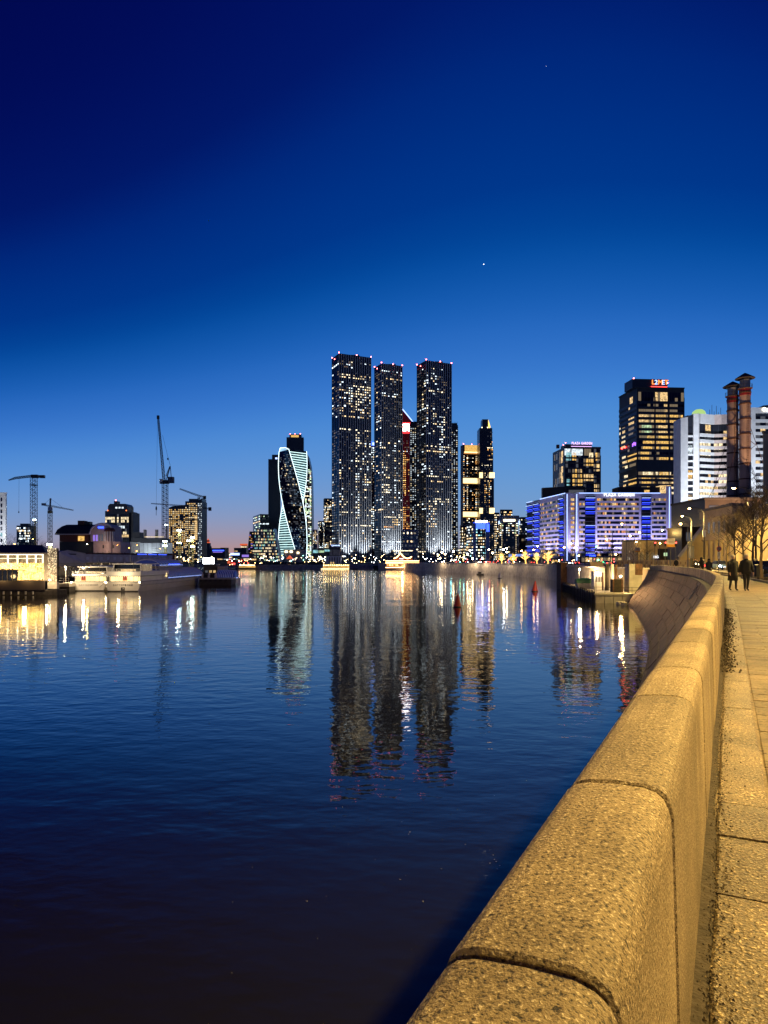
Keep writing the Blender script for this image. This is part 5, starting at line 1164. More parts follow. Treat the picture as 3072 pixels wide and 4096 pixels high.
# tall dark tower with neon roof letters
Y = 480; t, fs, H = px_block('office_tower', 'tall dark office tower with gold lit storeys and red neon roof letters', 2477, 2548, 2737, 1548, Y, 'facade_brown', 4.5); fr, lf = fs[0], fs[3]; W_ = Wins(t, 299)
A7 = lambda x: 2420+.407*x
def uo(x): s = (A7(x)-CX)/F; a = R(4.5); return (s*Y-PX(2548, Y))/(cos(a)-s*sin(a))
zo = lambda y: PZ(1450+.407*(y+20), Y)-GZ
spec = [(355, 493, 615, 'warm'), (460, 497, 525, 'dim_warm'), (460, 578, 612, 'warm'), (460, 632, 712, 'dim_warm'), (512, 330, 485, 'dim_warm'), (512, 497, 618, 'dim_warm'), (565, 332, 480, 'warm'), (565, 497, 620, 'gold'), (565, 632, 765, 'gold'), (620, 340, 482, 'dim_warm'), (668, 335, 482, 'green'), (668, 500, 615, 'warm'), (668, 640, 760, 'dim_warm'),
  (720, 335, 482, 'dim_warm'), (775, 412, 488, 'gold'), (775, 500, 622, 'gold'), (775, 638, 700, 'gold'), (828, 372, 488, 'gold'), (828, 503, 625, 'gold'), (828, 640, 665, 'warm'), (932, 325, 456, 'gold'), (988, 505, 632, 'gold'), (988, 643, 733, 'gold'), (1083, 345, 520, 'cream'), (1083, 545, 648, 'cream'), (1120, 510, 650, 'gold'), (1115, 672, 782, 'cream'), (1168, 335, 500, 'gold'), (1168, 520, 640, 'dim_warm'), (1168, 652, 735, 'warm'), (1272, 652, 765, 'cream'), (1328, 690, 782, 'gold'), (1262, 385, 438, 'gold'), (1205, 540, 640, 'warm'), (1540, 662, 690, 'warm'), (1540, 765, 795, 'warm'), (1645, 668, 700, 'warm')]
lit_spec(fr, W_, zo, uo, spec, 1.75, 6.2)
rows = [355, 408, 460, 512, 565, 620, 668, 720, 775, 828, 880, 932, 988, 1083, 1120, 1168, 1220, 1272, 1328]
for i, r_ in enumerate(rows):
    for j in range(15):
        x = 328+j*30
        if not any(s_[0] == r_ and s_[1]-22 < x+10 < s_[2]+8 for s_ in spec): W_.add(fr, uo(x), zo(r_), uo(x+26)-uo(x), 6.2, 'dim_warm' if (j*5+i*3) % 7 == 0 else 'night_pane', 0, .1)
lspec = [(370, .62, .78, 'warm'), (435, .55, .62, 'warm'), (575, .55, .85, 'warm'), (640, .2, .35, 'warm'), (650, .55, .85, 'dim_warm'), (625, .03, .08, 'cream'), (715, .16, .36, 'cream'), (768, .14, .34, 'warm'), (690, .55, .8, 'dim_warm'), (915, .18, .38, 'cream'), (945, .5, .99, 'gold'), (965, .2, .45, 'warm'), (1010, .35, .5, 'cream'), (1000, .6, .95, 'dim_warm'), (1135, .3, .5, 'cream'), (1180, .25, .4, 'warm'), (1170, .55, .99, 'gold'), (845, .5, .6, 'dim_warm')]
for r_, a, b, mk in lspec:
    n = max(1, round((b-a)*lf.L/2.2))
    for k in range(n): W_.add(lf, lf.L*(a+(b-a)*k/n), zo(r_), lf.L*(b-a)/n*.86, 5.6, mk, 0, .14)
W_.finish()
for r_ in rows: 
    for f in (fr, lf): f.box(t, 'storey_band', 'facade_dark', 0, f.L, .02, .32, zo(r_)-2.1, zo(r_)-.1)
for x in (318, 490, 628, 778): fr.box(t, 'pier', 'facade_dark', max(-.2, uo(x)-.4), min(fr.L, uo(x)+.4), .02, .5, 0, H-7)
for f in (fr, lf): f.box(t, 'cornice', 'facade_slate', -.1, f.L+.1, -.3, .6, H-.5, H+.15)
fr.box(t, 'dark_belt', 'facade_dark', 0, fr.L, .02, .45, zo(1040)-1, zo(1040)+6)
fr.box(t, 'roof_box', 'facade_dark', -2, fr.L*.69, -16, -3, H, H+6.6)
sg = thing; p = fr.pt(fr.L*.31, -2.4)
for ch, mk, dx in (('L', 'led_orange', 0), ('2', 'led_ice', 2.1), ('M', 'led_orange', 4.5), ('E', 'led_ice', 7.2), ('T', 'led_orange', 9.4)): q2 = fr.pt(fr.L*.345+dx, -2.4); flat_text(ch, 4.6, mk, t, (q2[0], q2[1], H+4.2), (R(90), 0, fr.rz), .3, 'LEFT')
fr.box(t, 'neon_underline', 'led_red', fr.L*.33, fr.L*.67, -2.6, -2.2, H+.8, H+1.4)
beacon(t, [(*fr.pt(-.5, -4), H+7.2), (*lf.pt(lf.L*.6, -2), H+3), (*fr.pt(fr.L*.68, -2.5), H+4)], .5)
for k_ in range(3): lf.box(t, 'neon_glyph', 'violet_neon' if 'violet_neon' in M else glow('violet_neon', (.35, .12, 1), 3).name, lf.L*(.78+.07*k_), lf.L*(.82+.07*k_), .33, .5, zo(812)+1.4+.7*(k_ % 2), zo(812)+3.6+.6*(k_ % 2))

for v in (.2, .38): m = MB(); p = lf.pt(lf.L*v, .6); m.ball((p[0], p[1], zo(812)+3), .7, 6, 4); m.build('red_lamp', M['bulb_red'], t)
# penthouse blocks on the hotel roof line
t = thing('podium_block', 'dark low block with a gold window on top of the hotel right half', 'building', (PX(2472, 462), 462, GZ)); x0 = PX(2472, 462)
m = MB(); m.box(0, PX(2640, 462)-x0, 0, 12, 0, PZ(1948, 462)-GZ); m.build('wall', M['facade_brown'], t); m = MB(); m.box(PX(2577, 462)-x0, PX(2598, 462)-x0, -.2, .02, PZ(1970, 462)-GZ, PZ(1960, 462)-GZ); m.build('window', M['gold'], t); m = MB(); m.box(PX(2640, 462)-x0+.1, PX(2682, 462)-x0, -1, 8, 0, PZ(1942, 462)-GZ); m.build('lit_stair_head', M['warm'], t)
# ---------------------------------------------------------------- white floodlit tower block
Y = 360; t = thing('office_tower', 'white floodlit tower block with banded storeys and a green lit dome', 'building', (PX(2733, Y), Y, GZ)); x0 = PX(2733, Y)
def Q(px): return PX(px, Y)-x0
def Zq(py): return PZ(py, Y)-GZ
m = MB(); m.prism([(0, 3), (Q(2752), 0), (Q(2752), 12), (0, 12)], 0, Zq(1668)); m.build('wall_slab', M['white_panel'], t)
m = MB(); m.prism([(Q(2752), .9), (Q(2774), .9), (Q(2774), 12), (Q(2752), 12)], 0, Zq(1660)); m.build('window_shaft', M['facade_dark'], t)
m = MB(); m.prism([(Q(2774), 0), (Q(2793), -.6), (Q(2793), 12), (Q(2774), 12)], 0, Zq(1655)); m.build('wall_slab', M['white_panel'], t)
m = MB(); m.prism([(Q(2793), -.6), (Q(2806), 2.2), (Q(2806), 12), (Q(2793), 12)], 0, Zq(1653)); m.build('wall_slab', M['white_panel'], t)
zs = [Zq(1450+.407*y) for y in (690, 750, 812, 873, 935, 997, 1058, 1120, 1180, 1240, 1300, 1362, 1420, 1480, 1540, 1600, 1660)]
f0 = Face((Q(2752), .9), (Q(2774), .9)); W_ = Wins(t, 299); q = random.Random(2)
m = MB()
for z in zs: m.box(Q(2752)+.02, Q(2774)-.02, .3, .88, z-2.2, z-1.3)
m.build('spandrels', M['white_panel'], t); 
for i, z in enumerate(zs): W_.add(f0, .25, z-1.2, f0.L-.5, 4.6, {3: 'cool', 7: 'gold', 11: 'warm', 14: 'warm'}.get(i, 'night_pane'), 0, .12)
# the recessed bay and the wing behind the chimneys
f1 = Face((Q(2806), 2.4), (Q(2874), 5.4)); f2 = Face((Q(2874), 5.4), (Q(3012), 1.0))
m = MB(); m.prism([f1.pt(0), f1.pt(f1.L), f2.pt(f2.L), (f2.pt(f2.L)[0], 16), (f1.pt(0)[0], 16)], 0, Zq(1655)); m.build('wall', M['facade_dark'], t)
for i, z in enumerate([Zq(1450+.407*y) for y in (690, 750, 812, 873, 935, 997, 1058, 1120, 1180, 1240, 1300, 1362, 1420)]):
    for f, mk, nb in ((f1, 'white_panel', 5), (f2, 'brick_pink', 8)):
        f.box(t, 'storey_band', mk, 0, f.L, .02, .8, z-1.5, z+.1)
        for j in range(nb):
            k = 'night_pane'
            if f is f1 and i == 2: k = 'cool' if j < 4 else 'night_pane'
            elif f is f1 and i in (3, 4): k = 'cream' if j < 4 else 'night_pane'
            elif i == 10 and f is f1: k = 'cream'
            elif f is f2 and i in (3, 7, 8, 9) and j < 3: k = 'cream' if q.random() < .7 else 'night_pane'
            elif q.random() < .12: k = 'warm'
            W_.add(f, f.L*j/nb+.2, z+.25, f.L/nb-.4, 5.6-1.6-.3+1.0, k, 0, .14)
for f, mk in ((f1, 'white_panel'), (f2, 'brick_pink')): f.box(t, 'top_band', mk, 0, f.L, .02, .9, Zq(1690), Zq(1652))
f1.box(t, 'dark_top_window', 'dark_glass', .1, f1.L-.1, .02, .3, Zq(1696), Zq(1674)) if 0 else None
W_.finish()
m = MB(); c = (Q(2820), 7); r_ = 27*Y/F; m.lathe([(r_*.9, 0), (r_, r_*.35), (r_*.86, r_*.75), (r_*.5, r_*1.02), (.05, r_*1.12)], 16, 0, c[0], c[1]); o = m.build('dome', M['dome_green'] if 'dome_green' in M else glow('dome_green', (.62, .95, .30), .75), t, True, loc=(0, 0, Zq(1655)))
for k in range(6): m = MB(); m.bar((Q(2868+k*9), 8, Zq(1655)), (Q(2868+k*9), 8, Zq(1655)+[4, 6.5, 3, 6, 2.5, 5][k]), .15); m.build('antenna', M['dark_steel'], t)
m = MB(); m.box(Q(2886), Q(2900), 6, 8, Zq(1655), Zq(1648)); m.build('roof_light', M['green'], t)
# right hand white wing cut by the frame, with a lamp emblem at its top
Y = 330; t = thing('office_tower', 'white floodlit tower wing with an unlit crown, cut by the right edge', 'building', (PX(3004, Y), Y, GZ)); x0 = PX(3004, Y); zt_ = Zq(1632)
zt_ = PZ(1632, Y)-GZ; Wd = 26; m = MB(); m.box(0, Wd, 0, 14, 0, zt_); m.build('wall', M['facade_dark'], t); m = MB(); m.box(-.1, 1.8, -.8, 14.1, 0, zt_+.1); m.build('corner_slab', M['white_panel'], t)
fh = 62*.407*Y/F; W_ = Wins(t, 120); f = Face((0, 0), (Wd, 0)); m = MB(); m.box(1.8, Wd, -.7, -.02, zt_-2.5, zt_+.1); m.build('top_band', M['white_panel'], t)
for i in range(16):
    z = zt_-5.6-fh*i; m = MB(); m.box(1.82, Wd, -.7, -.02, z-1.4, z); m.build('storey_band', M['white_panel'], t)
    for j in range(9): W_.add(f, 2.0+j*2.6, z+.1, 2.3, fh-1.6, 'warm' if (i*3+j) % 7 == 0 and i else 'dim_pane' if (i+j) % 2 else 'night_pane', 0, .12)
W_.finish()
m = MB(); m.xz([(5.0, zt_+.6), (20, zt_+.6), (20, zt_+1.4), (9, zt_+1.5), (5.6, zt_+1.1)], -.6, 4); m.build('crown', M['facade_dark'], t)
for k in range(3): m = MB(); m.lathe([(.35, -.1), (.9, -.1), (.9, .1), (.35, .1)], 12); o = m.build('emblem_ring', M['sign_white' if k % 2 else 'led_cream'], t, loc=(5.9+k*1.7, -1.0, zt_-.8-.4*(k % 2))); o.rotation_euler = FR
for px, Y_, tz, e in ((2768, 345, 40, 260000), (2830, 342, 30, 130000), (3030, 314, 38, 300000)):
    p = (PX(px, Y_), Y_-14, GZ+3); th_ = thing('floodlight', 'floodlight washing the white tower above px'.replace(' above px', {2768: ' left slab', 2830: ' banded bay', 3030: ' right wing'}[px]), 'floodlight', (p[0], p[1], GZ)); m = MB(); m.box(-.6, .6, -.4, .4, 2.2, 3.0); m.build('lamp_body', M['steel'], th_); m = MB(); m.bar((0, 0, 0), (0, 0, 2.2), .2); m.build('post', M['steel'], th_)
    l = bpy.data.lights.new('flood_beam', 'SPOT'); l.energy = e; l.color = (.86, .93, 1); l.spot_size = R(100); l.spot_blend = 1; l.shadow_soft_size = .5
    o = bpy.data.objects.new('flood_beam', l); COL.objects.link(o); o.parent = th_; o.location = (0, 0, 3.2); o.rotation_euler = (Vector((0, 14, tz-3))).to_track_quat('-Z', 'Y').to_euler()

# ---------------------------------------------------------------- twisted tower with glowing ribs
Y = 1480; cx = PX(1171, Y); zt = PZ(1806, Y)-GZ; Rr = 30.5; tw = thing('twisted_tower', 'twisted glass tower with glowing white edges and ribs', 'building', (cx, Y, GZ))
def corner(k, s, r=Rr): a = R(172+128*s + 90*k)+0; a = R(172+128*(1-s)*0+128*s+90*k); return Vector((r*cos(a), r*sin(a), 0))
# s = 0 at the top, 1 at the ground; corners turn with height
def cpt(k, s, r=Rr): a = R(172+128*s+90*k); return Vector((r*cos(a), r*sin(a), zt*(1-s)))
n = 44; m = MB(); vs = []; fs = []; sub = 3
def ringpts(s):
    out = []
    for k in range(4):
        a, b = cpt(k, s, Rr*.98), cpt(k+1, s, Rr*.98)
        for j in range(sub): u = j/sub; out.append(a.lerp(b, u))
    return out
for i in range(n+1): vs += ringpts(i/n)
q_ = 4*sub
for i in range(n):
    for j in range(q_): fs.append((i*q_+j, (i+1)*q_+j, (i+1)*q_+(j+1) % q_, i*q_+(j+1) % q_))
fs.append(tuple(range(q_))); m.add(vs, fs); m.build('glass_skin', M['dark_glass'], tw)
for k in range(4):
    m = MB(); m.tube([cpt(k, i/30, Rr+.3) for i in range(31)], .6, 5); m.build('edge_light', M['led_white'], tw)
glow('rib_white', (.70, 1, .98), 1.9); nr = 46
for k in (1, 3):
    for i in range(1, nr):
        s = i/nr; a, b = cpt(k, s, Rr+.1), cpt(k+1, s, Rr+.1); m = MB(); m.bar(a, b, .9, 1.0); m.build('rib_light', M['rib_white'], tw)
glow('rib_glow', (.22, .55, .62), .22, var=.8, vs=.12); m = MB()  # glow among the ribs, put in as dim teal strips
for k in (1, 3):
    for i in range(1, nr-1):
        s, s1 = (i+.12)/nr, (i+.88)/nr; m.add([cpt(k, s1, Rr+.02), cpt(k+1, s1, Rr+.02), cpt(k+1, s, Rr+.02), cpt(k, s, Rr+.02)], [(0, 1, 2, 3)])
m.build('rib_glow_strips', M['rib_glow'], tw)['kind'] = 'stuff'
q = random.Random(5)   # lit rooms, and blue panes glowing for the glass's sheen, stepped storey by storey round the twist
cell = []
for i in range(2, 58):
    s = 1-i/60
    for k in (0, 1, 2, 3):
        for j in range(12):
            if q.random() < (.42 if .35 < (j+.5)/12 < .95 else .2)*(1.1 if k in (0, 2) else .35):
                a, b = cpt(k, s, Rr+.06), cpt(k+1, s, Rr+.06); a1, b1 = cpt(k, s-.010, Rr+.06), cpt(k+1, s-.010, Rr+.06); cell.append((a.lerp(b, j/12+.01), a.lerp(b, (j+.9)/12), a1.lerp(b1, (j+.9)/12), a1.lerp(b1, j/12+.01), q.choice((0, 1, 1, 1, 2, 2, 2, 2))))
m = MB()
for a, b, c, d, mi in cell: m.add([a, b, c, d], [(0, 1, 2, 3)], mi)
m.build('rooms_and_sheen', [M['cream'], M['glass_sheen'] if 'glass_sheen' in M else glow('glass_sheen', (.42, .62, .85), .35, var=.8, vs=.2), M['dim_pane']], tw)['kind'] = 'stuff'
# sail-like crown
a, b, c, d = cpt(0, 0), cpt(1, 0), cpt(2, 0), cpt(3, 0); m = MB(); m.bar(a, a+Vector((2, 2, 9)), 1); m.tube([a+Vector((0, 0, 0)), a+Vector((2, 3, 9)), a.lerp(b, .5)+Vector((3, 5, 7)), b+Vector((0, 1, 0))], .7, 5); m.build('crown_edge', M['led_white'], tw)
for k in range(9): u = k/9+.05; p = a.lerp(b, u); m = MB(); m.bar(p, Vector((a.x+2, a.y+3, a.z+9)).lerp(b, u*.9), .45); m.build('crown_rib', M['rib_white'], tw)
# neighbours of the twisted tower
t, fs, H = plain('skyscraper', 'dark stepped tower with a yellow lit belt left of the twisted tower', 1073, 1074, 1122, 1838, 1640, 'facade_dark', 8, 62, .35, 71, .6, 5, 90, nl=0, rowp=.01)
fs[0].box(t, 'lit_belt', 'cream', .3, fs[0].L*.9, .3, 1, PZ(1892, 1640)-GZ, PZ(1876, 1640)-GZ); fs[0].box(t, 'lit_belt', 'warm', .3, fs[0].L*.9, .3, 1, PZ(1908, 1640)-GZ, PZ(1901, 1640)-GZ)
m = MB(); m.box(8, 26, 2, 20, H, H+12); m.build('roof_setback', M['facade_dark'], t); m = MB(); m.box(16, 21, 1.4, 1.9, H+.4, H+5); m.build('blue_sign', M['led_ice'], t)
t, fs, H = plain('skyscraper', 'dark tower with a small gold lit crown behind the twisted tower', 1146, 1148, 1216, 1755, 1760, 'facade_dark', 8, 40, .4, 72, 1, 5, 60, nl=0, rowp=.02, wm=('amber', 'gold'))
m = MB(); m.box(6, 36, 2, 24, H, H+12); m.build('crown', M['facade_dark'], t); m = MB(); m.box(10, 30, 1.6, 1.98, H+3, H+10); m.build('crown_window', M['gold'], t); beacon(t, [(8, 3, H+13), (20, 3, H+13), (34, 3, H+13)], 1.2)
Y = 1600; t = thing('skyscraper', 'curved dark tower with green white storeys peeping right of the twisted tower', 'building', (PX(1190, Y), Y, GZ)); x0 = PX(1190, Y)
prof = [(PX(p, Y)-x0, PZ(y, Y)-GZ) for p, y in ((1222, 1808), (1232, 1822), (1241, 1862), (1246, 1920), (1248, 2020), (1249, 2100), (1249, 2250))][::-1]
m = MB(); m.xz([(0, 0)] + [(a, max(0, b)) for a, b in prof] + [(0, PZ(1808, Y)-GZ)], 0, 40); m.build('wall', M['facade_dark'], t)
W_ = Wins(t, 150); f = Face((0, 0), (PX(1245, Y)-x0, 0)); pk = cluster(81, 60, 9, .4, .15, ('green', 'green', 'cool'), ('cream',), .25); grid(W_, f, 3, PZ(1870, Y)-GZ, 9, 60, pk, .95, .5); W_.finish()
m = MB(); m.tube([(a, -.4, max(0, b)) for a, b in prof], .6, 5); m.build('edge_light', M['dim_pane'], t)
Y = 1150; t = thing('office_block', 'low glass block with sloping sides and a lattice of lit storeys', 'building', (PX(1006, Y), Y, GZ)); x0 = PX(1006, Y); g = lambda p: PX(p, Y)-x0
zt_ = PZ(2114, Y)-GZ; m = MB(); m.xz([(0, 0), (g(1120), 0), (g(1095), zt_), (g(1022), zt_)], 0, 30); m.build('wall', M['facade_dark'], t); f = Face((0, 0), (g(1120), 0)); W_ = Wins(t, 200); q = random.Random(6)
for i in range(11):
    z = 1+zt_*i/11.3; a = g(1022)*i/11; b = g(1120)-(g(1120)-g(1095))*i/11; nb = 16
    for j in range(nb):
        if q.random() < .72: W_.add(f, a+(b-a)*j/nb+.3, z+.6, (b-a)/nb-.5, 2.6, q.choice(['green', 'cream', 'warm', 'cream', 'teal', 'dim_pane']), .02, .3)
    m = MB(); m.box(a, b, -.5, -.02, z-.3, z+.25); m.build('storey_band', M['fin_silver'], t)
W_.finish()
for j in range(9): u = j/8; m = MB(); m.bar((g(1120)*u, -.6, 0), (g(1022)+(g(1095)-g(1022))*u, -.6, zt_), .5); m.build('lattice_bar', M['fin_silver'], t)
plain('office_block', 'pair of dark office slabs behind the sloping glass block', 1012, 1040, 1076, 2056, 1500, 'facade_dark', 8, 18, .7, 83, .4, 20, 60, cool=('green', 'cool'), nl=5, rowp=.2)
Y = 1180; t = thing('office_block', 'dark leaning block with magenta and violet lights, left of the glass block', 'building', (PX(985, Y), Y, GZ)); x0 = PX(985, Y); m = MB(); m.xz([(0, 0), (g(1012)-g(985), 0), (PX(1020, Y)-x0, PZ(2126, Y)-GZ), (PX(998, Y)-x0, PZ(2126, Y)-GZ)], 0, 20); m.build('wall', M['facade_dark'], t)
q = random.Random(9)
for k in range(16): z = 3+k*3; m = MB(); x = 1+k*.25+q.random()*6; m.box(x, x+2+q.random()*3, -.4, -.02, z, z+1.2); m.build('light_strip', M[q.choice(['violet', 'warm', 'led_red', 'amber'])], t)
plain('office_block', 'warm lit office slab standing against the tallest dark skyscraper', 1294, 1298, 1336, 1993, 1250, 'facade_slate', 7, 40, .95, 84, .8, 12, 120, rowp=.2)
plain('apartment_tower', 'dark block with white lit lower storeys, second left of the tallest skyscraper', 1272, 1275, 1297, 2084, 1300, 'facade_slate', 5, 22, .5, 85, .1, 10, 50)
plain('apartment_tower', 'beige slab with dim windows right of the curved dark tower', 1249, 1252, 1270, 2118, 1350, 'cream_wall', 5, 20, .5, 86, .8, 10, 40)
# ---------------------------------------------------------------- left bank and far shore ground
LBZ = 2.6
g = MB(); g.prism([(-900, 100), (-112, 118), (-100, 145), (-84, 178), (-70, 212), (-64, 250), (-86, 400), (-125, 560), (-60, 566), (-12, 578), (-5, 575), (30, 621), (40, 1199), (-900, 1199)], -3.9, LBZ)
structure(g.build('left_bank', M['earth']))
g = MB(); g.add([(-9000, 1199, 2.2), (9000, 1199, 2.2), (9000, 12000, 2.2), (-9000, 12000, 2.2)], [(0, 1, 2, 3)]); structure(g.build('terrain', M['earth']))
g = MB(); g.add([(500, 100, 2.2), (9000, 100, 2.2), (9000, 1199, 2.2), (500, 1199, 2.2)], [(0, 1, 2, 3)]); g.add([(-9000, 100, 2.2), (-900, 100, 2.2), (-900, 1199, 2.2), (-9000, 1199, 2.2)], [(0, 1, 2, 3)]); structure(g.build('land', M['earth']))
fb = thing('far_quay_wall', 'dark quay wall closing the far side of the bay', 'wall')
FP = [(-125.5, 559), (-95, 560.5), (-60, 565), (-38, 569), (-12, 577)]
for (a, b) in zip(FP, FP[1:]): m = MB(); m.prism([(a[0], a[1]-.4), (b[0]-.1, b[1]-.4), (b[0]-.1, b[1]+.6), (a[0], a[1]+.6)], -2, 3.6); m.build('wall_panel', M['grey_concrete'], fb)
m = MB(); m.prism([(-12, 576), (2.5, 580), (2.5, 582), (-12, 578)], -2, 3.9); tag(m.build('quay_wall', M['pale_concrete']), 'short pale quay wall left of the red lit floating restaurant', 'wall')

# ---------------------------------------------------------------- light draped floating pavilion at the left
bg_ = thing('floating_pavilion', 'moored pavilion with a wall of golden fairy lights', 'pavilion', (0, 0, 0))
def L_(px, Y=136): return PX(px, Y)
Yb = 136; x0, x1 = L_(-60), L_(188); xm = L_(228)
def lb(name, mk, *b, par=None): m = MB(); m.box(*b); return m.build(name, M[mk], par or bg_)
lb('pontoon', 'timber_dark', x0-6, xm+.6, Yb-1.2, Yb+3, -.6, 1.0); lb('fender_belt', 'facade_brown', x0-6, x1+.2, Yb-1.35, Yb-1.2, 1.0, 2.75); lb('deck', 'timber_dark', x0-6, x1+.3, Yb-1.25, Yb+3, 2.7, 2.85)
for k in range(8): lb('bollard_pipe', 'pale_concrete', x0+k*1.45, x0+k*1.45+.22, Yb-1.5, Yb-1.21, .15, .75)
zt = PZ(2212, Yb); zr = PZ(2196, Yb); zmid = PZ(2252, Yb); zf = 2.86
m = MB(); m.prism([(x0-6, Yb+.5), (x1, Yb+.5), (PX(222, Yb+13), Yb+13), (x0-6, Yb+13)], zf, zt); m.build('hall_wall', M['cream_wall'], bg_)
m = MB(); m.add([(x0-7, Yb-.9, zt), (x1+.2, Yb-.9, zt), (PX(220, Yb+13.5), Yb+13.5, zt), (x0-7, Yb+13.5, zt), (x0-7, Yb+4, zr+1.0), (L_(120), Yb+4, zr+.9)], [(0, 1, 2, 3)]); m.add([(x0-7, Yb-.9, zt+.02), (x1+.2, Yb-.9, zt+.02), (L_(118), Yb+5, zr+.9), (x0-7, Yb+5, zr+1.0)], [(0, 1, 2, 3)]); m.add([(x1+.2, Yb-.9, zt+.02), (PX(220, Yb+13.5), Yb+13.5, zt+.02), (L_(118), Yb+5, zr+.9)], [(0, 1, 2)]); m.build('roof', M['roof_dark'], bg_)
lb('roof_fascia', 'cream_wall', x0-7, x1+.25, Yb-1.0, Yb-.88, zt-.25, zt+.05)
pxs = [-58, -10, 28, 67, 105, 140, 168]
for a, b in zip(pxs, pxs[1:]):
    xa, xb = L_(a)+.15, L_(b)-.15
    w_ = lb('window', 'pav_room' if 'pav_room' in M else glow('pav_room', (1, .66, .30), .34, var=.8, vs=1.5).name, xa, xb, Yb+.38, Yb+.5, zmid, zt-.45); lb('mullion', 'cream_wall', (xa+xb)/2-.05, (xa+xb)/2+.05, Yb+.3, Yb+.37, zmid, zt-.45, par=w_); lb('transom', 'led_cream', xa, xb, Yb+.3, Yb+.37, zmid+(zt-zmid)*.45, zmid+(zt-zmid)*.45+.05, par=w_)
    lb('light_chain', 'led_cream', L_(b)-.08, L_(b)+.08, Yb+.2, Yb+.3, zmid, zt-.3)
lb('light_chain', 'led_cream', x0-6, L_(168)+.08, Yb+.2, Yb+.3, zt-.36, zt-.24)
lb('side_pier', 'cream_wall', L_(172), x1, Yb+.2, Yb+.49, zf, zt-.3)
q = random.Random(8); m = MB(); xa, xb = x0-6, L_(174)
for i in range(5200):
    x = xa+(xb-xa)*q.random(); z = zf+.1+(zmid-zf-.1)*q.random(); 
    if L_(-60) < x < L_(68) and z < PZ(2278, Yb): continue
    r_ = q.uniform(.022, .045); y = Yb+.42-q.random()*.25; m.add([(x-r_, y, z), (x, y, z-r_), (x+r_, y, z), (x, y, z+r_), (x, y-r_, z)], [(0,1,4), (1,2,4), (2,3,4), (3,0,4)], q.choice((0, 0, 0, 1)))
m.build('fairy_lights', [M['fairy_gold'] if 'fairy_gold' in M else glow('fairy_gold', (1, .56, .11), 14), M['led_cream']], bg_)['kind'] = 'stuff'
lb('curtain_back', 'curtain_back' if 'curtain_back' in M else glow('curtain_back', (1, .48, .07), .32, var=.95, vs=3).name, L_(68), xb, Yb+.44, Yb+.49, zf, zmid)
d_ = lb('doorway', 'dark_glass', L_(-60), L_(68), Yb+.42, Yb+.49, zf, PZ(2279, Yb))
for k in range(7): lb('door_frame', 'facade_brown', L_(-58)+k*1.02, L_(-58)+k*1.02+.14, Yb+.3, Yb+.41, zf, PZ(2279, Yb), par=d_)
lb('door_lintel', 'facade_brown', L_(-60), L_(68), Yb+.28, Yb+.41, PZ(2282, Yb), PZ(2277, Yb), par=d_)
# stone screen tower beside it, speckled with lights
t = thing('screen_tower', 'square tower clad in lit stone-like mesh at the pavilion end', 'tower', (L_(190), Yb, 1.0)); wd = xm-L_(190); zz = PZ(2191, Yb)-1
mat('mesh_stone', (.42, .34, .26), .8, var=.4, vs=5)
m = MB(); m.box(.05, wd-.05, .1, .85, 0, zz-.1); m.build('tower_core', M['joint_dark'], t); q = random.Random(12)
rows = 12
for r_ in range(rows):
    x = 0; z0_, z1_ = 1.6+(zz-1.7)*r_/rows, 1.6+(zz-1.7)*(r_+1)/rows
    while x < wd-.05: w_ = min(wd-x, q.uniform(.3, .75)); o = q.random()*.06; m = MB(); m.box(x+.02, x+w_-.02, -.03-o, .12, z0_+.02, z1_-.02); m.build('stone', M['mesh_stone'], t); x += w_
m = MB(); m.box(0, wd, -.02, .9, .2, 1.58); m.build('plinth', M['cream_wall'], t)
m = MB()
for i in range(420): x, z = wd*q.random(), 1.7+(zz-1.8)*q.random(); r_ = .03; m.add([(x-r_, -.14, z), (x, -.14, z-r_), (x+r_, -.14, z), (x, -.14, z+r_), (x, -.18, z)], [(0,1,4), (1,2,4), (2,3,4), (3,0,4)])
m.build('fairy_lights', M['led_cream'], t)['kind'] = 'stuff'
lamp_or_fill_light(t, (wd*.5, -2.2, 2.0), 420, (1, .72, .38), .2); m = MB(); m.lathe([(.12, 0), (.16, .08), (.06, .16)], 8); m.build('floor_lamp', M['bulb_warm'], t, loc=(wd*.5, -1.0, 1.9))
lamp_or_fill_light(bg_, (L_(120), Yb-2.2, 3.6), 420, (1, .66, .26), .4); lamp_or_fill_light(bg_, (L_(20), Yb-2.2, 3.6), 350, (1, .66, .26), .4)  # added fill lights before the pavilion front, no lamp hangs there

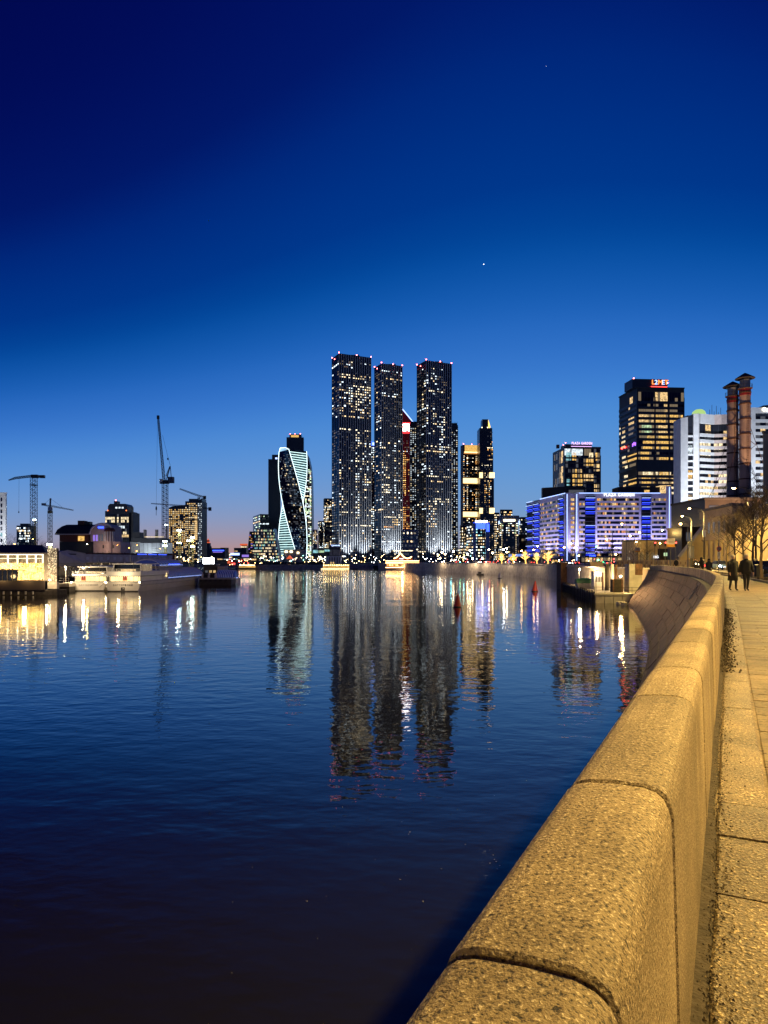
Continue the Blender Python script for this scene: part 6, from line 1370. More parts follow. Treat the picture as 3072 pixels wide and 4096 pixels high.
# ---------------------------------------------------------------- dock shed with a long canopy
sh = thing('dock_shed', 'long dock shed with a grey banner canopy behind the moored boats', 'shed')
Ys, Ye = 176, 232; xs, xe = PX(228, Ys), PX(690, Ye)
def SP(u, o=0): a = Vector((xs, Ys)); b = Vector((xe, Ye)); d = (b-a); n = Vector((d.y, -d.x)).normalized(); p = a+d*u+n*o; return (p.x, p.y)
zc0, zc1 = PZ(2253, Ys), PZ(2215, Ys)
def sbox(nm, mk, u0, u1, o0, o1, z0, z1): m = MB(); m.prism([SP(u0, o1), SP(u1, o1), SP(u1, o0), SP(u0, o0)], z0, z1); return m.build(nm, M[mk], sh)
sbox('back_wall', 'facade_brown', 0, 1, -14, -13.6, LBZ, zc1); sbox('roof', 'roof_dark', -.005, 1.005, -14, -.3, zc1-.2, zc1+.1); 
for k in range(15):
    u0, u1 = .19+.81*k/15, .19+.81*(k+1)/15; sbox('canopy_panel', 'tarp_grey', u0+.001, u1-.001, -.3, 0, zc0+.15, zc1)
    sbox('printed_figure', 'white_panel', u0+.014, u0+.034, .01, .03, zc0+.9, zc1-.7)
    sbox('rail_beam', 'pale_concrete', u0, u1, -.6, -.2, zc0-.9, zc0-.6)
a = SP(-.0, .3); b = SP(.19, .3); m = MB(); zg = PZ(2202, Ys)
m.add([(*a, zc0), (*b, zc0), (*b, zc1+.1), ((a[0]+b[0])/2-1.2, (a[1]+b[1])/2, zg), (*a, zc1+.2)], [(0, 1, 2, 3, 4)]); a2 = SP(0, -13.8); b2 = SP(.19, -13.8); m.add([(*a2, zc0), (*b2, zc0), (*b2, zc1+.1), ((a2[0]+b2[0])/2-1.2, (a2[1]+b2[1])/2, zg), (*a2, zc1+.2)], [(4, 3, 2, 1, 0)]); m.f += [(3, 2, 7, 8), (4, 3, 8, 9), (0, 4, 9, 5), (2, 1, 6, 7)]; m.m += [0]*4
m.build('gable_tent', M['tarp_grey'], sh)
m = MB(); m.bar((*a, zc1+.25), ((a[0]+b[0])/2-1.2, (a[1]+b[1])/2, zg+.08), .25); m.bar(((a[0]+b[0])/2-1.2, (a[1]+b[1])/2, zg+.08), (*b, zc1+.15), .25); m.build('gable_trim', M['cream_wall'], sh)
for k in range(16): u = .005+.99*k/15; m = MB(); m.bar((*SP(u, -.4), LBZ-2), (*SP(u, -.4), zc0), .28); m.build('post', M['cream_wall'], sh)
sbox('lower_beam', 'cream_wall', 0, .19, -.5, -.2, zc0-.8, zc0-.05)
for (u0, u1) in ((.085, .13), (.13, .175)): m = MB(); m.bar((*SP(u0, -.42), zc0-.8), (*SP(u1, -.42), zc0-3.4), .14); m.bar((*SP(u1, -.42), zc0-.8), (*SP(u0, -.42), zc0-3.4), .14); m.build('brace', M['cream_wall'], sh)
for k in range(3): sbox('blue_strip', 'led_blue', .64+.105*k, .72+.105*k, -.2, .12, zc1+.15, zc1+.3)
for u, e in ((.3, 1800), (.55, 1800), (.85, 1200)): p = SP(u, -3); lamp_or_fill_light(sh, (p[0], p[1], zc0-1.4), e, (1, .75, .45), .2); m = MB(); m.ball((p[0], p[1], zc0-1.2), .16, 6, 4); m.build('shed_lamp', M['bulb_warm'], sh)
gq = thing('gangway', 'small landing stage with white rails between pavilion and first boat', 'gangway'); Y = 150
m = MB(); m.box(PX(232, Y), PX(277, Y), Y, Y+10, -.4, 1.1); m.build('pontoon', M['hull_dark'], gq); m = MB(); m.box(PX(232, Y), PX(277, Y), Y-.1, Y+10, 1.1, 1.9); m.build('deck', M['cream_wall'], gq); lamp_or_fill_light(gq, (PX(252, Y), Y+1, 5.2), 2200, (1, .75, .45), .2); m = MB(); m.tube([(PX(252, Y), Y+1.3, 1.9), (PX(252, Y), Y+1.3, 5.4)], .06, 6); m.build('added_lamp_post', M['white_paint'], gq); m = MB(); m.ball((PX(252, Y), Y+1, 5.45), .12, 6, 4); m.build('added_lamp_bulb', M['bulb_warm'], gq)  # the lamp is added to brighten the gable tent
rail([(PX(234, Y), Y, 1.9), (PX(275, Y), Y, 1.9)], 1.1, 1.0, par=gq, m='white_paint', w=.07)

# ---------------------------------------------------------------- boats
def hull(par, name, mk, x0, x1, y0, y1, z1, flare=.6, stern=None, bow=4.0, rise=.7, z0=-.5):
    """plan: blunt end at y0 towards the viewer, tapering bow at y1"""
    m = MB(); n = 14; sec = 5; vs = []; fs = []; cx = (x0+x1)/2; hw = (x1-x0)/2
    for i in range(n+1):
        u = i/n; y = y0+(y1-y0)*u; k = 1 if y < y1-bow*2 else max(.04, 1-((y-(y1-bow*2))/(bow*2))**2.2); zt = z1+rise*u*u
        for j in range(sec+1): v = j/sec; w_ = hw*k*(.74+.26*v**.6) if flare else hw*k; vs.append((cx-w_, y+(1-v)*-.3*u, z0+(zt-z0)*v))
        for j in range(sec, -1, -1): v = j/sec; w_ = hw*k*(.74+.26*v**.6) if flare else hw*k; vs.append((cx+w_, y+(1-v)*-.3*u, z0+(zt-z0)*v))
    K = 2*(sec+1)
    for i in range(n):
        for j in range(K): fs.append((i*K+j, (i+1)*K+j, (i+1)*K+(j+1) % K, i*K+(j+1) % K)[::-1])
    fs += [tuple(range(K)), tuple(range(n*K, n*K+K))[::-1]]
    m.add(vs, fs); return m.build(name, M[mk], par)
glow('cabin_cream', (1, .72, .30), 1.6, var=.25, vs=.5); glow('dome_blue', (.10, .16, .8), .10, base=(.02, .03, .06))
def rboat(label, px0, px1, Y, name_, seed, sq, dark_name=True, ztop=2294, roofy=2254, length=48, second=True):
    t = thing('river_boat', label, 'boat', (PX((px0+px1)/2, Y), Y, 0), 0, 'river cruise boats moored by the shed'); hw = (PX(px1, Y)-PX(px0, Y))/2
    z1 = PZ(2328, Y); hull(t, 'hull', 'hull_white', -hw, hw, 0, length, z1, rise=.3); m = MB(); m.box(-hw*.86, hw*.86, -.12, .0, -.3, .22); m.build('waterline_band', M['hull_dark'], t)
    m = MB(); m.box(-hw-.05, hw+.05, -.06, length*.8, z1-.02, z1+.12); m.build('rubbing_strake', M['hull_grey'], t)
    z2 = PZ(2306, Y); h1 = lb('cabin_front', 'cabin_cream', -hw*.82, hw*.85, .9, 1.2, z1+.13, z2, par=t); lb('cabin', 'white_paint', -hw*.9, hw*.9, 1.21, length*.36, z1+.13, z2, par=t)
    for k in range(7): lb('cabin_pillar', 'white_paint', -hw*.8+k*hw*.262, -hw*.8+k*hw*.262+.1, .78, .9, z1+.13, z2, par=t)
    z3 = PZ(ztop, Y); lb('deck_front', 'white_paint', -hw*.97, hw*.97, .4, length*.36, z2+.12, z3, par=t); lb('deck_edge', 'hull_dark', -hw*.99, hw*.99, .3, length*.36, z2, z2+.11, par=t)
    m = MB()
    for k in range(16): m.ball((-hw*.9+k*hw*.12, .35, z2-.06), .045, 6, 4)
    m.build('light_string', M['led_cream'], t)
    lb('square_logo', 'led_dimorange' if 'led_dimorange' in M else glow('led_dimorange', (1, .16, .05), .75).name, sq*hw-.5, sq*hw+.5, .66, .77, z1+.3, z1+1.3, par=t); m = MB(); m.box(sq*hw-.3, sq*hw-.08, .6, .655, z1+.5, z1+1.1); m.box(sq*hw+.08, sq*hw+.3, .6, .655, z1+.5, z1+1.1); m.build('logo_mark', M['brick_red'], t)
    flat_text(name_, .55, 'hull_dark' if dark_name else 'hull_grey', t, (0, -.02, z1*.66), FR, .03)
    if dark_name: lb('door_mark', 'hull_dark', -.42, .42, -.05, .0, .25, .95, par=t); flat_text('M', .5, 'white_paint', t, (.1, -.06, .62), FR, .01)
    z4 = PZ(roofy, Y)
    if second:
        for sx in (-1, 1): m = MB(); m.bar((sx*hw*.86, 2.2, z3), (sx*hw*.74, 2.6, z4-.1), .16); m.bar((sx*hw*.86, 12, z3), (sx*hw*.78, 12, z4-.1), .16); m.build('roof_post', M['white_paint'], t)
        lb('windscreen', 'dark_glass', -hw*.74, hw*.74, 2.5, 2.6, z3+.02, z4-.14, par=t); lb('saloon_glow', 'warm', -hw*.35, hw*.5, 2.38, 2.48, z3+.1, z3+.45, par=t)
        rail([(-hw*.95, .5, z3), (hw*.95, .5, z3)], .55, 1.0, par=t, m='white_paint', w=.05)
        lb('roof', 'white_paint', -hw*.86, hw*.86, 2.2, 14, z4-.12, z4+.1, par=t); lb('upper_cabin', 'dim_warm', -hw*.6, hw*.6, 6, 12, z3, z4-.14, par=t)
        m = MB(); m.ball((-hw*.3, 4, z4+.25), .22, 8, 5); m.ball((hw*.3, 4, z4+.25), .22, 8, 5); m.build('radar_dome', M['white_paint'], t, True); m = MB(); m.bar((0, 5, z4), (0, 5, z4+1.4), .06); m.build('mast', M['dark_steel'], t)
    m = MB(); m.bar((-hw*.95, 0, z1), (-hw*1.6, 2.5, .9), .05); m.bar((hw*.5, 1, z3), (hw*.5, 1.2, z4+1.6), .06); m.bar((hw*.5, 1.1, z4+1.2), (-hw*.6, 9, z4), .03); m.bar((-hw*.2, 2.6, z4), (-hw*.2, 2.6, z4+1.2), .05); m.build('rigging', M['dark_steel'], t)
    for sx in (-1, 1): lb('mooring_lamp', 'bulb_warm', sx*hw*.95-.08, sx*hw*.95+.08, -.1, .05, z1-.15, z1, par=t)
    return t, hw, z1, z2, z3, z4
r1 = rboat('smaller white river boat beside the pavilion, with faded name and red square', 282, 425, 153, 'БАТТЕРФЛЯЙ', 1, -.35, False, 2296, 2268, 44)
t2, hw, z1, z2, z3, z4 = rboat('long white river boat with a dark lettered name and a blue ribbed glass saloon', 421, 562, 150, 'БАТТЕРФЛЯЙ', 2, .05, True, 2286, 2256, 56)
# glass saloon and arched upper deck of the long boat, along its starboard side
def saloon(t, y0, y1, xr, xl, zb, r, nrib, par_name='glass_roof'):
    m = MB(); vs = []; fs = []; n = 8; cx = (xl+xr)/2; w_ = (xr-xl)/2
    for i in range(nrib*2+1):
        y = y0+(y1-y0)*i/(nrib*2)
        for j in range(n+1): a = pi*j/n; vs.append((cx+w_*cos(a), y, zb+r*sin(a)))
    for i in range(nrib*2):
        for j in range(n): fs.append((i*(n+1)+j, i*(n+1)+j+1, (i+1)*(n+1)+j+1, (i+1)*(n+1)+j))
    fs.append(tuple(range(n+1))[::-1]); fs.append(tuple(range(nrib*2*(n+1), (nrib*2+1)*(n+1)))); m.add(vs, fs); m.build(par_name, M['dome_blue'], t, True)
    for i in range(nrib+1):
        y = y0+(y1-y0)*i/nrib; m = MB(); m.tube([(cx+(w_+.05)*cos(pi*j/8), y, zb+(r+.05)*sin(pi*j/8)) for j in range(9)], .09, 4); m.build('glass_rib', M['white_paint'], t)
    m = MB()
    for i in range(nrib*2): y = y0+(y1-y0)*(i+.5)/(nrib*2); m.ball((xr+.02, y, zb+.25), .07, 5, 3)
    m.build('light_string', M['led_ice'], t)
saloon(t2, 20, 53, hw*.92, -hw*.92, z1+.2, 2.5, 20)
lb('side_cabin', 'white_paint', -hw*.95, hw*.95, .95+20.3-5.2, 19.8, z1+.13, z2+.6, par=t2)
m = MB(); m.lathe([(.02, 0), (.5, 0), (.5, .08), (.02, .08)], 12); o = m.build('porthole', M['cabin_cream'], t2, loc=(hw*.96, 18.2, z1+1.2)); o.rotation_euler = (0, R(90), 0)
lb('upper_lounge', 'hull_grey', -hw*.8, hw*.8, 14.2, 34, z1+2.8, z1+3.4, par=t2); saloon(t2, 15, 34, hw*.8, -hw*.8, z1+3.35, 1.6, 9, 'upper_glass'); lb('blue_strip', 'led_blue', hw*.805, hw*.83, 22, 31, z1+3.7, z1+3.85, par=t2)
lb('wheelhouse', 'dark_glass', -1.3, 1.3, 36, 39.5, z1+2.6, z1+4.6, par=t2); lb('wheelhouse_roof', 'white_paint', -1.5, 1.5, 35.8, 39.7, z1+4.6, z1+4.75, par=t2)
for k in range(8): m = MB(); m.lathe([(.02, 0), (.16, 0), (.16, .05), (.02, .05)], 8); o = m.build('porthole', M['dim_pane'], t2, loc=(hw*.9, 6+k*5, 1.05)); o.rotation_euler = (0, R(90), 0)
lb('side_belt', 'hull_grey', hw*.9, hw*1.0, 1, 44, z1*.62, z1*.62+.12, par=t2)
lamp_or_fill_light(t2, (0, -2.6, z1+1.6), 700, (1, .75, .42), .2); lamp_or_fill_light(r1[0], (0, -2.6, z1+1.6), 600, (1, .75, .42), .2)  # added fills ahead of both boats, without lamp bodies
# work pontoon and the second glass domed boat
Y = 193; t = thing('work_pontoon', 'low dark work pontoon with deck gear off the end of the long boat', 'pontoon', (PX(797, Y), Y, 0)); wd = PX(925, Y)-PX(797, Y)
m = MB(); m.xz([(0, .6), (.5, -.4), (wd-.3, -.4), (wd, .6), (wd, 1.5), (0, 1.5)], 0, 6); m.build('hull', M['hull_dark'], t); lb('deck_edge', 'hull_grey', -.05, wd+.05, -.06, 6, 1.5, 1.95, par=t)
for k in range(6): m = MB(); m.lathe([(.1, -.16), (.36, -.16), (.36, .16), (.1, .16)], 10); o = m.build('tyre_fender', M['dark_steel'], t, loc=(.6+k*1.4, -.18, 1.2)); o.rotation_euler = FR
q = random.Random(3)
for k in range(7): x = .4+k*.62; m = MB(); m.lathe([(.35, 0), (.4, .3+q.random()*.5), (.2, .9+q.random()*.7)], 7); m.build('deck_gear', M['dark_steel' if k % 3 else 'hull_white'], t, loc=(x, 2, 1.95))
Y = 206; t = thing('river_boat', 'small domed glass boat lit pale blue beyond the work pontoon', 'boat', (PX(944, Y), Y, 0), R(-90)+pi, 'river cruise boats moored by the shed')
t.rotation_euler = (0, 0, R(90)); hull(t, 'hull', 'hull_white', -2.4, 2.4, -.2, 9.2, PZ(2312, Y), bow=2.2); 
t.location = (PX(946, Y), Y, 0); t.rotation_euler = (0, 0, R(78))
saloon(t, .4, 5.6, 2.1, -2.1, PZ(2312, Y)+.1, 2.3, 9); lb('window_band', 'led_ice', -2.3, 2.3, .5, 5.6, PZ(2312, Y)+.02, PZ(2312, Y)+.1, par=t); lb('afterdeck', 'hull_grey', -2.0, 2.0, 5.8, 8.6, PZ(2312, Y), PZ(2312, Y)+1.1, par=t)
Y = 240; t = thing('moored_barge', 'dull brown moored barge behind the glass domed boat', 'boat', (PX(800, Y), Y, 0)); wd = PX(905, Y)-PX(800, Y); m = MB(); m.xz([(0, 1.6), (1, -.4), (wd-1, -.4), (wd, 1.8)], 0, 7); m.build('hull', M['hull_dark'], t)
lb('deckhouse', 'facade_brown', 1, wd*.6, 1, 6, 1.7, PZ(2258, Y), par=t); lb('deckhouse_roof', 'hull_grey', .8, wd*.62, .8, 6.2, PZ(2258, Y), PZ(2258, Y)+.2, par=t); lb('forward_cabin', 'cream_wall', wd*.62, wd*.92, 1.4, 6, 1.7, PZ(2266, Y), par=t)
for k in range(3): lb('window', 'warm' if k else 'dim_pane', 1.6+k*1.4, 2.5+k*1.4, .93, .99, 2.6, 3.4, par=t)

# ---------------------------------------------------------------- left bank buildings
def sblock(name, label, px0, px1, ytop, Y, dep, mk, base=LBZ, ang=0): 
    t = thing(name, label, 'building', (PX(px0, Y), Y, base), R(ang)); w_ = (PX(px1, Y)-PX(px0, Y))/cos(R(ang)); H = PZ(ytop, Y)-base; m = MB(); m.box(0, w_, 0, dep, 0, H); m.build('wall', M[mk], t)
    return t, Face((0, 0), (w_, 0)), w_, H
Y = 420; t, f, w_, H = sblock('apartment_tower', 'white apartment tower cut by the left edge of the view', -70, 22, 1973, Y, 1.5, 'white_panel'); W_ = Wins(t, 60)
for i in range(12):
    for px in (2, -22, -46): W_.add(f, PX(px, Y)-PX(-70, Y), H-5-i*3.6, 1.1, 2.2, ['night_pane', 'dim_pane', 'teal'][(i+px) % 3 if i > 4 else 0], 0, .1)
W_.finish(); f.box(t, 'cornice', 'white_panel', -.3, w_+.9, -.3, .5, H-.2, H+.5); f.box(t, 'corner_bay', 'white_panel', w_-.9, w_+.3, .02, .5, H-26, H-.3)
l_ = thing('floodlight', 'floodlight washing the white apartment tower at the left edge', 'floodlight', (PX(5, 400), 400, LBZ)); m = MB(); m.box(-.5, .5, -.3, .3, 2, 2.8); m.build('lamp_body', M['steel'], l_); m = MB(); m.bar((0, 0, 0), (0, 0, 2), .15); m.build('post', M['steel'], l_); lamp_or_fill_light(l_, (0, -1, 6), 60000, (.9, .95, 1), .3)
t, f, w_, H = sblock('apartment_tower', 'distant dark apartment block sprinkled with tiny lights behind the left trees', 66, 123, 2102, 1000, 15, 'facade_dark'); W_ = Wins(t, 90); grid(W_, f, 8, H-2, 14, 12, cluster(101, 12, 14, .9, .4), .6, .55); W_.finish(); f.box(t, 'roof_plant', 'facade_dark', w_*.2, w_*.8, -8, -2, H, H+3)
# dark round shouldered office tower
Y = 520; t, f, w_, H = sblock('office_tower', 'dark office tower with a stepped crown left of the chimney stacks', 420, 515, 2044, Y, 18, 'facade_dark'); W_ = Wins(t, 160); nf = 17; q = random.Random(14)
fl = {15: 'cream', 14: 'cream', 12: 'cool', 10: 'cream', 9: 'warm', 3: 'gold', 4: 'green', 2: 'warm'}
for i in range(nf):
    for j in range(12):
        k = fl.get(i); W_.add(f, w_*(j+.12)/12, 2+i*(H-4)/nf, w_/12*.78, 1.9, k if k and q.random() < (.75 if i > 8 else .3) else ('dim_pane' if q.random() < .2 else 'night_pane'), 0, .1)
W_.finish(); m = MB(); m.box(w_+.02, w_+2.2, 3, 17, 0, H*.98); m.build('stair_tower', M['facade_slate'], t); m = MB(); m.box(w_+2.25, w_+2.8, 4, 16, 0, H*.55); m.build('white_fin', M['white_panel'], t)
m = MB(); m.xz([(w_*.10, H), (w_*.92, H), (w_*.92, H+3.8), (w_*.84, H+5.6), (w_*.18, H+5.6), (w_*.10, H+3.8)], 1, 14); m.build('crown', M['facade_dark'], t); m = MB(); m.box(w_*.33, w_*.46, 2, 8, H+5.6, H+7.8); m.build('roof_plant', M['facade_dark'], t)
for k in range(3): m = MB(); m.box(w_*(.42+.13*k), w_*(.5+.13*k), .8, .98, H+2.0, H+3.2); m.build('crown_window', M['cool'], t)
beacon(t, [(w_*.4, 2.5, H+8.4)], .45); m = MB(); m.ball((w_*.12, -.3, H+.4), .5, 6, 4); m.ball((w_*.9, -.3, H+.4), .5, 6, 4); m.build('corner_lamp', M['led_orange'], t)
# barrel roofed hall
Y = 330; x0 = PX(222, Y); g = lambda p: PX(p, Y)-x0; zq = lambda y: PZ(y, Y)-LBZ; t = thing('arched_hall', 'dark barrel roofed hall with a white arch gable and round colonnade', 'building', (x0, Y, LBZ))
lb('upper_wall', 'brick_red', g(232), g(358), 1.5, 16, zq(2166), zq(2138), par=t); lb('roof_eaves', 'brick_pink', g(220), g(360), -.3, 16, zq(2139), zq(2135), par=t)
m = MB(); vs = []; n = 10; P = [(zq(2136), 0)]; arc = [(g(220)+(g(246)-g(220))*(1-cos(pi/2*k/n)), zq(2136)+(zq(2095)-zq(2136))*sin(pi/2*k/n)) for k in range(n+1)]
rt = [(g(430)-(g(430)-g(400))*0, zq(2095))]
# roof surface: springs from the front eaves, leans back and over
rows_ = [(0, zq(2136)), (1.2, zq(2118)), (3.2, zq(2104)), (6, zq(2096)), (10, zq(2094)), (16, zq(2100))]
for (y, z) in rows_: k = (z-zq(2136))/(zq(2094)-zq(2136)); vs += [(g(219)+(g(246)-g(219))*k*k, y, z), (g(359)+(g(405)-g(359))*k, y, z)]
fs = [(2*i, 2*i+1, 2*i+3, 2*i+2) for i in range(len(rows_)-1)]; b0 = len(vs); vs += [(v[0], v[1], v[2]-.35) for v in vs]; fs += [(b0+2*i+2, b0+2*i+3, b0+2*i+1, b0+2*i) for i in range(len(rows_)-1)] + [(0, b0, b0+1, 1)] + [(2*i+1, b0+2*i+1, b0+2*i+3, 2*i+3) for i in range(len(rows_)-1)] + [(2*i+2, b0+2*i+2, b0+2*i, 2*i) for i in range(len(rows_)-1)]
m.add(vs, fs); m.build('roof', M['roof_dark'], t)
m = MB(); pts = [(g(360)+(g(412)-g(360))*(1-cos(pi/2*k/8)) , -.4, zq(2137)+(zq(2094)-zq(2137))*sin(pi/2*k/8)) for k in range(9)] + [(g(412)+(g(447)-g(412))*sin(pi/2*k/6), -.4, zq(2111)+(zq(2094)-zq(2111))*cos(pi/2*k/6)) for k in range(1, 7)]
m.tube(pts, .42, 6); m.build('arch_rib', M['white_panel'], t)
m = MB(); m.xz([(p[0], p[2]) for p in pts][::-1] + [(g(362), zq(2166)), (g(452), zq(2166))], .2, 12); m.build('gable_wall', M['brick_pink'], t)
for k in range(4): w0 = lb('window', 'violet' if k < 2 else 'dim_pane', g(372+k*11), g(379+k*11), .02, .19, zq(2164), zq(2140-k), par=t)
lb('gable_light', 'led_blue', g(392), g(414), -.1, .18, zq(2113), zq(2106), par=t)
cx_, r_ = (g(414)+g(456))/2, (g(456)-g(414))/2; m = MB(); m.lathe([(r_*.7, 0), (r_*.7, zq(2124))], 14, 0, cx_, 1); m.build('rotunda', M['brick_pink'], t); m = MB(); m.lathe([(r_*1.02, zq(2126)), (r_*1.02, zq(2122)), (r_*.8, zq(2113)), (.1, zq(2108))], 14, 0, cx_, 1); m.build('rotunda_roof', M['brick_red'], t)
for k in range(7): a = pi+pi*k/6; m = MB(); m.lathe([(.28, zq(2166)), (.25, zq(2126))], 8, 0, cx_+r_*.92*cos(a), 1+r_*.92*sin(a)); m.build('column', M['white_panel'], t)
lb('yellow_window', 'gold', g(307), g(332), 1.3, 1.49, zq(2163), zq(2144), par=t); lb('chimney_block', 'brick_red', g(292), g(318), 5, 9, zq(2096), zq(2080), par=t); lb('roof_gear', 'dark_steel', g(325), g(342), 5, 8, zq(2096), zq(2084), par=t)
lb('lower_wall', 'brick_pink', g(372), g(480), .4, 14, 0, zq(2166.5), par=t); lb('lower_house', 'facade_brown', g(230), g(371), 2, 14, 0, zq(2166.5), par=t)
for k in range(3): lb('window', 'facade_brown', g(409+k*20), g(415+k*20), .3, .39, zq(2193), zq(2180), par=t)
lamp_or_fill_light(t, (g(425), -6, zq(2190)), 900, (1, .62, .42), .3)  # fill light added in front of the hall, no lamp
# industrial sheds and two stacks
Y = 470; x0 = PX(520, Y); t = thing('factory', 'grey factory sheds with two short stacks and a lit roof edge', 'building', (x0, Y, LBZ)); g = lambda p: PX(p, Y)-x0; zq = lambda y: PZ(y, Y)-LBZ
lb('shed', 'facade_slate', g(524), g(660), 0, 12, 0, zq(2152), par=t); lb('shed_high', 'facade_slate', g(524), g(552), 3, 12, zq(2152), zq(2128), par=t); lb('cladding', 'white_panel', g(560), g(690), -.5, -.02, 0, zq(2172), par=t); lb('roof_light_strip', 'cream', g(578), g(655), -.3, -.02, zq(2149), zq(2146), par=t); lb('cladding', 'grey_concrete', g(520), g(559), -.6, -.02, 0, zq(2168), par=t)
for px in (568, 615): m = MB(); m.lathe([(1.1, zq(2156)), (1.1, zq(2118)), (1.2, zq(2117))], 12, 0, g(px), 6); m.build('stack', M['grey_concrete'], t)
for k in range(6): lb('cladding_joint', 'facade_slate', g(575+k*17), g(575.6+k*17), -.55, -.5, 0, zq(2172), par=t)
lamp_or_fill_light(t, (g(600), -9, 9), 2600, (.8, .95, 1), .3)  # fill added to brighten the sheds; no lamp stands there
# gold lit unfinished tower with cranes
Y = 900; x0 = PX(675, Y); t = thing('unfinished_tower', 'unfinished high rise glowing gold with bare lit storeys', 'building', (x0, Y, LBZ)); g = lambda p: PX(p, Y)-x0; zq = lambda y: PZ(y, Y)-LBZ
lb('left_core', 'facade_slate', g(675), g(741), 0, 26, 0, zq(2030), par=t); lb('right_core', 'facade_slate', g(741)+.02, g(790), 0, 26, 0, zq(2005), par=t); lb('side_wing', 'facade_slate', g(790)+.02, g(806), 2, 28, 0, zq(2004), par=t); lb('top_core', 'facade_dark', g(752), g(790), 4, 20, zq(2005), zq(1994), par=t)
m = MB(); m.xz([(g(675), zq(2030)+.02), (g(741), zq(2030)+.02), (g(741), zq(2019)), (g(690), zq(2024))], 1, 24); m.build('sloped_top', M['facade_dark'], t); m = MB(); m.xz([(g(790), zq(2004)+.02), (g(806), zq(2004)+.02), (g(806), zq(1992))], 2, 24); m.build('pointed_top', M['facade_dark'], t)
W_ = Wins(t, 299); q = random.Random(17); fl_ = Face((g(675), 0), (g(741), 0)); fr_ = Face((g(741), 0), (g(790), 0)); fs_ = Face((g(790), 2), (g(806), 2)); nf = 30
for i in range(nf):
    z = 3+(zq(2034)-3)*i/nf; s_ = .86 if 10 < i < 30 else .5
    for j in range(9):
        if q.random() < s_ and not (5 < j < 8 and 23 < i < 27): W_.add(fl_, fl_.L*(j+.15)/9, z, fl_.L/9*.6, 1.35, q.choice(['cream', 'gold', 'warm', 'gold']), 0, .15)
    for j in range(7):
        if q.random() < s_: W_.add(fr_, fr_.L*(j+.12)/7, 3+(zq(2009)-3)*i/nf, fr_.L/7*.6, 1.4, q.choice(['cream', 'gold', 'warm', 'cream']), 0, .15)
    for j in range(3): W_.add(fs_, fs_.L*(j+.1)/3, 3+(zq(2009)-3)*i/nf, fs_.L/3*.7, 1.5, 'cool' if q.random() < .5 else 'dim_pane', 0, .15)
W_.finish()
m = MB()
for i in range(nf+1): z = 2.4+(zq(2034)-3)*i/nf; fl_.box(t, '', '', 0, fl_.L, .01, .5, z, z+.5, m); z = 2.4+(zq(2009)-3)*i/nf; fr_.box(t, '', '', 0, fr_.L, .01, .5, z, z+.5, m)
m.build('floor_slabs', M['grey_concrete'], t)['kind'] = 'stuff'
lb('dark_belt', 'facade_dark', g(675), g(790), -.6, -.52, zq(2082), zq(2077), par=t); lb('wide_strip', 'warm', g(779), g(789), -.3, -.02, zq(2160), zq(2062), par=t)
# lattice cranes
def lattice(mb, a, b, w0, w1, n, bar=.22):
    a = Vector(a); b = Vector(b); d = (b-a).normalized(); up = Vector((0, 1, 0)); s = d.cross(up).normalized(); u = s.cross(d).normalized(); C = lambda i, sx, sy: a.lerp(b, i/n) + (s*sx+u*sy)*((w0+(w1-w0)*i/n)/2)
    for sx in (-1, 1):
        for sy in (-1, 1): mb.bar(C(0, sx, sy), C(n, sx, sy), bar)
    for i in range(n):
        k = 1 if i % 2 else -1
        for sy in (-1, 1): mb.bar(C(i, -k, sy), C(i+1, k, sy), bar*.7); mb.bar(C(i, -1, sy), C(i, 1, sy), bar*.7)
        for sx in (-1, 1): mb.bar(C(i, sx, -k), C(i+1, sx, k), bar*.7)
def cr(label, px, Y, base): return thing('tower_crane', label, 'crane', (PX(px, Y), Y, base))
# luffing crane
Y = 620; t = cr('tallest luffing crane with a steep raised jib', 660, Y, LBZ); g = lambda p: PX(p, Y)-PX(660, Y); zq = lambda y: PZ(y, Y)-LBZ; wm = 19*Y/F
m = MB(); lattice(m, (0, 0, 0), (0, 0, zq(1935)), wm, wm, 40, .28); m.build('mast', M['crane_grey'], t); lb('turntable', 'dark_steel', g(641), g(675), -2, 2, zq(1935), zq(1921), par=t); lb('counterweight', 'crane_grey', g(673), g(695), -2, 2, zq(1932), zq(1908), par=t); lb('cab', 'white_panel', g(641), g(652), -2.6, -1.0, zq(1930), zq(1917), par=t)
m = MB(); lattice(m, (g(656), 0, zq(1922)), (g(632), 0, zq(1664)), 2.0, 1.1, 34, .26); m.build('jib', M['crane_grey'], t); lb('jib_head', 'dark_steel', g(628), g(637), -.8, .8, zq(1676), zq(1662), par=t)
m = MB(); m.bar((g(664), 0, zq(1922)), (g(681), 0, zq(1864)), .5); m.bar((g(685), 0, zq(1910)), (g(681), 0, zq(1864)), .5); m.bar((g(668), .8, zq(1910)), (g(679), .8, zq(1870)), .35); lattice(m, (g(666), 0, zq(1905)), (g(680), 0, zq(1866)), 1.2, .8, 8, .2); m.build('a_frame', M['crane_grey'], t)
m = MB(); m.bar((g(681), 0, zq(1862)), (g(671), 0, zq(1826)), .22); m.bar((g(671), 0, zq(1826)), (g(650), 0, zq(1740)), .16); m.build('pendant_line', M['dark_steel'], t); lb('line_block', 'dark_steel', g(669), g(674), -.5, .5, zq(1839), zq(1832), par=t)
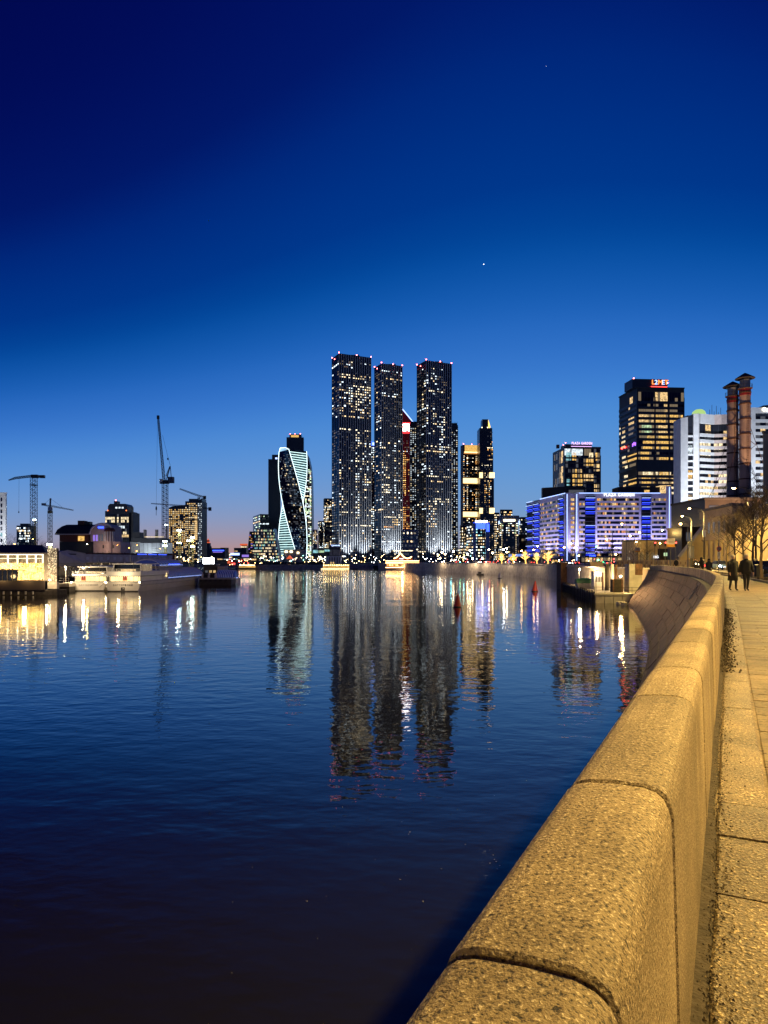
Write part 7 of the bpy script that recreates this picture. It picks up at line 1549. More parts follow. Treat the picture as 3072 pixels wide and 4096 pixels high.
m = MB(); m.bar((g(630), 0, zq(1668)), (g(625), 0, zq(2030)), .12); m.build('hoist_rope', M['dark_steel'], t); m = MB(); m.lathe([(.2, -1), (.8, 0), (.6, 2), (.1, 3)], 8, 0, g(625), 0); m.build('hook_block', M['dark_steel'], t, loc=(0, 0, zq(2037))); m = MB(); m.bar((g(625), 0, zq(2040)), (g(624.6), 0, zq(2062)), .3); m.build('hook', M['dark_steel'], t)
# flat top crane, far left
Y = 560; t = cr('grey flat top crane with a slightly drooping jib at the far left', 135, Y, LBZ); g = lambda p: PX(p, Y)-PX(135, Y); zq = lambda y: PZ(y, Y)-LBZ; wm = 19*Y/F
m = MB(); lattice(m, (0, 0, 0), (0, 0, zq(1912)), wm, wm, 30, .26); m.build('mast', M['crane_grey'], t); lb('slewing_unit', 'dark_steel', g(127), g(152), -1.5, 1.5, zq(1912), zq(1899), par=t); lb('counterweight', 'dark_steel', g(160), g(178), -1.4, 1.4, zq(1912), zq(1901), par=t); m = MB(); lattice(m, (g(152), 0, zq(1906)), (g(162), 0, zq(1906)), 1.4, 1.4, 4, .25); m.build('counter_jib', M['crane_grey'], t)
m = MB(); lattice(m, (g(130), 0, zq(1904)), (g(62), 0, zq(1912)), 1.6, 1.5, 14, .22); lattice(m, (g(62), 0, zq(1912)), (g(34), 0, zq(1921)), 1.5, .5, 7, .2); m.build('jib', M['crane_grey'], t); m = MB(); m.bar((g(76), 0, zq(1912)), (g(75), 0, zq(2047)), .1); m.build('hoist_rope', M['dark_steel'], t); m = MB(); m.lathe([(.1, -.8), (.5, 0), (.1, 1.2)], 8, 0, g(75), 0); m.build('hook_block', M['dark_steel'], t, loc=(0, 0, zq(2049)))
m = MB(); m.box(-wm/2-.3, wm/2+.3, -wm/2-.3, wm/2+.3, zq(1942), zq(1939)); m.build('mast_collar', M['dark_steel'], t)
Y = 640; t = cr('pale yellow hammerhead crane with a tall peak and tie rods', 200, Y, LBZ); g = lambda p: PX(p, Y)-PX(200, Y); zq = lambda y: PZ(y, Y)-LBZ; wm = 13*Y/F
m = MB(); lattice(m, (0, 0, 0), (0, 0, zq(2052)), wm, wm, 20, .25); m.build('mast', M['crane_yellow'], t); lb('cab', 'white_panel', g(194), g(207), -1.5, 1.5, zq(2042), zq(2029), par=t); lb('slewing_unit', 'crane_yellow', g(193), g(208), -1.6, 1.6, zq(2053), zq(2043), par=t); m = MB(); m.bar((0, 0, zq(2030)), (g(202), 0, zq(1993)), 1.2, 1.0); m.build('peak', M['crane_grey'], t)
m = MB(); lattice(m, (g(204), 0, zq(2024)), (g(294), 0, zq(2041)), 1.6, .8, 18, .2); m.build('jib', M['crane_yellow'], t); m = MB(); lattice(m, (g(196), 0, zq(2024)), (g(170), 0, zq(2018)), 1.4, 1.2, 6, .2); m.build('counter_jib', M['crane_yellow'], t); lb('counterweight', 'grey_concrete', g(168), g(182), -1.2, 1.2, zq(2022), zq(2013), par=t); m = MB(); m.bar((g(202), 0, zq(1994)), (g(250), 0, zq(2030)), .14); m.bar((g(202), 0, zq(1994)), (g(176), 0, zq(2017)), .14); m.build('tie_rod', M['dark_steel'], t)
Y = 885; t = cr('flat top crane riding on the gold lit unfinished tower', 777, Y, PZ(1994, 900)); b = PZ(1994, 900); g = lambda p: PX(p, Y)-PX(777, Y); zq = lambda y: PZ(y, Y)-b
m = MB(); lattice(m, (0, 22, 0), (0, 22, zq(1982)), 2.6, 2.6, 3, .3); m.build('mast', M['dark_steel'], t); m = MB(); lattice(m, (g(772), 22, zq(1975)), (g(698), 22, zq(1948)), 2.2, 1.6, 18, .3); m.build('jib', M['dark_steel'], t); m = MB(); lattice(m, (g(772), 22, zq(1975)), (g(795), 22, zq(1981)), 2.2, 2, 6, .3); m.build('counter_jib', M['dark_steel'], t); lb('counterweight', 'dark_steel', g(795), g(806), 20.8, 23.2, zq(1990), zq(1977), par=t)
Y = 870; t = cr('low flat top crane crossing in front of the gold lit tower', 800, Y, LBZ); g = lambda p: PX(p, Y)-PX(800, Y); zq = lambda y: PZ(y, Y)-LBZ
m = MB(); lattice(m, (0, 0, 0), (0, 0, zq(2032)), 2, 2, 36, .22); m.build('mast', M['crane_grey'], t); m = MB(); lattice(m, (g(800), 0, zq(2028)), (g(604), 0, zq(2014)), 2.0, 1.0, 40, .24); m.build('jib', M['crane_grey'], t); m = MB(); lattice(m, (g(800), 0, zq(2028)), (g(834), 0, zq(2035)), 2, 1.8, 8, .3); m.build('counter_jib', M['dark_steel'], t); lb('counterweight', 'dark_steel', g(834), g(845), -1.3, 1.3, zq(2043), zq(2029), par=t)
# floodlight masts on the building site
for px, ys, Y, lb2 in ((717, (2121, 2172), 430, 'tall yellow lattice floodlight mast in front of the gold lit tower'), (770, (2150, 2187), 440, 'yellow splay footed floodlight mast right of the lattice mast'), (660, (2165, 2183), 425, 'twin lamp floodlight mast beside the long shed end'), (665, (2100,), 600, 'single floodlight on the luffing crane foot'), (755, (2163,), 450, 'small floodlight mast between the two yellow masts'), (138, (2079,), 545, 'floodlight blazing on the flat top crane mast'), (199, (2177,), 300, 'cool white twin floodlight behind the stone screen tower')):
    t = thing('floodlight_mast', lb2, 'floodlight', (PX(px, Y), Y, LBZ)); m = MB(); zt_ = PZ(ys[0], Y)-LBZ; lattice(m, (0, .8, 0), (0, .8, zt_+.4), 1.2, 1.0, 14, .16); m.build('mast', M['crane_yellow'], t)
    for y_ in ys:
        z = PZ(y_, Y)-LBZ
        for k in (-1, 1): m = MB(); m.box(k*.75-.45, k*.75+.45, -.2, .1, z-.3, z+.3); hd = m.build('lamp_head', M['steel'], t); m = MB(); m.box(k*.75-.5, k*.75+.5, -.26, -.21, z-.3, z+.3); m.build('lamp_lens', M['bulb_flood'] if 'bulb_flood' in M else glow('bulb_flood', (.72, 1, .97), 42), hd)
    if Y < 450: lamp_or_fill_light(t, (0, -2, zt_-1), 2600, (.75, 1, .95), .4)
# bare trees of the left bank
TL = [tree_mesh(40+i, 11, 2.0, .2, depth=3, spread=.95, up=.2) for i in range(3)]
q = random.Random(21); names = ['bare dark tree behind the pavilion roof', 'bare dark tree left of the barrel roofed hall', 'bare dark tree below the barrel roofed hall', 'bare dark tree by the pink hall base']
for i, (px, Y, s) in enumerate(((-20, 230, 1.0), (15, 240, 1.1), (45, 235, .95), (80, 245, 1.1), (110, 238, 1.0), (150, 250, 1.1), (180, 240, .9), (215, 255, .8), (262, 250, .62), (300, 262, .6), (335, 255, .62), (372, 262, .6), (400, 258, .55))):
    tree(names[0] if px < 130 else names[1] if px < 240 else names[2] if px < 345 else names[3], TL[i % 3], (PX(px, Y), Y, LBZ), q.random()*6, s, ['bare trees behind the pavilion', 'bare trees left of the hall', 'bare trees below the hall', 'bare trees by the pink base'][0 if px < 130 else 1 if px < 240 else 2 if px < 345 else 3])
hg = MB()
for i in range(2600):
    px = q.uniform(-60, 560); Y = q.uniform(215, 300); x = PX(px, Y); z = LBZ+q.random()**1.5*6.5; a = q.random()*6; L = q.uniform(.5, 1.4); hg.bar((x, Y, z), (x+L*.5*cos(a), Y+L*.5*sin(a), z+L), .06)
tag(hg.build('undergrowth', M['bark']), 'tangle of bare undergrowth along the left bank', 'undergrowth')['kind'] = 'stuff'
lb_ = thing('bank_wall', 'long low dark terrace wall on the left bank behind the shed', 'wall'); m = MB(); m.prism([(PX(-80, 262), 262), (PX(228, 264), 264), (PX(228, 266), 266), (PX(-80, 264), 264)], LBZ, PZ(2200, 262)); m.build('wall_face', M['facade_brown'], lb_); m = MB(); m.prism([(PX(228.5, 264), 264), (PX(700, 300), 300), (PX(700, 302), 302), (PX(228.5, 266), 266)], LBZ, PZ(2212, 280)); m.build('wall_face', M['brick_red'], lb_)
# orange lamps of the left bank
glow('bulb_orange', (1, .36, .07), 60)
for i, (px, py, Y, bl, lb2) in enumerate(((130, 2157, 225, 'bulb_orange', 'orange street lamp over the pavilion roof'), (347, 2177, 215, 'bulb_warm', 'brightest amber street lamp in front of the barrel roofed hall'), (464, 2181, 300, 'bulb_orange', 'orange street lamp against the pink hall base'), (510, 2192, 320, 'bulb_orange', 'orange street lamp left of the lamp pair'), (543, 2181, 320, 'bulb_orange', 'upper orange lamp of the pair by the factory'), (541, 2204, 318, 'bulb_orange', 'lower orange lamp of the pair by the factory'), (634, 2194, 330, 'bulb_orange', 'orange street lamp beside the factory cladding'), (56, 2176, 230, 'bulb_orange', 'faint orange lamp in the trees at the left'))):
    z = PZ(py, Y); t = street_lamp(lb2, PX(px+16, Y), Y, LBZ, z-LBZ+.15, 1.1, 0, bl, .08, 'orange lamps of the left bank', False, 420 if i < 2 else 160, .5, 6)
# ---------------------------------------------------------------- distant skyline left of centre
Y = 3400; x0 = PX(816, Y); t = thing('spired_tower', 'distant tiered tower with orange lit top on the left skyline', 'building', (x0, Y, 2.2)); g = lambda p: PX(p, Y)-x0; zq = lambda y: PZ(y, Y)-2.2
lb('wing', 'facade_slate', g(816), g(845), 0, 30, 0, zq(2196), par=t); lb('shaft', 'facade_slate', g(823), g(839), -1, 20, zq(2196), zq(2172), par=t); lb('lit_tier', 'led_dimorange', g(825), g(838), -2, 14, zq(2172), zq(2167), par=t); lb('upper_tier', 'facade_slate', g(827), g(836), 0, 12, zq(2167), zq(2161), par=t); m = MB(); m.lathe([(6, zq(2161)), (.3, zq(2153))], 6, 0, g(831.5), 4); m.build('spire', M['led_dimorange'], t)
for px in (818, 843): m = MB(); m.lathe([(4, zq(2196)), (3.5, zq(2188)), (.3, zq(2182))], 6, 0, g(px), 4); m.build('corner_turret', M['facade_slate'], t)
def low(name, label, px0, px1, ytop, Y, mk, strips, cat='building'):
    x0 = PX(px0, Y); t = thing(name, label, cat, (x0, Y, LBZ if Y < 1199 else 2.2)); b = t.location.z; w_ = PX(px1, Y)-x0; H = PZ(ytop, Y)-b; lb('wall', mk, 0, w_, 0, 12, 0, H, par=t); lb('roof_edge', 'facade_slate', -.3, w_+.3, -.3, 12.3, H, H+.5, par=t)
    for (a, c, y0, y1, k) in strips: lb('light_strip' if (y1-y0) < 5 else 'lit_front', k, PX(a, Y)-x0, PX(c, Y)-x0, -.6, -.02, PZ(y1, Y)-b, PZ(y0, Y)-b, par=t)
    return t
low('warehouse', 'low block with a blue light strip right of the spired tower', 846, 900, 2194, 900, 'facade_slate', [(850, 896, 2200, 2204, 'led_blue'), (852, 890, 2207, 2210, 'violet')])
low('warehouse', 'flat dark block on the skyline above the blue strip', 882, 908, 2192, 1050, 'facade_dark', [(884, 900, 2196, 2199, 'dim_warm')])
low('warehouse', 'flat dark block with a white oval sign in the far middle', 936, 985, 2193, 860, 'facade_dark', [(922, 958, 2212, 2221, 'led_ice'), (938, 950, 2203, 2206, 'warm')])
low('warehouse', 'low violet lit pavilion beneath the leaning dark block', 965, 1010, 2216, 700, 'facade_slate', [(968, 995, 2219, 2228, 'violet'), (975, 990, 2231, 2234, 'cool')])
low('water_tower', 'round tower with a warm lit top ring left of the leaning dark block', 966, 984, 2178, 1100, 'facade_slate', [(960, 990, 2175, 2182, 'led_dimorange'), (964, 986, 2185, 2190, 'cream')])
low('pavilion', 'yellow lit waterside pavilion at the left end of the far quay', 955, 1023, 2262, 552, 'hull_dark', [(956, 1022, 2263.5, 2270, 'gold'), (958, 1020, 2259.5, 2261.5, 'led_cream')])
t = thing('advertising_screen', 'dazzling blank white advertising screen on the left bank', 'screen', (PX(812, 420), 420, LBZ)); lb('screen_face', 'screen_white', 0, PX(856, 420)-PX(812, 420), 0, .3, PZ(2256, 420)-LBZ, PZ(2231, 420)-LBZ, par=t); lb('frame', 'dark_steel', -.3, PX(857, 420)-PX(812, 420), .31, .9, PZ(2258, 420)-LBZ, PZ(2229, 420)-LBZ, par=t); lb('leg', 'steel', 1, 1.5, .4, .8, 0, PZ(2256, 420)-LBZ, par=t); lb('leg', 'steel', 5, 5.5, .4, .8, 0, PZ(2256, 420)-LBZ, par=t)
low('pavilion', 'red neon fronted low house left of the far quay', 908, 945, 2240, 600, 'hull_dark', [(910, 922, 2243, 2254, 'led_dimorange'), (926, 940, 2252, 2259, 'led_red'), (912, 936, 2262, 2266, 'logo_red')])
low('market_hall', 'low bridge-like market hall glittering along the far shore left of the twisted tower', 860, 1030, 2232, 640, 'facade_slate', [(870, 890, 2235, 2239, 'warm'), (895, 930, 2236, 2238, 'cool'), (935, 950, 2235, 2240, 'teal'), (975, 1000, 2234, 2239, 'cream'), (1005, 1025, 2235, 2241, 'warm')])
low('market_hall', 'cream low hall right below the twisted tower with two round lamps', 1135, 1220, 2199, 720, 'cream_wall', [(1140, 1150, 2203, 2210, 'led_cream'), (1160, 1170, 2203, 2210, 'led_cream'), (1188, 1196, 2208, 2214, 'led_cream')])
low('glass_house', 'teal glass pavilion left of the tallest dark skyscraper', 1250, 1322, 2196, 690, 'facade_slate', [(1252, 1272, 2200, 2212, 'teal'), (1275, 1296, 2202, 2210, 'green'), (1298, 1320, 2198, 2206, 'teal')])
t = low('office_block', 'grey low block with a pale blue lettered roof sign under the tallest skyscraper', 1318, 1358, 2199, 660, 'pale_concrete', [(1330, 1333, 2200, 2220, 'facade_dark')]); flat_text('V', 2.6, 'led_ice', t, (2.2, -.5, PZ(2182, 660)-LBZ), FR, .2)
for k in range(8): lb('sign_letter', 'led_ice', 3.4+k*.85, 4.0+k*.85, -.7, -.35, PZ(2184, 660)-LBZ, PZ(2179.5+(k % 3)*.5, 660)-LBZ, par=t)
lb('sign_fascia', 'facade_slate', -.5, 10.5, -.3, .3, PZ(2197, 660)-LBZ, PZ(2187, 660)-LBZ, par=t)
t = low('pavilion', 'white and dark striped waterside pavilion above the lit landing stage', 1303, 1362, 2224, 592, 'white_panel', []); 
for k in range(5): lb('dark_bay', 'facade_dark', 3+k*2.2, 3.7+k*2.2, -.3, -.02, .5, PZ(2229, 592)-LBZ, par=t)
for k in range(2): lb('lit_bay', 'warm', 4.0+k*2.2, 5.0+k*2.2, -.25, -.02, .3, 3.2, par=t)
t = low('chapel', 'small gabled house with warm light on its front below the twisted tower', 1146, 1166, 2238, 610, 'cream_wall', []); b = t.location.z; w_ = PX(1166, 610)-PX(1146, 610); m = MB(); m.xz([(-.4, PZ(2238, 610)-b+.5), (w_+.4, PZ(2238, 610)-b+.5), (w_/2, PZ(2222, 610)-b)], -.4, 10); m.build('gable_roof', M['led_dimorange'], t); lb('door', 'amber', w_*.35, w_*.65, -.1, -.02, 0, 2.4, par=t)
# lit landing stage
Y = 552; x0 = PX(1284, Y); t = thing('landing_stage', 'floating landing stage with a row of golden lit alcoves', 'landing stage', (x0, Y, 0)); g = lambda p: PX(p, Y)-x0; lb('pontoon', 'hull_dark', 0, g(1430), 0, 6, -.4, .45, par=t); lb('deck_edge', 'led_cream', 0, g(1396), -.1, -.02, .3, .5, par=t); lb('roof', 'roof_dark', g(1288), g(1398), 0, 6, 4.0, 4.3, par=t); lb('back_wall', 'cream_wall', g(1288), g(1398), 4, 4.3, .45, 4.0, par=t)
for k in range(12): x = g(1290)+k*(g(1396)-g(1290))/12; lb('alcove_wall', 'cream_wall', x, x+.25, .6, 4, .45, 4.0, par=t); lb('alcove_glow', 'gold', x+.3, x+1.55, 3.8, 3.98, .5, 2.6, par=t); m = MB(); m.ball((x+.9, 1.2, 3.2), .24, 6, 4); m.build('alcove_lamp', M['bulb_alcove'] if 'bulb_alcove' in M else glow('bulb_alcove', (1, .74, .32), 25), t)
# ---------------------------------------------------------------- floating restaurant with neon roof lines
Y = 500; x0 = PX(1543, Y); t = thing('floating_restaurant', 'floating restaurant outlined in red gold neon with a swooping roof line', 'restaurant', (x0, Y, 0)); g = lambda p: PX(p, Y)-x0; zq = lambda y: PZ(y, Y)
W0 = g(1676); m = MB(); m.xz([(0, .9), (.6, -.4), (W0-1, -.4), (W0, 1.6), (W0, 2.4), (0, 2.2)], 0, 9); m.build('hull', M['hull_grey'], t)
lb('lower_deck', 'brick_red', .2, W0-.2, .4, 8.6, 2.4, zq(2260), par=t); lb('upper_deck', 'brick_red', .3, W0-.3, .8, 8.4, zq(2260), zq(2244), par=t)
neon = glow('neon_gold', (1, .52, .18), 13).name; nr = glow('neon_red', (1, .22, .06), 2.2).name
for ya, yb_ in ((2242.5, 2244.5), (2250.5, 2253)): lb('neon_line', neon, -.1, W0+.1, -.05, .15, zq(yb_), zq(ya), par=t)
m = MB(); m.bar((-.1, 0, zq(2270)), (g(1612), 0, zq(2269)), .3); m.bar((g(1612), 0, zq(2269)), (g(1616), 0, zq(2266)), .3); m.bar((g(1616), 0, zq(2266)), (W0+.1, 0, zq(2265.5)), .3); m.build('neon_line', M[neon], t)
for k in range(13): lb('deck_window', 'f_gold' if k % 3 else 'f_amber', .6+k*1.82, 2.1+k*1.82, .28, .39, zq(2264), zq(2257), par=t); lb('upper_window', nr if k % 4 else 'amber', .6+k*1.82, 2.1+k*1.82, .68, .79, zq(2250), zq(2245.5), par=t)
rp_ = [(1575, 2234), (1584, 2231), (1591, 2226), (1597, 2218), (1601, 2211), (1605, 2217), (1612, 2225), (1620, 2231), (1629, 2234), (1639, 2232), (1647, 2226)]
m = MB(); m.tube([(g(a), .4, zq(b)) for a, b in rp_], .3, 5); m.build('roof_neon', M[neon], t); m = MB(); m.xz([(g(1572), zq(2242)), (g(1650), zq(2242))] + [(g(a), zq(b)-.3) for a, b in rp_[::-1]], .75, 7); m.build('roof_pediment', M['brick_red'], t)

for k in range(5): lb('sign_letter', 'sign_white', g(1598)+k*.62, g(1598)+k*.62+.42, .5, .7, zq(2237), zq(2232.5+(k % 2)), par=t)
lb('gangway', 'cream_wall', W0+.02, W0+4, 2, 4, 1.5, 2.2, par=t)
lamp_or_fill_light(t, (W0*.5, -3, 3.0), 900, (1, .55, .22), .5); lamp_or_fill_light(t, (W0+3, -2, 3.5), 500, (1, .7, .3), .3)  # two added fills for the restaurant, not lamps of its own
t = thing('canopy_terrace', 'long roof terrace edged with warm lights behind the floating restaurant', 'building', (PX(1565, 640), 640, LBZ)); b = LBZ; g = lambda p: PX(p, 640)-PX(1565, 640); lb('terrace_roof', 'grey_concrete', 0, g(1712), 0, 10, PZ(2204, 640)-b, PZ(2200, 640)-b, par=t)
for k in range(5): lb('light_strip', 'led_cream', g(1572+k*16), g(1586+k*16), -.2, -.02, PZ(2204, 640)-b, PZ(2202.5, 640)-b, par=t)
for k in range(8): lb('terrace_post', 'steel', g(1568+k*20), g(1569+k*20), .2, .6, 0, PZ(2204, 640)-b, par=t)
# ---------------------------------------------------------------- lamps along the far embankment (single picture points surveyed one by one)
def far_lamp(label, px, py, Y, bulb, group, arm=1.4, double=False, base=GZ, k=1.0):
    rz = 0; x = PX(px, Y); over = 1705 < px < 2245
    if over:   # swung out over the coping, with an added spot, to light the embankment wall
        for (a, b) in zip(EL, EL[1:]):
            pa, pb = CX+F*a[0]/a[1], CX+F*b[0]/b[1]
            if min(pa, pb) <= px <= max(pa, pb) and a != b:
                u = (px-pa)/(pb-pa); d = Vector((b[0]-a[0], b[1]-a[1])).normalized(); nn = Vector((-d.y, d.x)); arm = 3.0; x = a[0]+(b[0]-a[0])*u+nn.x*2.3; Y = a[1]+(b[1]-a[1])*u+nn.y*2.3; rz = atan2(-nn.y, -nn.x); base = GZ; break
    z = PZ(py, Y); t = thing('street_lamp', label, 'street lamp', (x, Y, base), rz, group); H = z-base
    m = MB(); m.tube([(arm, .1, 0), (arm, .1, H*.96)], [.11, .07], 5); m.build('pole', M['steel'], t)
    m = MB(); m.tube([(arm, .1, H*.96), (arm*.7, .1, H+.25), (0, .05, H+.2)], .05, 4); m.build('arm', M['steel'], t)
    m = MB(); m.lathe([(.1, .2), (.3, .1), (.3, 0)], 6); h = m.build('lamp_head', M['steel'], t, loc=(0, 0, H)); r_ = .36*k*max(.5, Y/330)
    m = MB(); m.ball((0, 0, -.12), r_, 7, 5); m.build('lamp_lens', M[bulb], h)
    if over: o = lamp_or_fill_light(t, (0, 0, H-r_-.3), 2600, (1, .72, .42)); o.data.type = 'SPOT'; o.data.spot_size = R(165)
    return t
G = 'lamps along the far embankment'
near_thing = [(1756, 'the right dark skyscraper'), (1835, 'the dotted light tower'), (1925, 'the gold belted tower'), (1985, 'the stepped black tower'), (2080, 'the cream crowned block'), (2200, 'the hotel left wing'), (2300, 'the hotel corner'), (2560, 'the hotel front')]
LAMPS = [(1782, 2209, 430, 'bulb_warm'), (1775, 2232, 430, 'bulb_warm'), (1829, 2205, 400, 'bulb_warm'), (1897, 2202, 380, 'bulb_warm'), (1887, 2217, 390, 'bulb_warm'), (1907, 2233, 360, 'bulb_warm'), (1947, 2233, 340, 'bulb_warm'), (1974, 2197, 330, 'bulb_warm'), (1988, 2211, 330, 'bulb_warm'), (2047, 2192, 320, 'bulb_warm'), (2035, 2195, 325, 'bulb_white'), (2047, 2207, 322, 'bulb_warm'), (2108, 2202, 310, 'bulb_sodium'), (2159, 2198, 300, 'bulb_sodium'), (2175, 2183, 290, 'bulb_warm'), (2257, 2188, 270, 'bulb_sodium'), (2284, 2172, 262, 'bulb_warm'), (2315, 2221, 270, 'bulb_sodium'), (2301, 2189, 280, 'bulb_sodium'), (2427, 2155, 225, 'bulb_sodium'), (2463, 2216, 235, 'bulb_sodium'), (2488, 2094, 205, 'bulb_sodium'), (2521, 2142, 215, 'bulb_sodium'), (2545, 2166, 200, 'bulb_sodium'), (2558, 2129, 210, 'bulb_sodium'), (2649, 2119, 165, 'bulb_sodium'), (2723, 2093, 128, 'bulb_sodium')]
adj = ['tall', 'low', 'short', 'slender', 'bright', 'small', 'lone', 'faint', 'plain']
cnt = {}
for px, py, Y, b in LAMPS:
    nm = next((n for x, n in near_thing if px < x), 'the dark office tower'); cnt[nm] = cnt.get(nm, 0)+1
    word = ['first', 'second', 'third', 'fourth', 'fifth', 'sixth', 'seventh', 'eighth', 'ninth'][cnt[nm]-1]
    o = far_lamp(f'{"white" if b == "bulb_white" else "golden"} far bank street lamp before {nm}, {word} there', px, py, Y, b, G)
    if 2400 < px < 2700: lamp_or_fill_light(o, (0, -.6, PZ(py, Y)-GZ-.8), 700)
# clouds of tiny lamps on the far shore and the left of it
q = random.Random(33)
def crowd(n, a, b, y0, y1, Y0, Y1, label, group, bulbs, k=.8, base=LBZ):
    proto = {}
    for i in range(n):
        Y = q.uniform(Y0, Y1); px = q.uniform(a, b); py = q.uniform(y0, y1); bl = q.choice(bulbs)
        zn = ('left part', 'middle', 'right part')[min(2, int(3*(px-a)/(b-a)))]; cl_ = {'tiny_warm': 'warm', 'tiny_white': 'white', 'tiny_gold': 'golden', 'tiny_red': 'red', 'tiny_teal': 'teal'}[bl]; hi = 'higher' if py < (y0+y1)/2 else 'lower'
        lb3 = f'{hi} {cl_} {label}, {zn}'
        t = thing('street_lamp', lb3, 'street lamp', (PX(px, Y), Y, base), 0, f'{hi} {cl_} {group}, {zn}'); H = max(.8, PZ(py, Y)-base)
        if bl not in proto:
            m = MB(); m.tube([(0, 0, 0), (0, 0, 1)], .06, 4); m1 = m.build('pole', M['steel'], t); m = MB(); m.ball((0, 0, 0), .30*k, 6, 4); m2 = m.build('lamp_globe', M[bl], t); proto[bl] = (m1.data, m2.data); m1.scale = (1, 1, H); m2.location = (0, 0, H)
        else: put('pole', proto[bl][0], t, scale=(1, 1, H)); put('lamp_globe', proto[bl][1], t, (0, 0, H))
glow('tiny_warm', (1, .72, .4), 28); glow('tiny_white', (.9, .95, 1), 26); glow('tiny_gold', (1, .62, .2), 26); glow('tiny_red', (1, .1, .08), 22); glow('tiny_teal', (.3, 1, .8), 20)
crowd(46, 1025, 1240, 2222, 2256, 575, 650, 'lamp in the glitter below the twisted tower', 'tiny lamps below the twisted tower', ['tiny_warm', 'tiny_warm', 'tiny_white', 'tiny_gold', 'tiny_teal'])
crowd(30, 905, 1025, 2236, 2262, 575, 640, 'lamp in the glitter left of the glass block', 'tiny lamps left of the glass block', ['tiny_warm', 'tiny_white', 'tiny_red', 'tiny_gold'])
crowd(26, 1240, 1310, 2225, 2252, 575, 640, 'lamp on the shore under the teal pavilion', 'tiny lamps under the glass pavilion', ['tiny_warm', 'tiny_white', 'tiny_gold'])
crowd(40, 1360, 1540, 2218, 2254, 600, 680, 'lamp at the foot of the tallest skyscraper', 'small lamps at the skyscraper foot', ['tiny_warm', 'tiny_white', 'tiny_gold', 'tiny_warm'])
crowd(20, 690, 860, 2226, 2252, 390, 440, 'lamp along the quay behind the boats', 'amber lamps behind the boats', ['tiny_gold', 'tiny_warm', 'tiny_white'], .6)
crowd(34, 1680, 1860, 2212, 2250, 440, 520, 'lamp on the road beneath the right skyscraper', 'small lamps beneath the right skyscraper', ['tiny_warm', 'tiny_white', 'tiny_gold'], .8, GZ)
crowd(26, 1860, 2240, 2238, 2256, 330, 420, 'roadside light behind the gold lit trees', 'roadside lights behind the lit trees', ['tiny_warm', 'tiny_gold', 'tiny_red', 'tiny_white'], .55, GZ)
crowd(14, 2240, 2460, 2236, 2254, 260, 330, 'roadside light in front of the hotel', 'roadside lights before the hotel', ['tiny_warm', 'tiny_gold', 'tiny_red'], .45, GZ)
# dark hedges and tree masses behind the lamps
for i in range(9):
    m = MB(); a = 1025+i*29; Y = 574; 
    for k in range(160):
        x = PX(q.uniform(a, a+30), Y); z = LBZ+q.random()*3.0; r_ = q.uniform(.3, .7); y = Y+q.random()*2.5; an = q.random()*6; m.add([(x-r_, y, z), (x+r_*cos(an), y+r_*sin(an), z-.2), (x+r_*.3, y, z+r_)], [(0, 1, 2)])
    t = thing('hedge', 'clipped dark hedge on the far quay below the twisted tower', 'hedge', (0, 0, 0), 0, 'dark hedges on the far quay'); m.build('foliage', M['hedge_green'] if 'hedge_green' in M else mat('hedge_green', (.02, .025, .012), .9), t)['kind'] = 'stuff'
TF = [tree_mesh(70+i, 9, 1.8, .2, depth=3, spread=.85) for i in range(2)]
for i, (px, Y) in enumerate(((1690, 520), (1735, 500), (1790, 470), (1850, 450), (1930, 400), (1960, 395), (2020, 390), (2075, 380), (2130, 370), (2235, 350), (2290, 330), (2340, 320), (2400, 300), (2430, 290))):
    tree('bare tree standing on the far bank road before the hotel' if px > 2100 else 'bare tree standing on the far bank road before the city towers', TF[i % 2], (PX(px, Y), Y, GZ), i*1.1, .9+.05*(i % 4), 'bare trees on the far bank before the hotel' if px > 2100 else 'bare trees on the far bank before the towers')
for i, (px, Y, lb2) in enumerate(((2533, 200, 'leafless tree beside the smaller road sign'), (2470, 240, 'leafless tree left of the smaller road sign'), (2588, 190, 'thin leafless tree before the arched niches'))): tree(lb2, TF[i % 2], (PX(px, Y), Y, GZ), i, .62)
for px, Y, tops, lb2 in ((2588, 178, 2100, 'slim dark flag-less pole before the arched niches'),): t = thing('pole', 'slim dark pole before the arched niches', 'pole', (PX(px, Y), Y, GZ)); m = MB(); m.tube([(0, 0, 0), (0, 0, PZ(tops, Y)-GZ)], [.14, .08], 6); m.build('shaft', M['dark_steel'], t)
for i, (px, yb, Y) in enumerate(((2450, 2125, 262), (2385, 2175, 262))): 
    t = thing('traffic_gantry', ['tall mast with road cameras before the hotel front', 'mast carrying a long signal arm before the hotel front'][i], 'traffic signal', (PX(px, Y), Y, GZ)); H = PZ(yb, Y)-GZ; m = MB(); m.tube([(0, 0, 0), (0, 0, H)], [.2, .12], 6); m.build('mast', M['dark_steel'], t)
    m = MB(); m.bar((0, 0, H*.72), (-7.5 if i else -5, 0, H*.86), .2); m.build('arm', M['yellow_plaster'], t)
    for k in range(2): lb('camera_housing', 'dark_steel', -.5, .5, -.4, .4, H*(.5+.16*k), H*(.58+.16*k), par=t)
t = thing('traffic_gantry', 'long pale signal arm reaching out over the lit trees', 'traffic signal', (PX(2168, 292), 292, GZ)); H = PZ(2198, 292)-GZ; m = MB(); m.tube([(0, 0, 0), (0, 0, H*.8), (.6, 0, H*.92), (5.8, 0, H)], .14, 6); m.build('arm', M['cream_wall'], t)
for k in range(2): lb('sign_back', 'steel', 1.8+3*k, 2.5+3*k, -.1, .1, H*.78, H*.94, par=t)
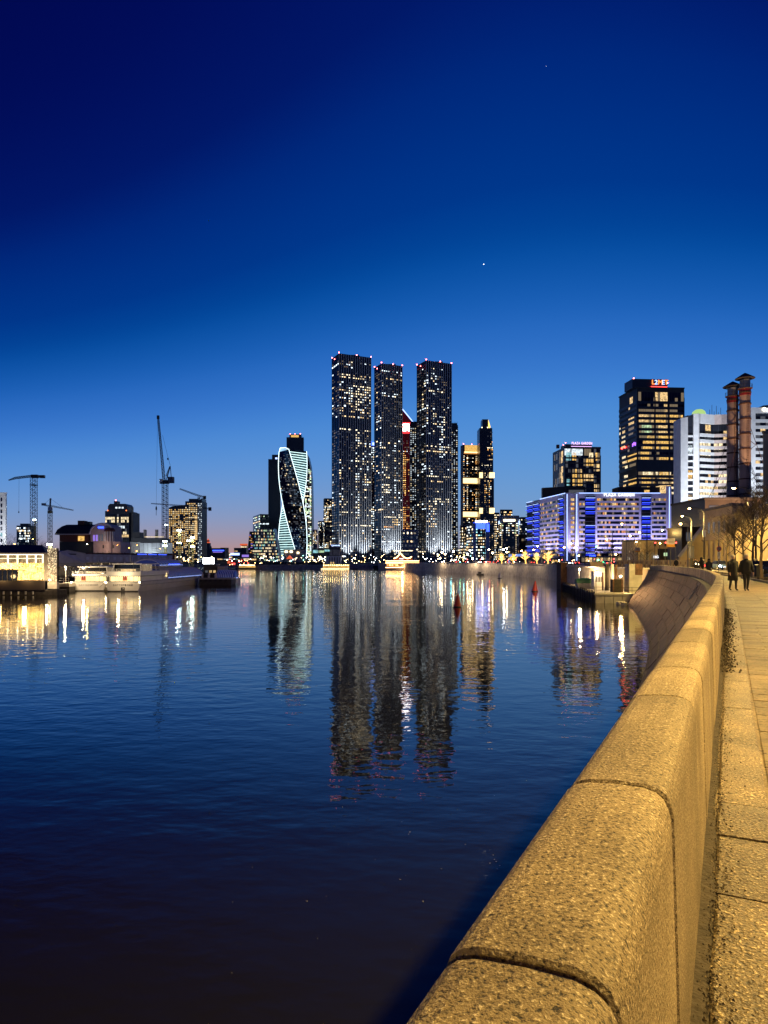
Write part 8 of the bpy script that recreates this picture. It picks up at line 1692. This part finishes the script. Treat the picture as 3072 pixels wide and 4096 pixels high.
# traffic signals
for px, py, Y, b, lb2 in ((1840, 2251, 400, 'bulb_green', 'green traffic light by the dotted light tower'), (1804, 2224, 425, 'bulb_cyan', 'teal signal lamp over the road beneath the right skyscraper'), (1959, 2251, 340, 'bulb_red', 'red traffic light before the gold belted tower'), (2392, 2240, 235, 'bulb_green', 'large green traffic light before the hotel corner'), (2455, 2236, 230, 'bulb_red', 'red traffic light just right of the large green one'), (2385, 2187, 240, 'bulb_green', 'green signal lamp at the tip of the long arm'), (2415, 2252, 240, 'bulb_red', 'low red light between the green one and the hotel lobby'), (1855, 2230, 395, 'bulb_cyan', 'pale cyan signal next to the green traffic light')):
    t = thing('traffic_light', lb2, 'traffic light', (PX(px, Y), Y, GZ)); z = PZ(py, Y)-GZ; z = max(z, .9); m = MB(); m.tube([(0, .15, 0), (0, .15, z+.5)], .08, 5); m.build('post', M['dark_steel'], t); m = MB(); m.box(-.22, .22, -.1, .14, z-.8, z+.4); m.build('housing', M['dark_steel'], t); m = MB(); m.ball((0, -.16, z), .24 if Y < 300 else .3, 7, 5); m.build('lamp_lens', M[b], t)
# blue direction boards
for px, py, w_, Y, lb2 in ((2041, 2222, 12, 345, 'small blue direction board behind the lit trees'), (2078, 2221, 32, 344, 'wide blue direction board behind the lit trees'), (2037, 2247, 8, 343, 'square blue road sign low between two lit trees')):
    t = thing('road_sign', lb2, 'road sign', (PX(px, Y), Y, GZ)); a = w_*Y/F/2; z = PZ(py, Y)-GZ; lb('plate', 'sign_blue' if 'sign_blue' in M else glow('sign_blue', (.12, .32, 1), 1.1).name, -a, a, 0, .1, z-.6, z+.6, par=t); lb('post', 'steel', -.06, .06, .12, .24, 0, z+.5, par=t)
    for k in range(3): lb('text_line', 'white_panel', -a*.7, a*.7, -.03, -.005, z-.4+.3*k, z-.3+.3*k, par=t)
# ---------------------------------------------------------------- trees wound with golden lights
glow('tree_gold', (1, .58, .12), 3.2)
TG = [tree_mesh(90+i, 4.2, 1.0, .26, 'tree_gold', 'tree_gold', depth=3, spread=1.15, up=.25, nch=(3, 4)) for i in range(3)]
for i, (px, Y, s, lb2) in enumerate(((2007, 352, 1.05, 'leftmost tree wound with golden lights, round headed'), (2053, 345, 1.0, 'ragged golden lit tree, second from the left in the row'), (2103, 335, 1.22, 'widest golden lit tree, fan shaped, in the middle of the row'), (2148, 326, 1.05, 'forked golden lit tree between the widest and the rightmost'), (2192, 318, 1.25, 'rightmost and fullest tree wound with golden lights'))):
    tree(lb2, TG[i % 3], (PX(px, Y), Y, GZ+.1), i*2.1, s*1.08, 'trees wound with golden lights', 'lit_tree')
    z = 0
cl = 'low arch frame with golden lights beside the rightmost lit tree'
for k in range(3):
    t = thing('light_frame', ['first small golden light arch after the lit trees', 'second small golden light arch after the lit trees', 'third small golden light arch, nearest the hotel corner'][k], 'light frame', (PX(2212+k*12, 315), 315, GZ)); m = MB(); m.tube([(-.45, 0, 0), (-.45, 0, 1.4), (0, 0, 1.9), (.45, 0, 1.4), (.45, 0, 0)], .07, 5); m.build('arch', M['tree_gold'], t)
# cars on the far embankment road
CARS = [(1770, 432, 'car_black', 'front', 0, 'dark car with white headlights below the right dark skyscraper'), (1826, 410, 'car_white', 'rear', pi, 'pale car with red tail lights left of the green traffic light'), (1915, 372, 'car_white', 'front', 0, 'white van-like car with its lights on below the blue drenched block'), (1975, 345, 'car_black', 'rear', pi, 'dark car braking left of the lit trees'), (2030, 350, 'car_black', 'rear', pi, 'dark car passing behind the two left lit trees'), (2125, 330, 'car_red', 'rear', pi, 'red car between the third and fourth lit tree'), (2262, 272, 'car_white', 'front', 0, 'pale car with bluish headlights at the hotel corner'), (2300, 268, 'car_black', 'rear', pi, 'dark car with tail lights right of the bluish headlights'), (2480, 215, 'car_black', 'front', 0, 'dark car parked before the hotel lobby'), (2425, 232, 'car_white', 'rear', pi, 'white car waiting at the large green light')]
for px, Y, pt, li, rz, lb2 in CARS: car(lb2, (PX(px, Y), Y, GZ), rz+.12, pt, li)
# ---------------------------------------------------------------- buoys and small craft
def buoy(label, px, py0, py1, mk, base=None):
    v = py1-HY; Y = CZ*F/v; h = (py1-py0)*Y/F; t = thing('buoy', label, 'buoy', (PX(px, Y), Y, 0)); m = MB(); m.lathe([(.62*h/2.2, -.3), (.66*h/2.2, .12), (.52*h/2.2, .42), (.34*h/2.2, h*.55), (.12*h/2.2, h*.93), (.03, h)], 14); m.build('body', M[mk], t, True); m = MB(); m.lathe([(.7*h/2.2, -.15), (.74*h/2.2, .0), (.68*h/2.2, .14)], 14); m.build('float_collar', M['dark_steel'] if base is None else M[base], t, True); t.rotation_euler = (0, R(3), 0)
buoy('nearer red conical buoy floating in mid river', 1829, 2372, 2428, 'red_paint'); buoy('farther red conical buoy near the far embankment', 2139, 2322, 2366, 'red_paint'); buoy('white pointed buoy leaning by the far embankment wall', 1999, 2286, 2313, 'white_panel'); buoy('small dark buoy far out below the twisted tower', 1107, 2300, 2318, 'dark_steel')
Y = 330; t = thing('work_boat', 'small dark boat tied under the far embankment wall', 'boat', (PX(1905, Y), Y, 0)); m = MB(); m.xz([(0, .5), (.4, -.2), (3.2, -.2), (3.9, .6)], -.7, .7); m.build('hull', M['hull_dark'], t); lb('cabin', 'hull_dark', 1, 2.4, -.5, .5, .52, 1.5, par=t)
# flecks of drift on the near water
m = MB()
for i in range(20):
    px, py = q.uniform(900, 2050), q.uniform(3150, 3900); Y = CZ*F/(py-HY); x = PX(px, Y); 
    if px > 3100-py*.35 and py > 3300: continue
    r_ = q.uniform(.008, .03); a = q.random()*6; m.add([(x-r_*cos(a), Y-r_*sin(a), .012), (x+r_*.3*sin(a), Y-r_*.3*cos(a), .013), (x+r_*cos(a), Y+r_*sin(a), .012), (x-r_*.3*sin(a), Y+r_*.3*cos(a), .013)], [(0, 1, 2, 3)])
for px, py in ((1973, 3423), (1978, 3440), (1985, 3448), (1960, 3455), (1999, 3465), (1990, 3478), (1766, 3478), (1640, 3330), (1600, 3520)):
    Y = CZ*F/(py-HY); x = PX(px, Y); r_ = .022; m.add([(x-r_, Y, .014), (x, Y-r_*.6, .014), (x+r_, Y, .014), (x, Y+r_*.6, .014)], [(0, 1, 2, 3)])
o = m.build('flotsam', M['pale_concrete']); tag(o, 'pale flecks of flotsam drifting on the near water', 'flotsam'); o['kind'] = 'stuff'
# the evening star and two fainter ones
for px, py, r_, lb2 in ((1935, 1057, 13, 'bright evening star high right of the dark skyscrapers'), (2185, 265, 4, 'faint star in the upper right sky'), (835, 880, 3, 'faint star in the left of the sky')):
    Y = 20000; t = thing('star', lb2, 'star', (PX(px, Y), Y, PZ(py, Y))); m = MB(); m.ball((0, 0, 0), r_, 8, 6); m.build('disc', M['star_white'] if 'star_white' in M else glow('star_white', (.95, .95, 1), 4), t)
# distant low skyline closing the gaps
def skyline(px0, px1, ylo, yhi, Y, n, seed, label):
    qq = random.Random(seed)
    for i in range(n):
        a = px0+(px1-px0)*i/n; b = a+(px1-px0)/n*qq.uniform(.7, 1.1); yt = qq.uniform(ylo, yhi); t = thing('building', label, 'building', (PX(a, Y), Y, 2.2), 0, label); w_ = PX(b, Y)-PX(a, Y); H = PZ(yt, Y)-2.2; lb('wall', 'facade_slate', 0, w_, 0, 20, 0, H, par=t); W_ = Wins(t, 0); f = Face((0, 0), (w_, 0)); nf = max(2, int(H/6)); nb = max(3, int(w_/7)); grid(W_, f, 2, H-1, nb, nf, lambda i, j: qq.choice(['warm', 'cream', 'cool', 'night_pane', 'night_pane', 'dim_pane']), .6, .5); W_.finish()
skyline(1216, 1300, 2190, 2215, 1900, 5, 1, 'low distant block right of the twisted tower')
skyline(1660, 1850, 2170, 2205, 1500, 8, 2, 'low distant block between the right skyscraper and gold tower')
skyline(840, 1020, 2205, 2222, 1700, 8, 3, 'low distant block on the left horizon')
skyline(2070, 2140, 2150, 2190, 1100, 3, 4, 'low distant block left of the hotel')
skyline(230, 690, 2195, 2215, 1100, 9, 5, 'low distant block behind the factory')
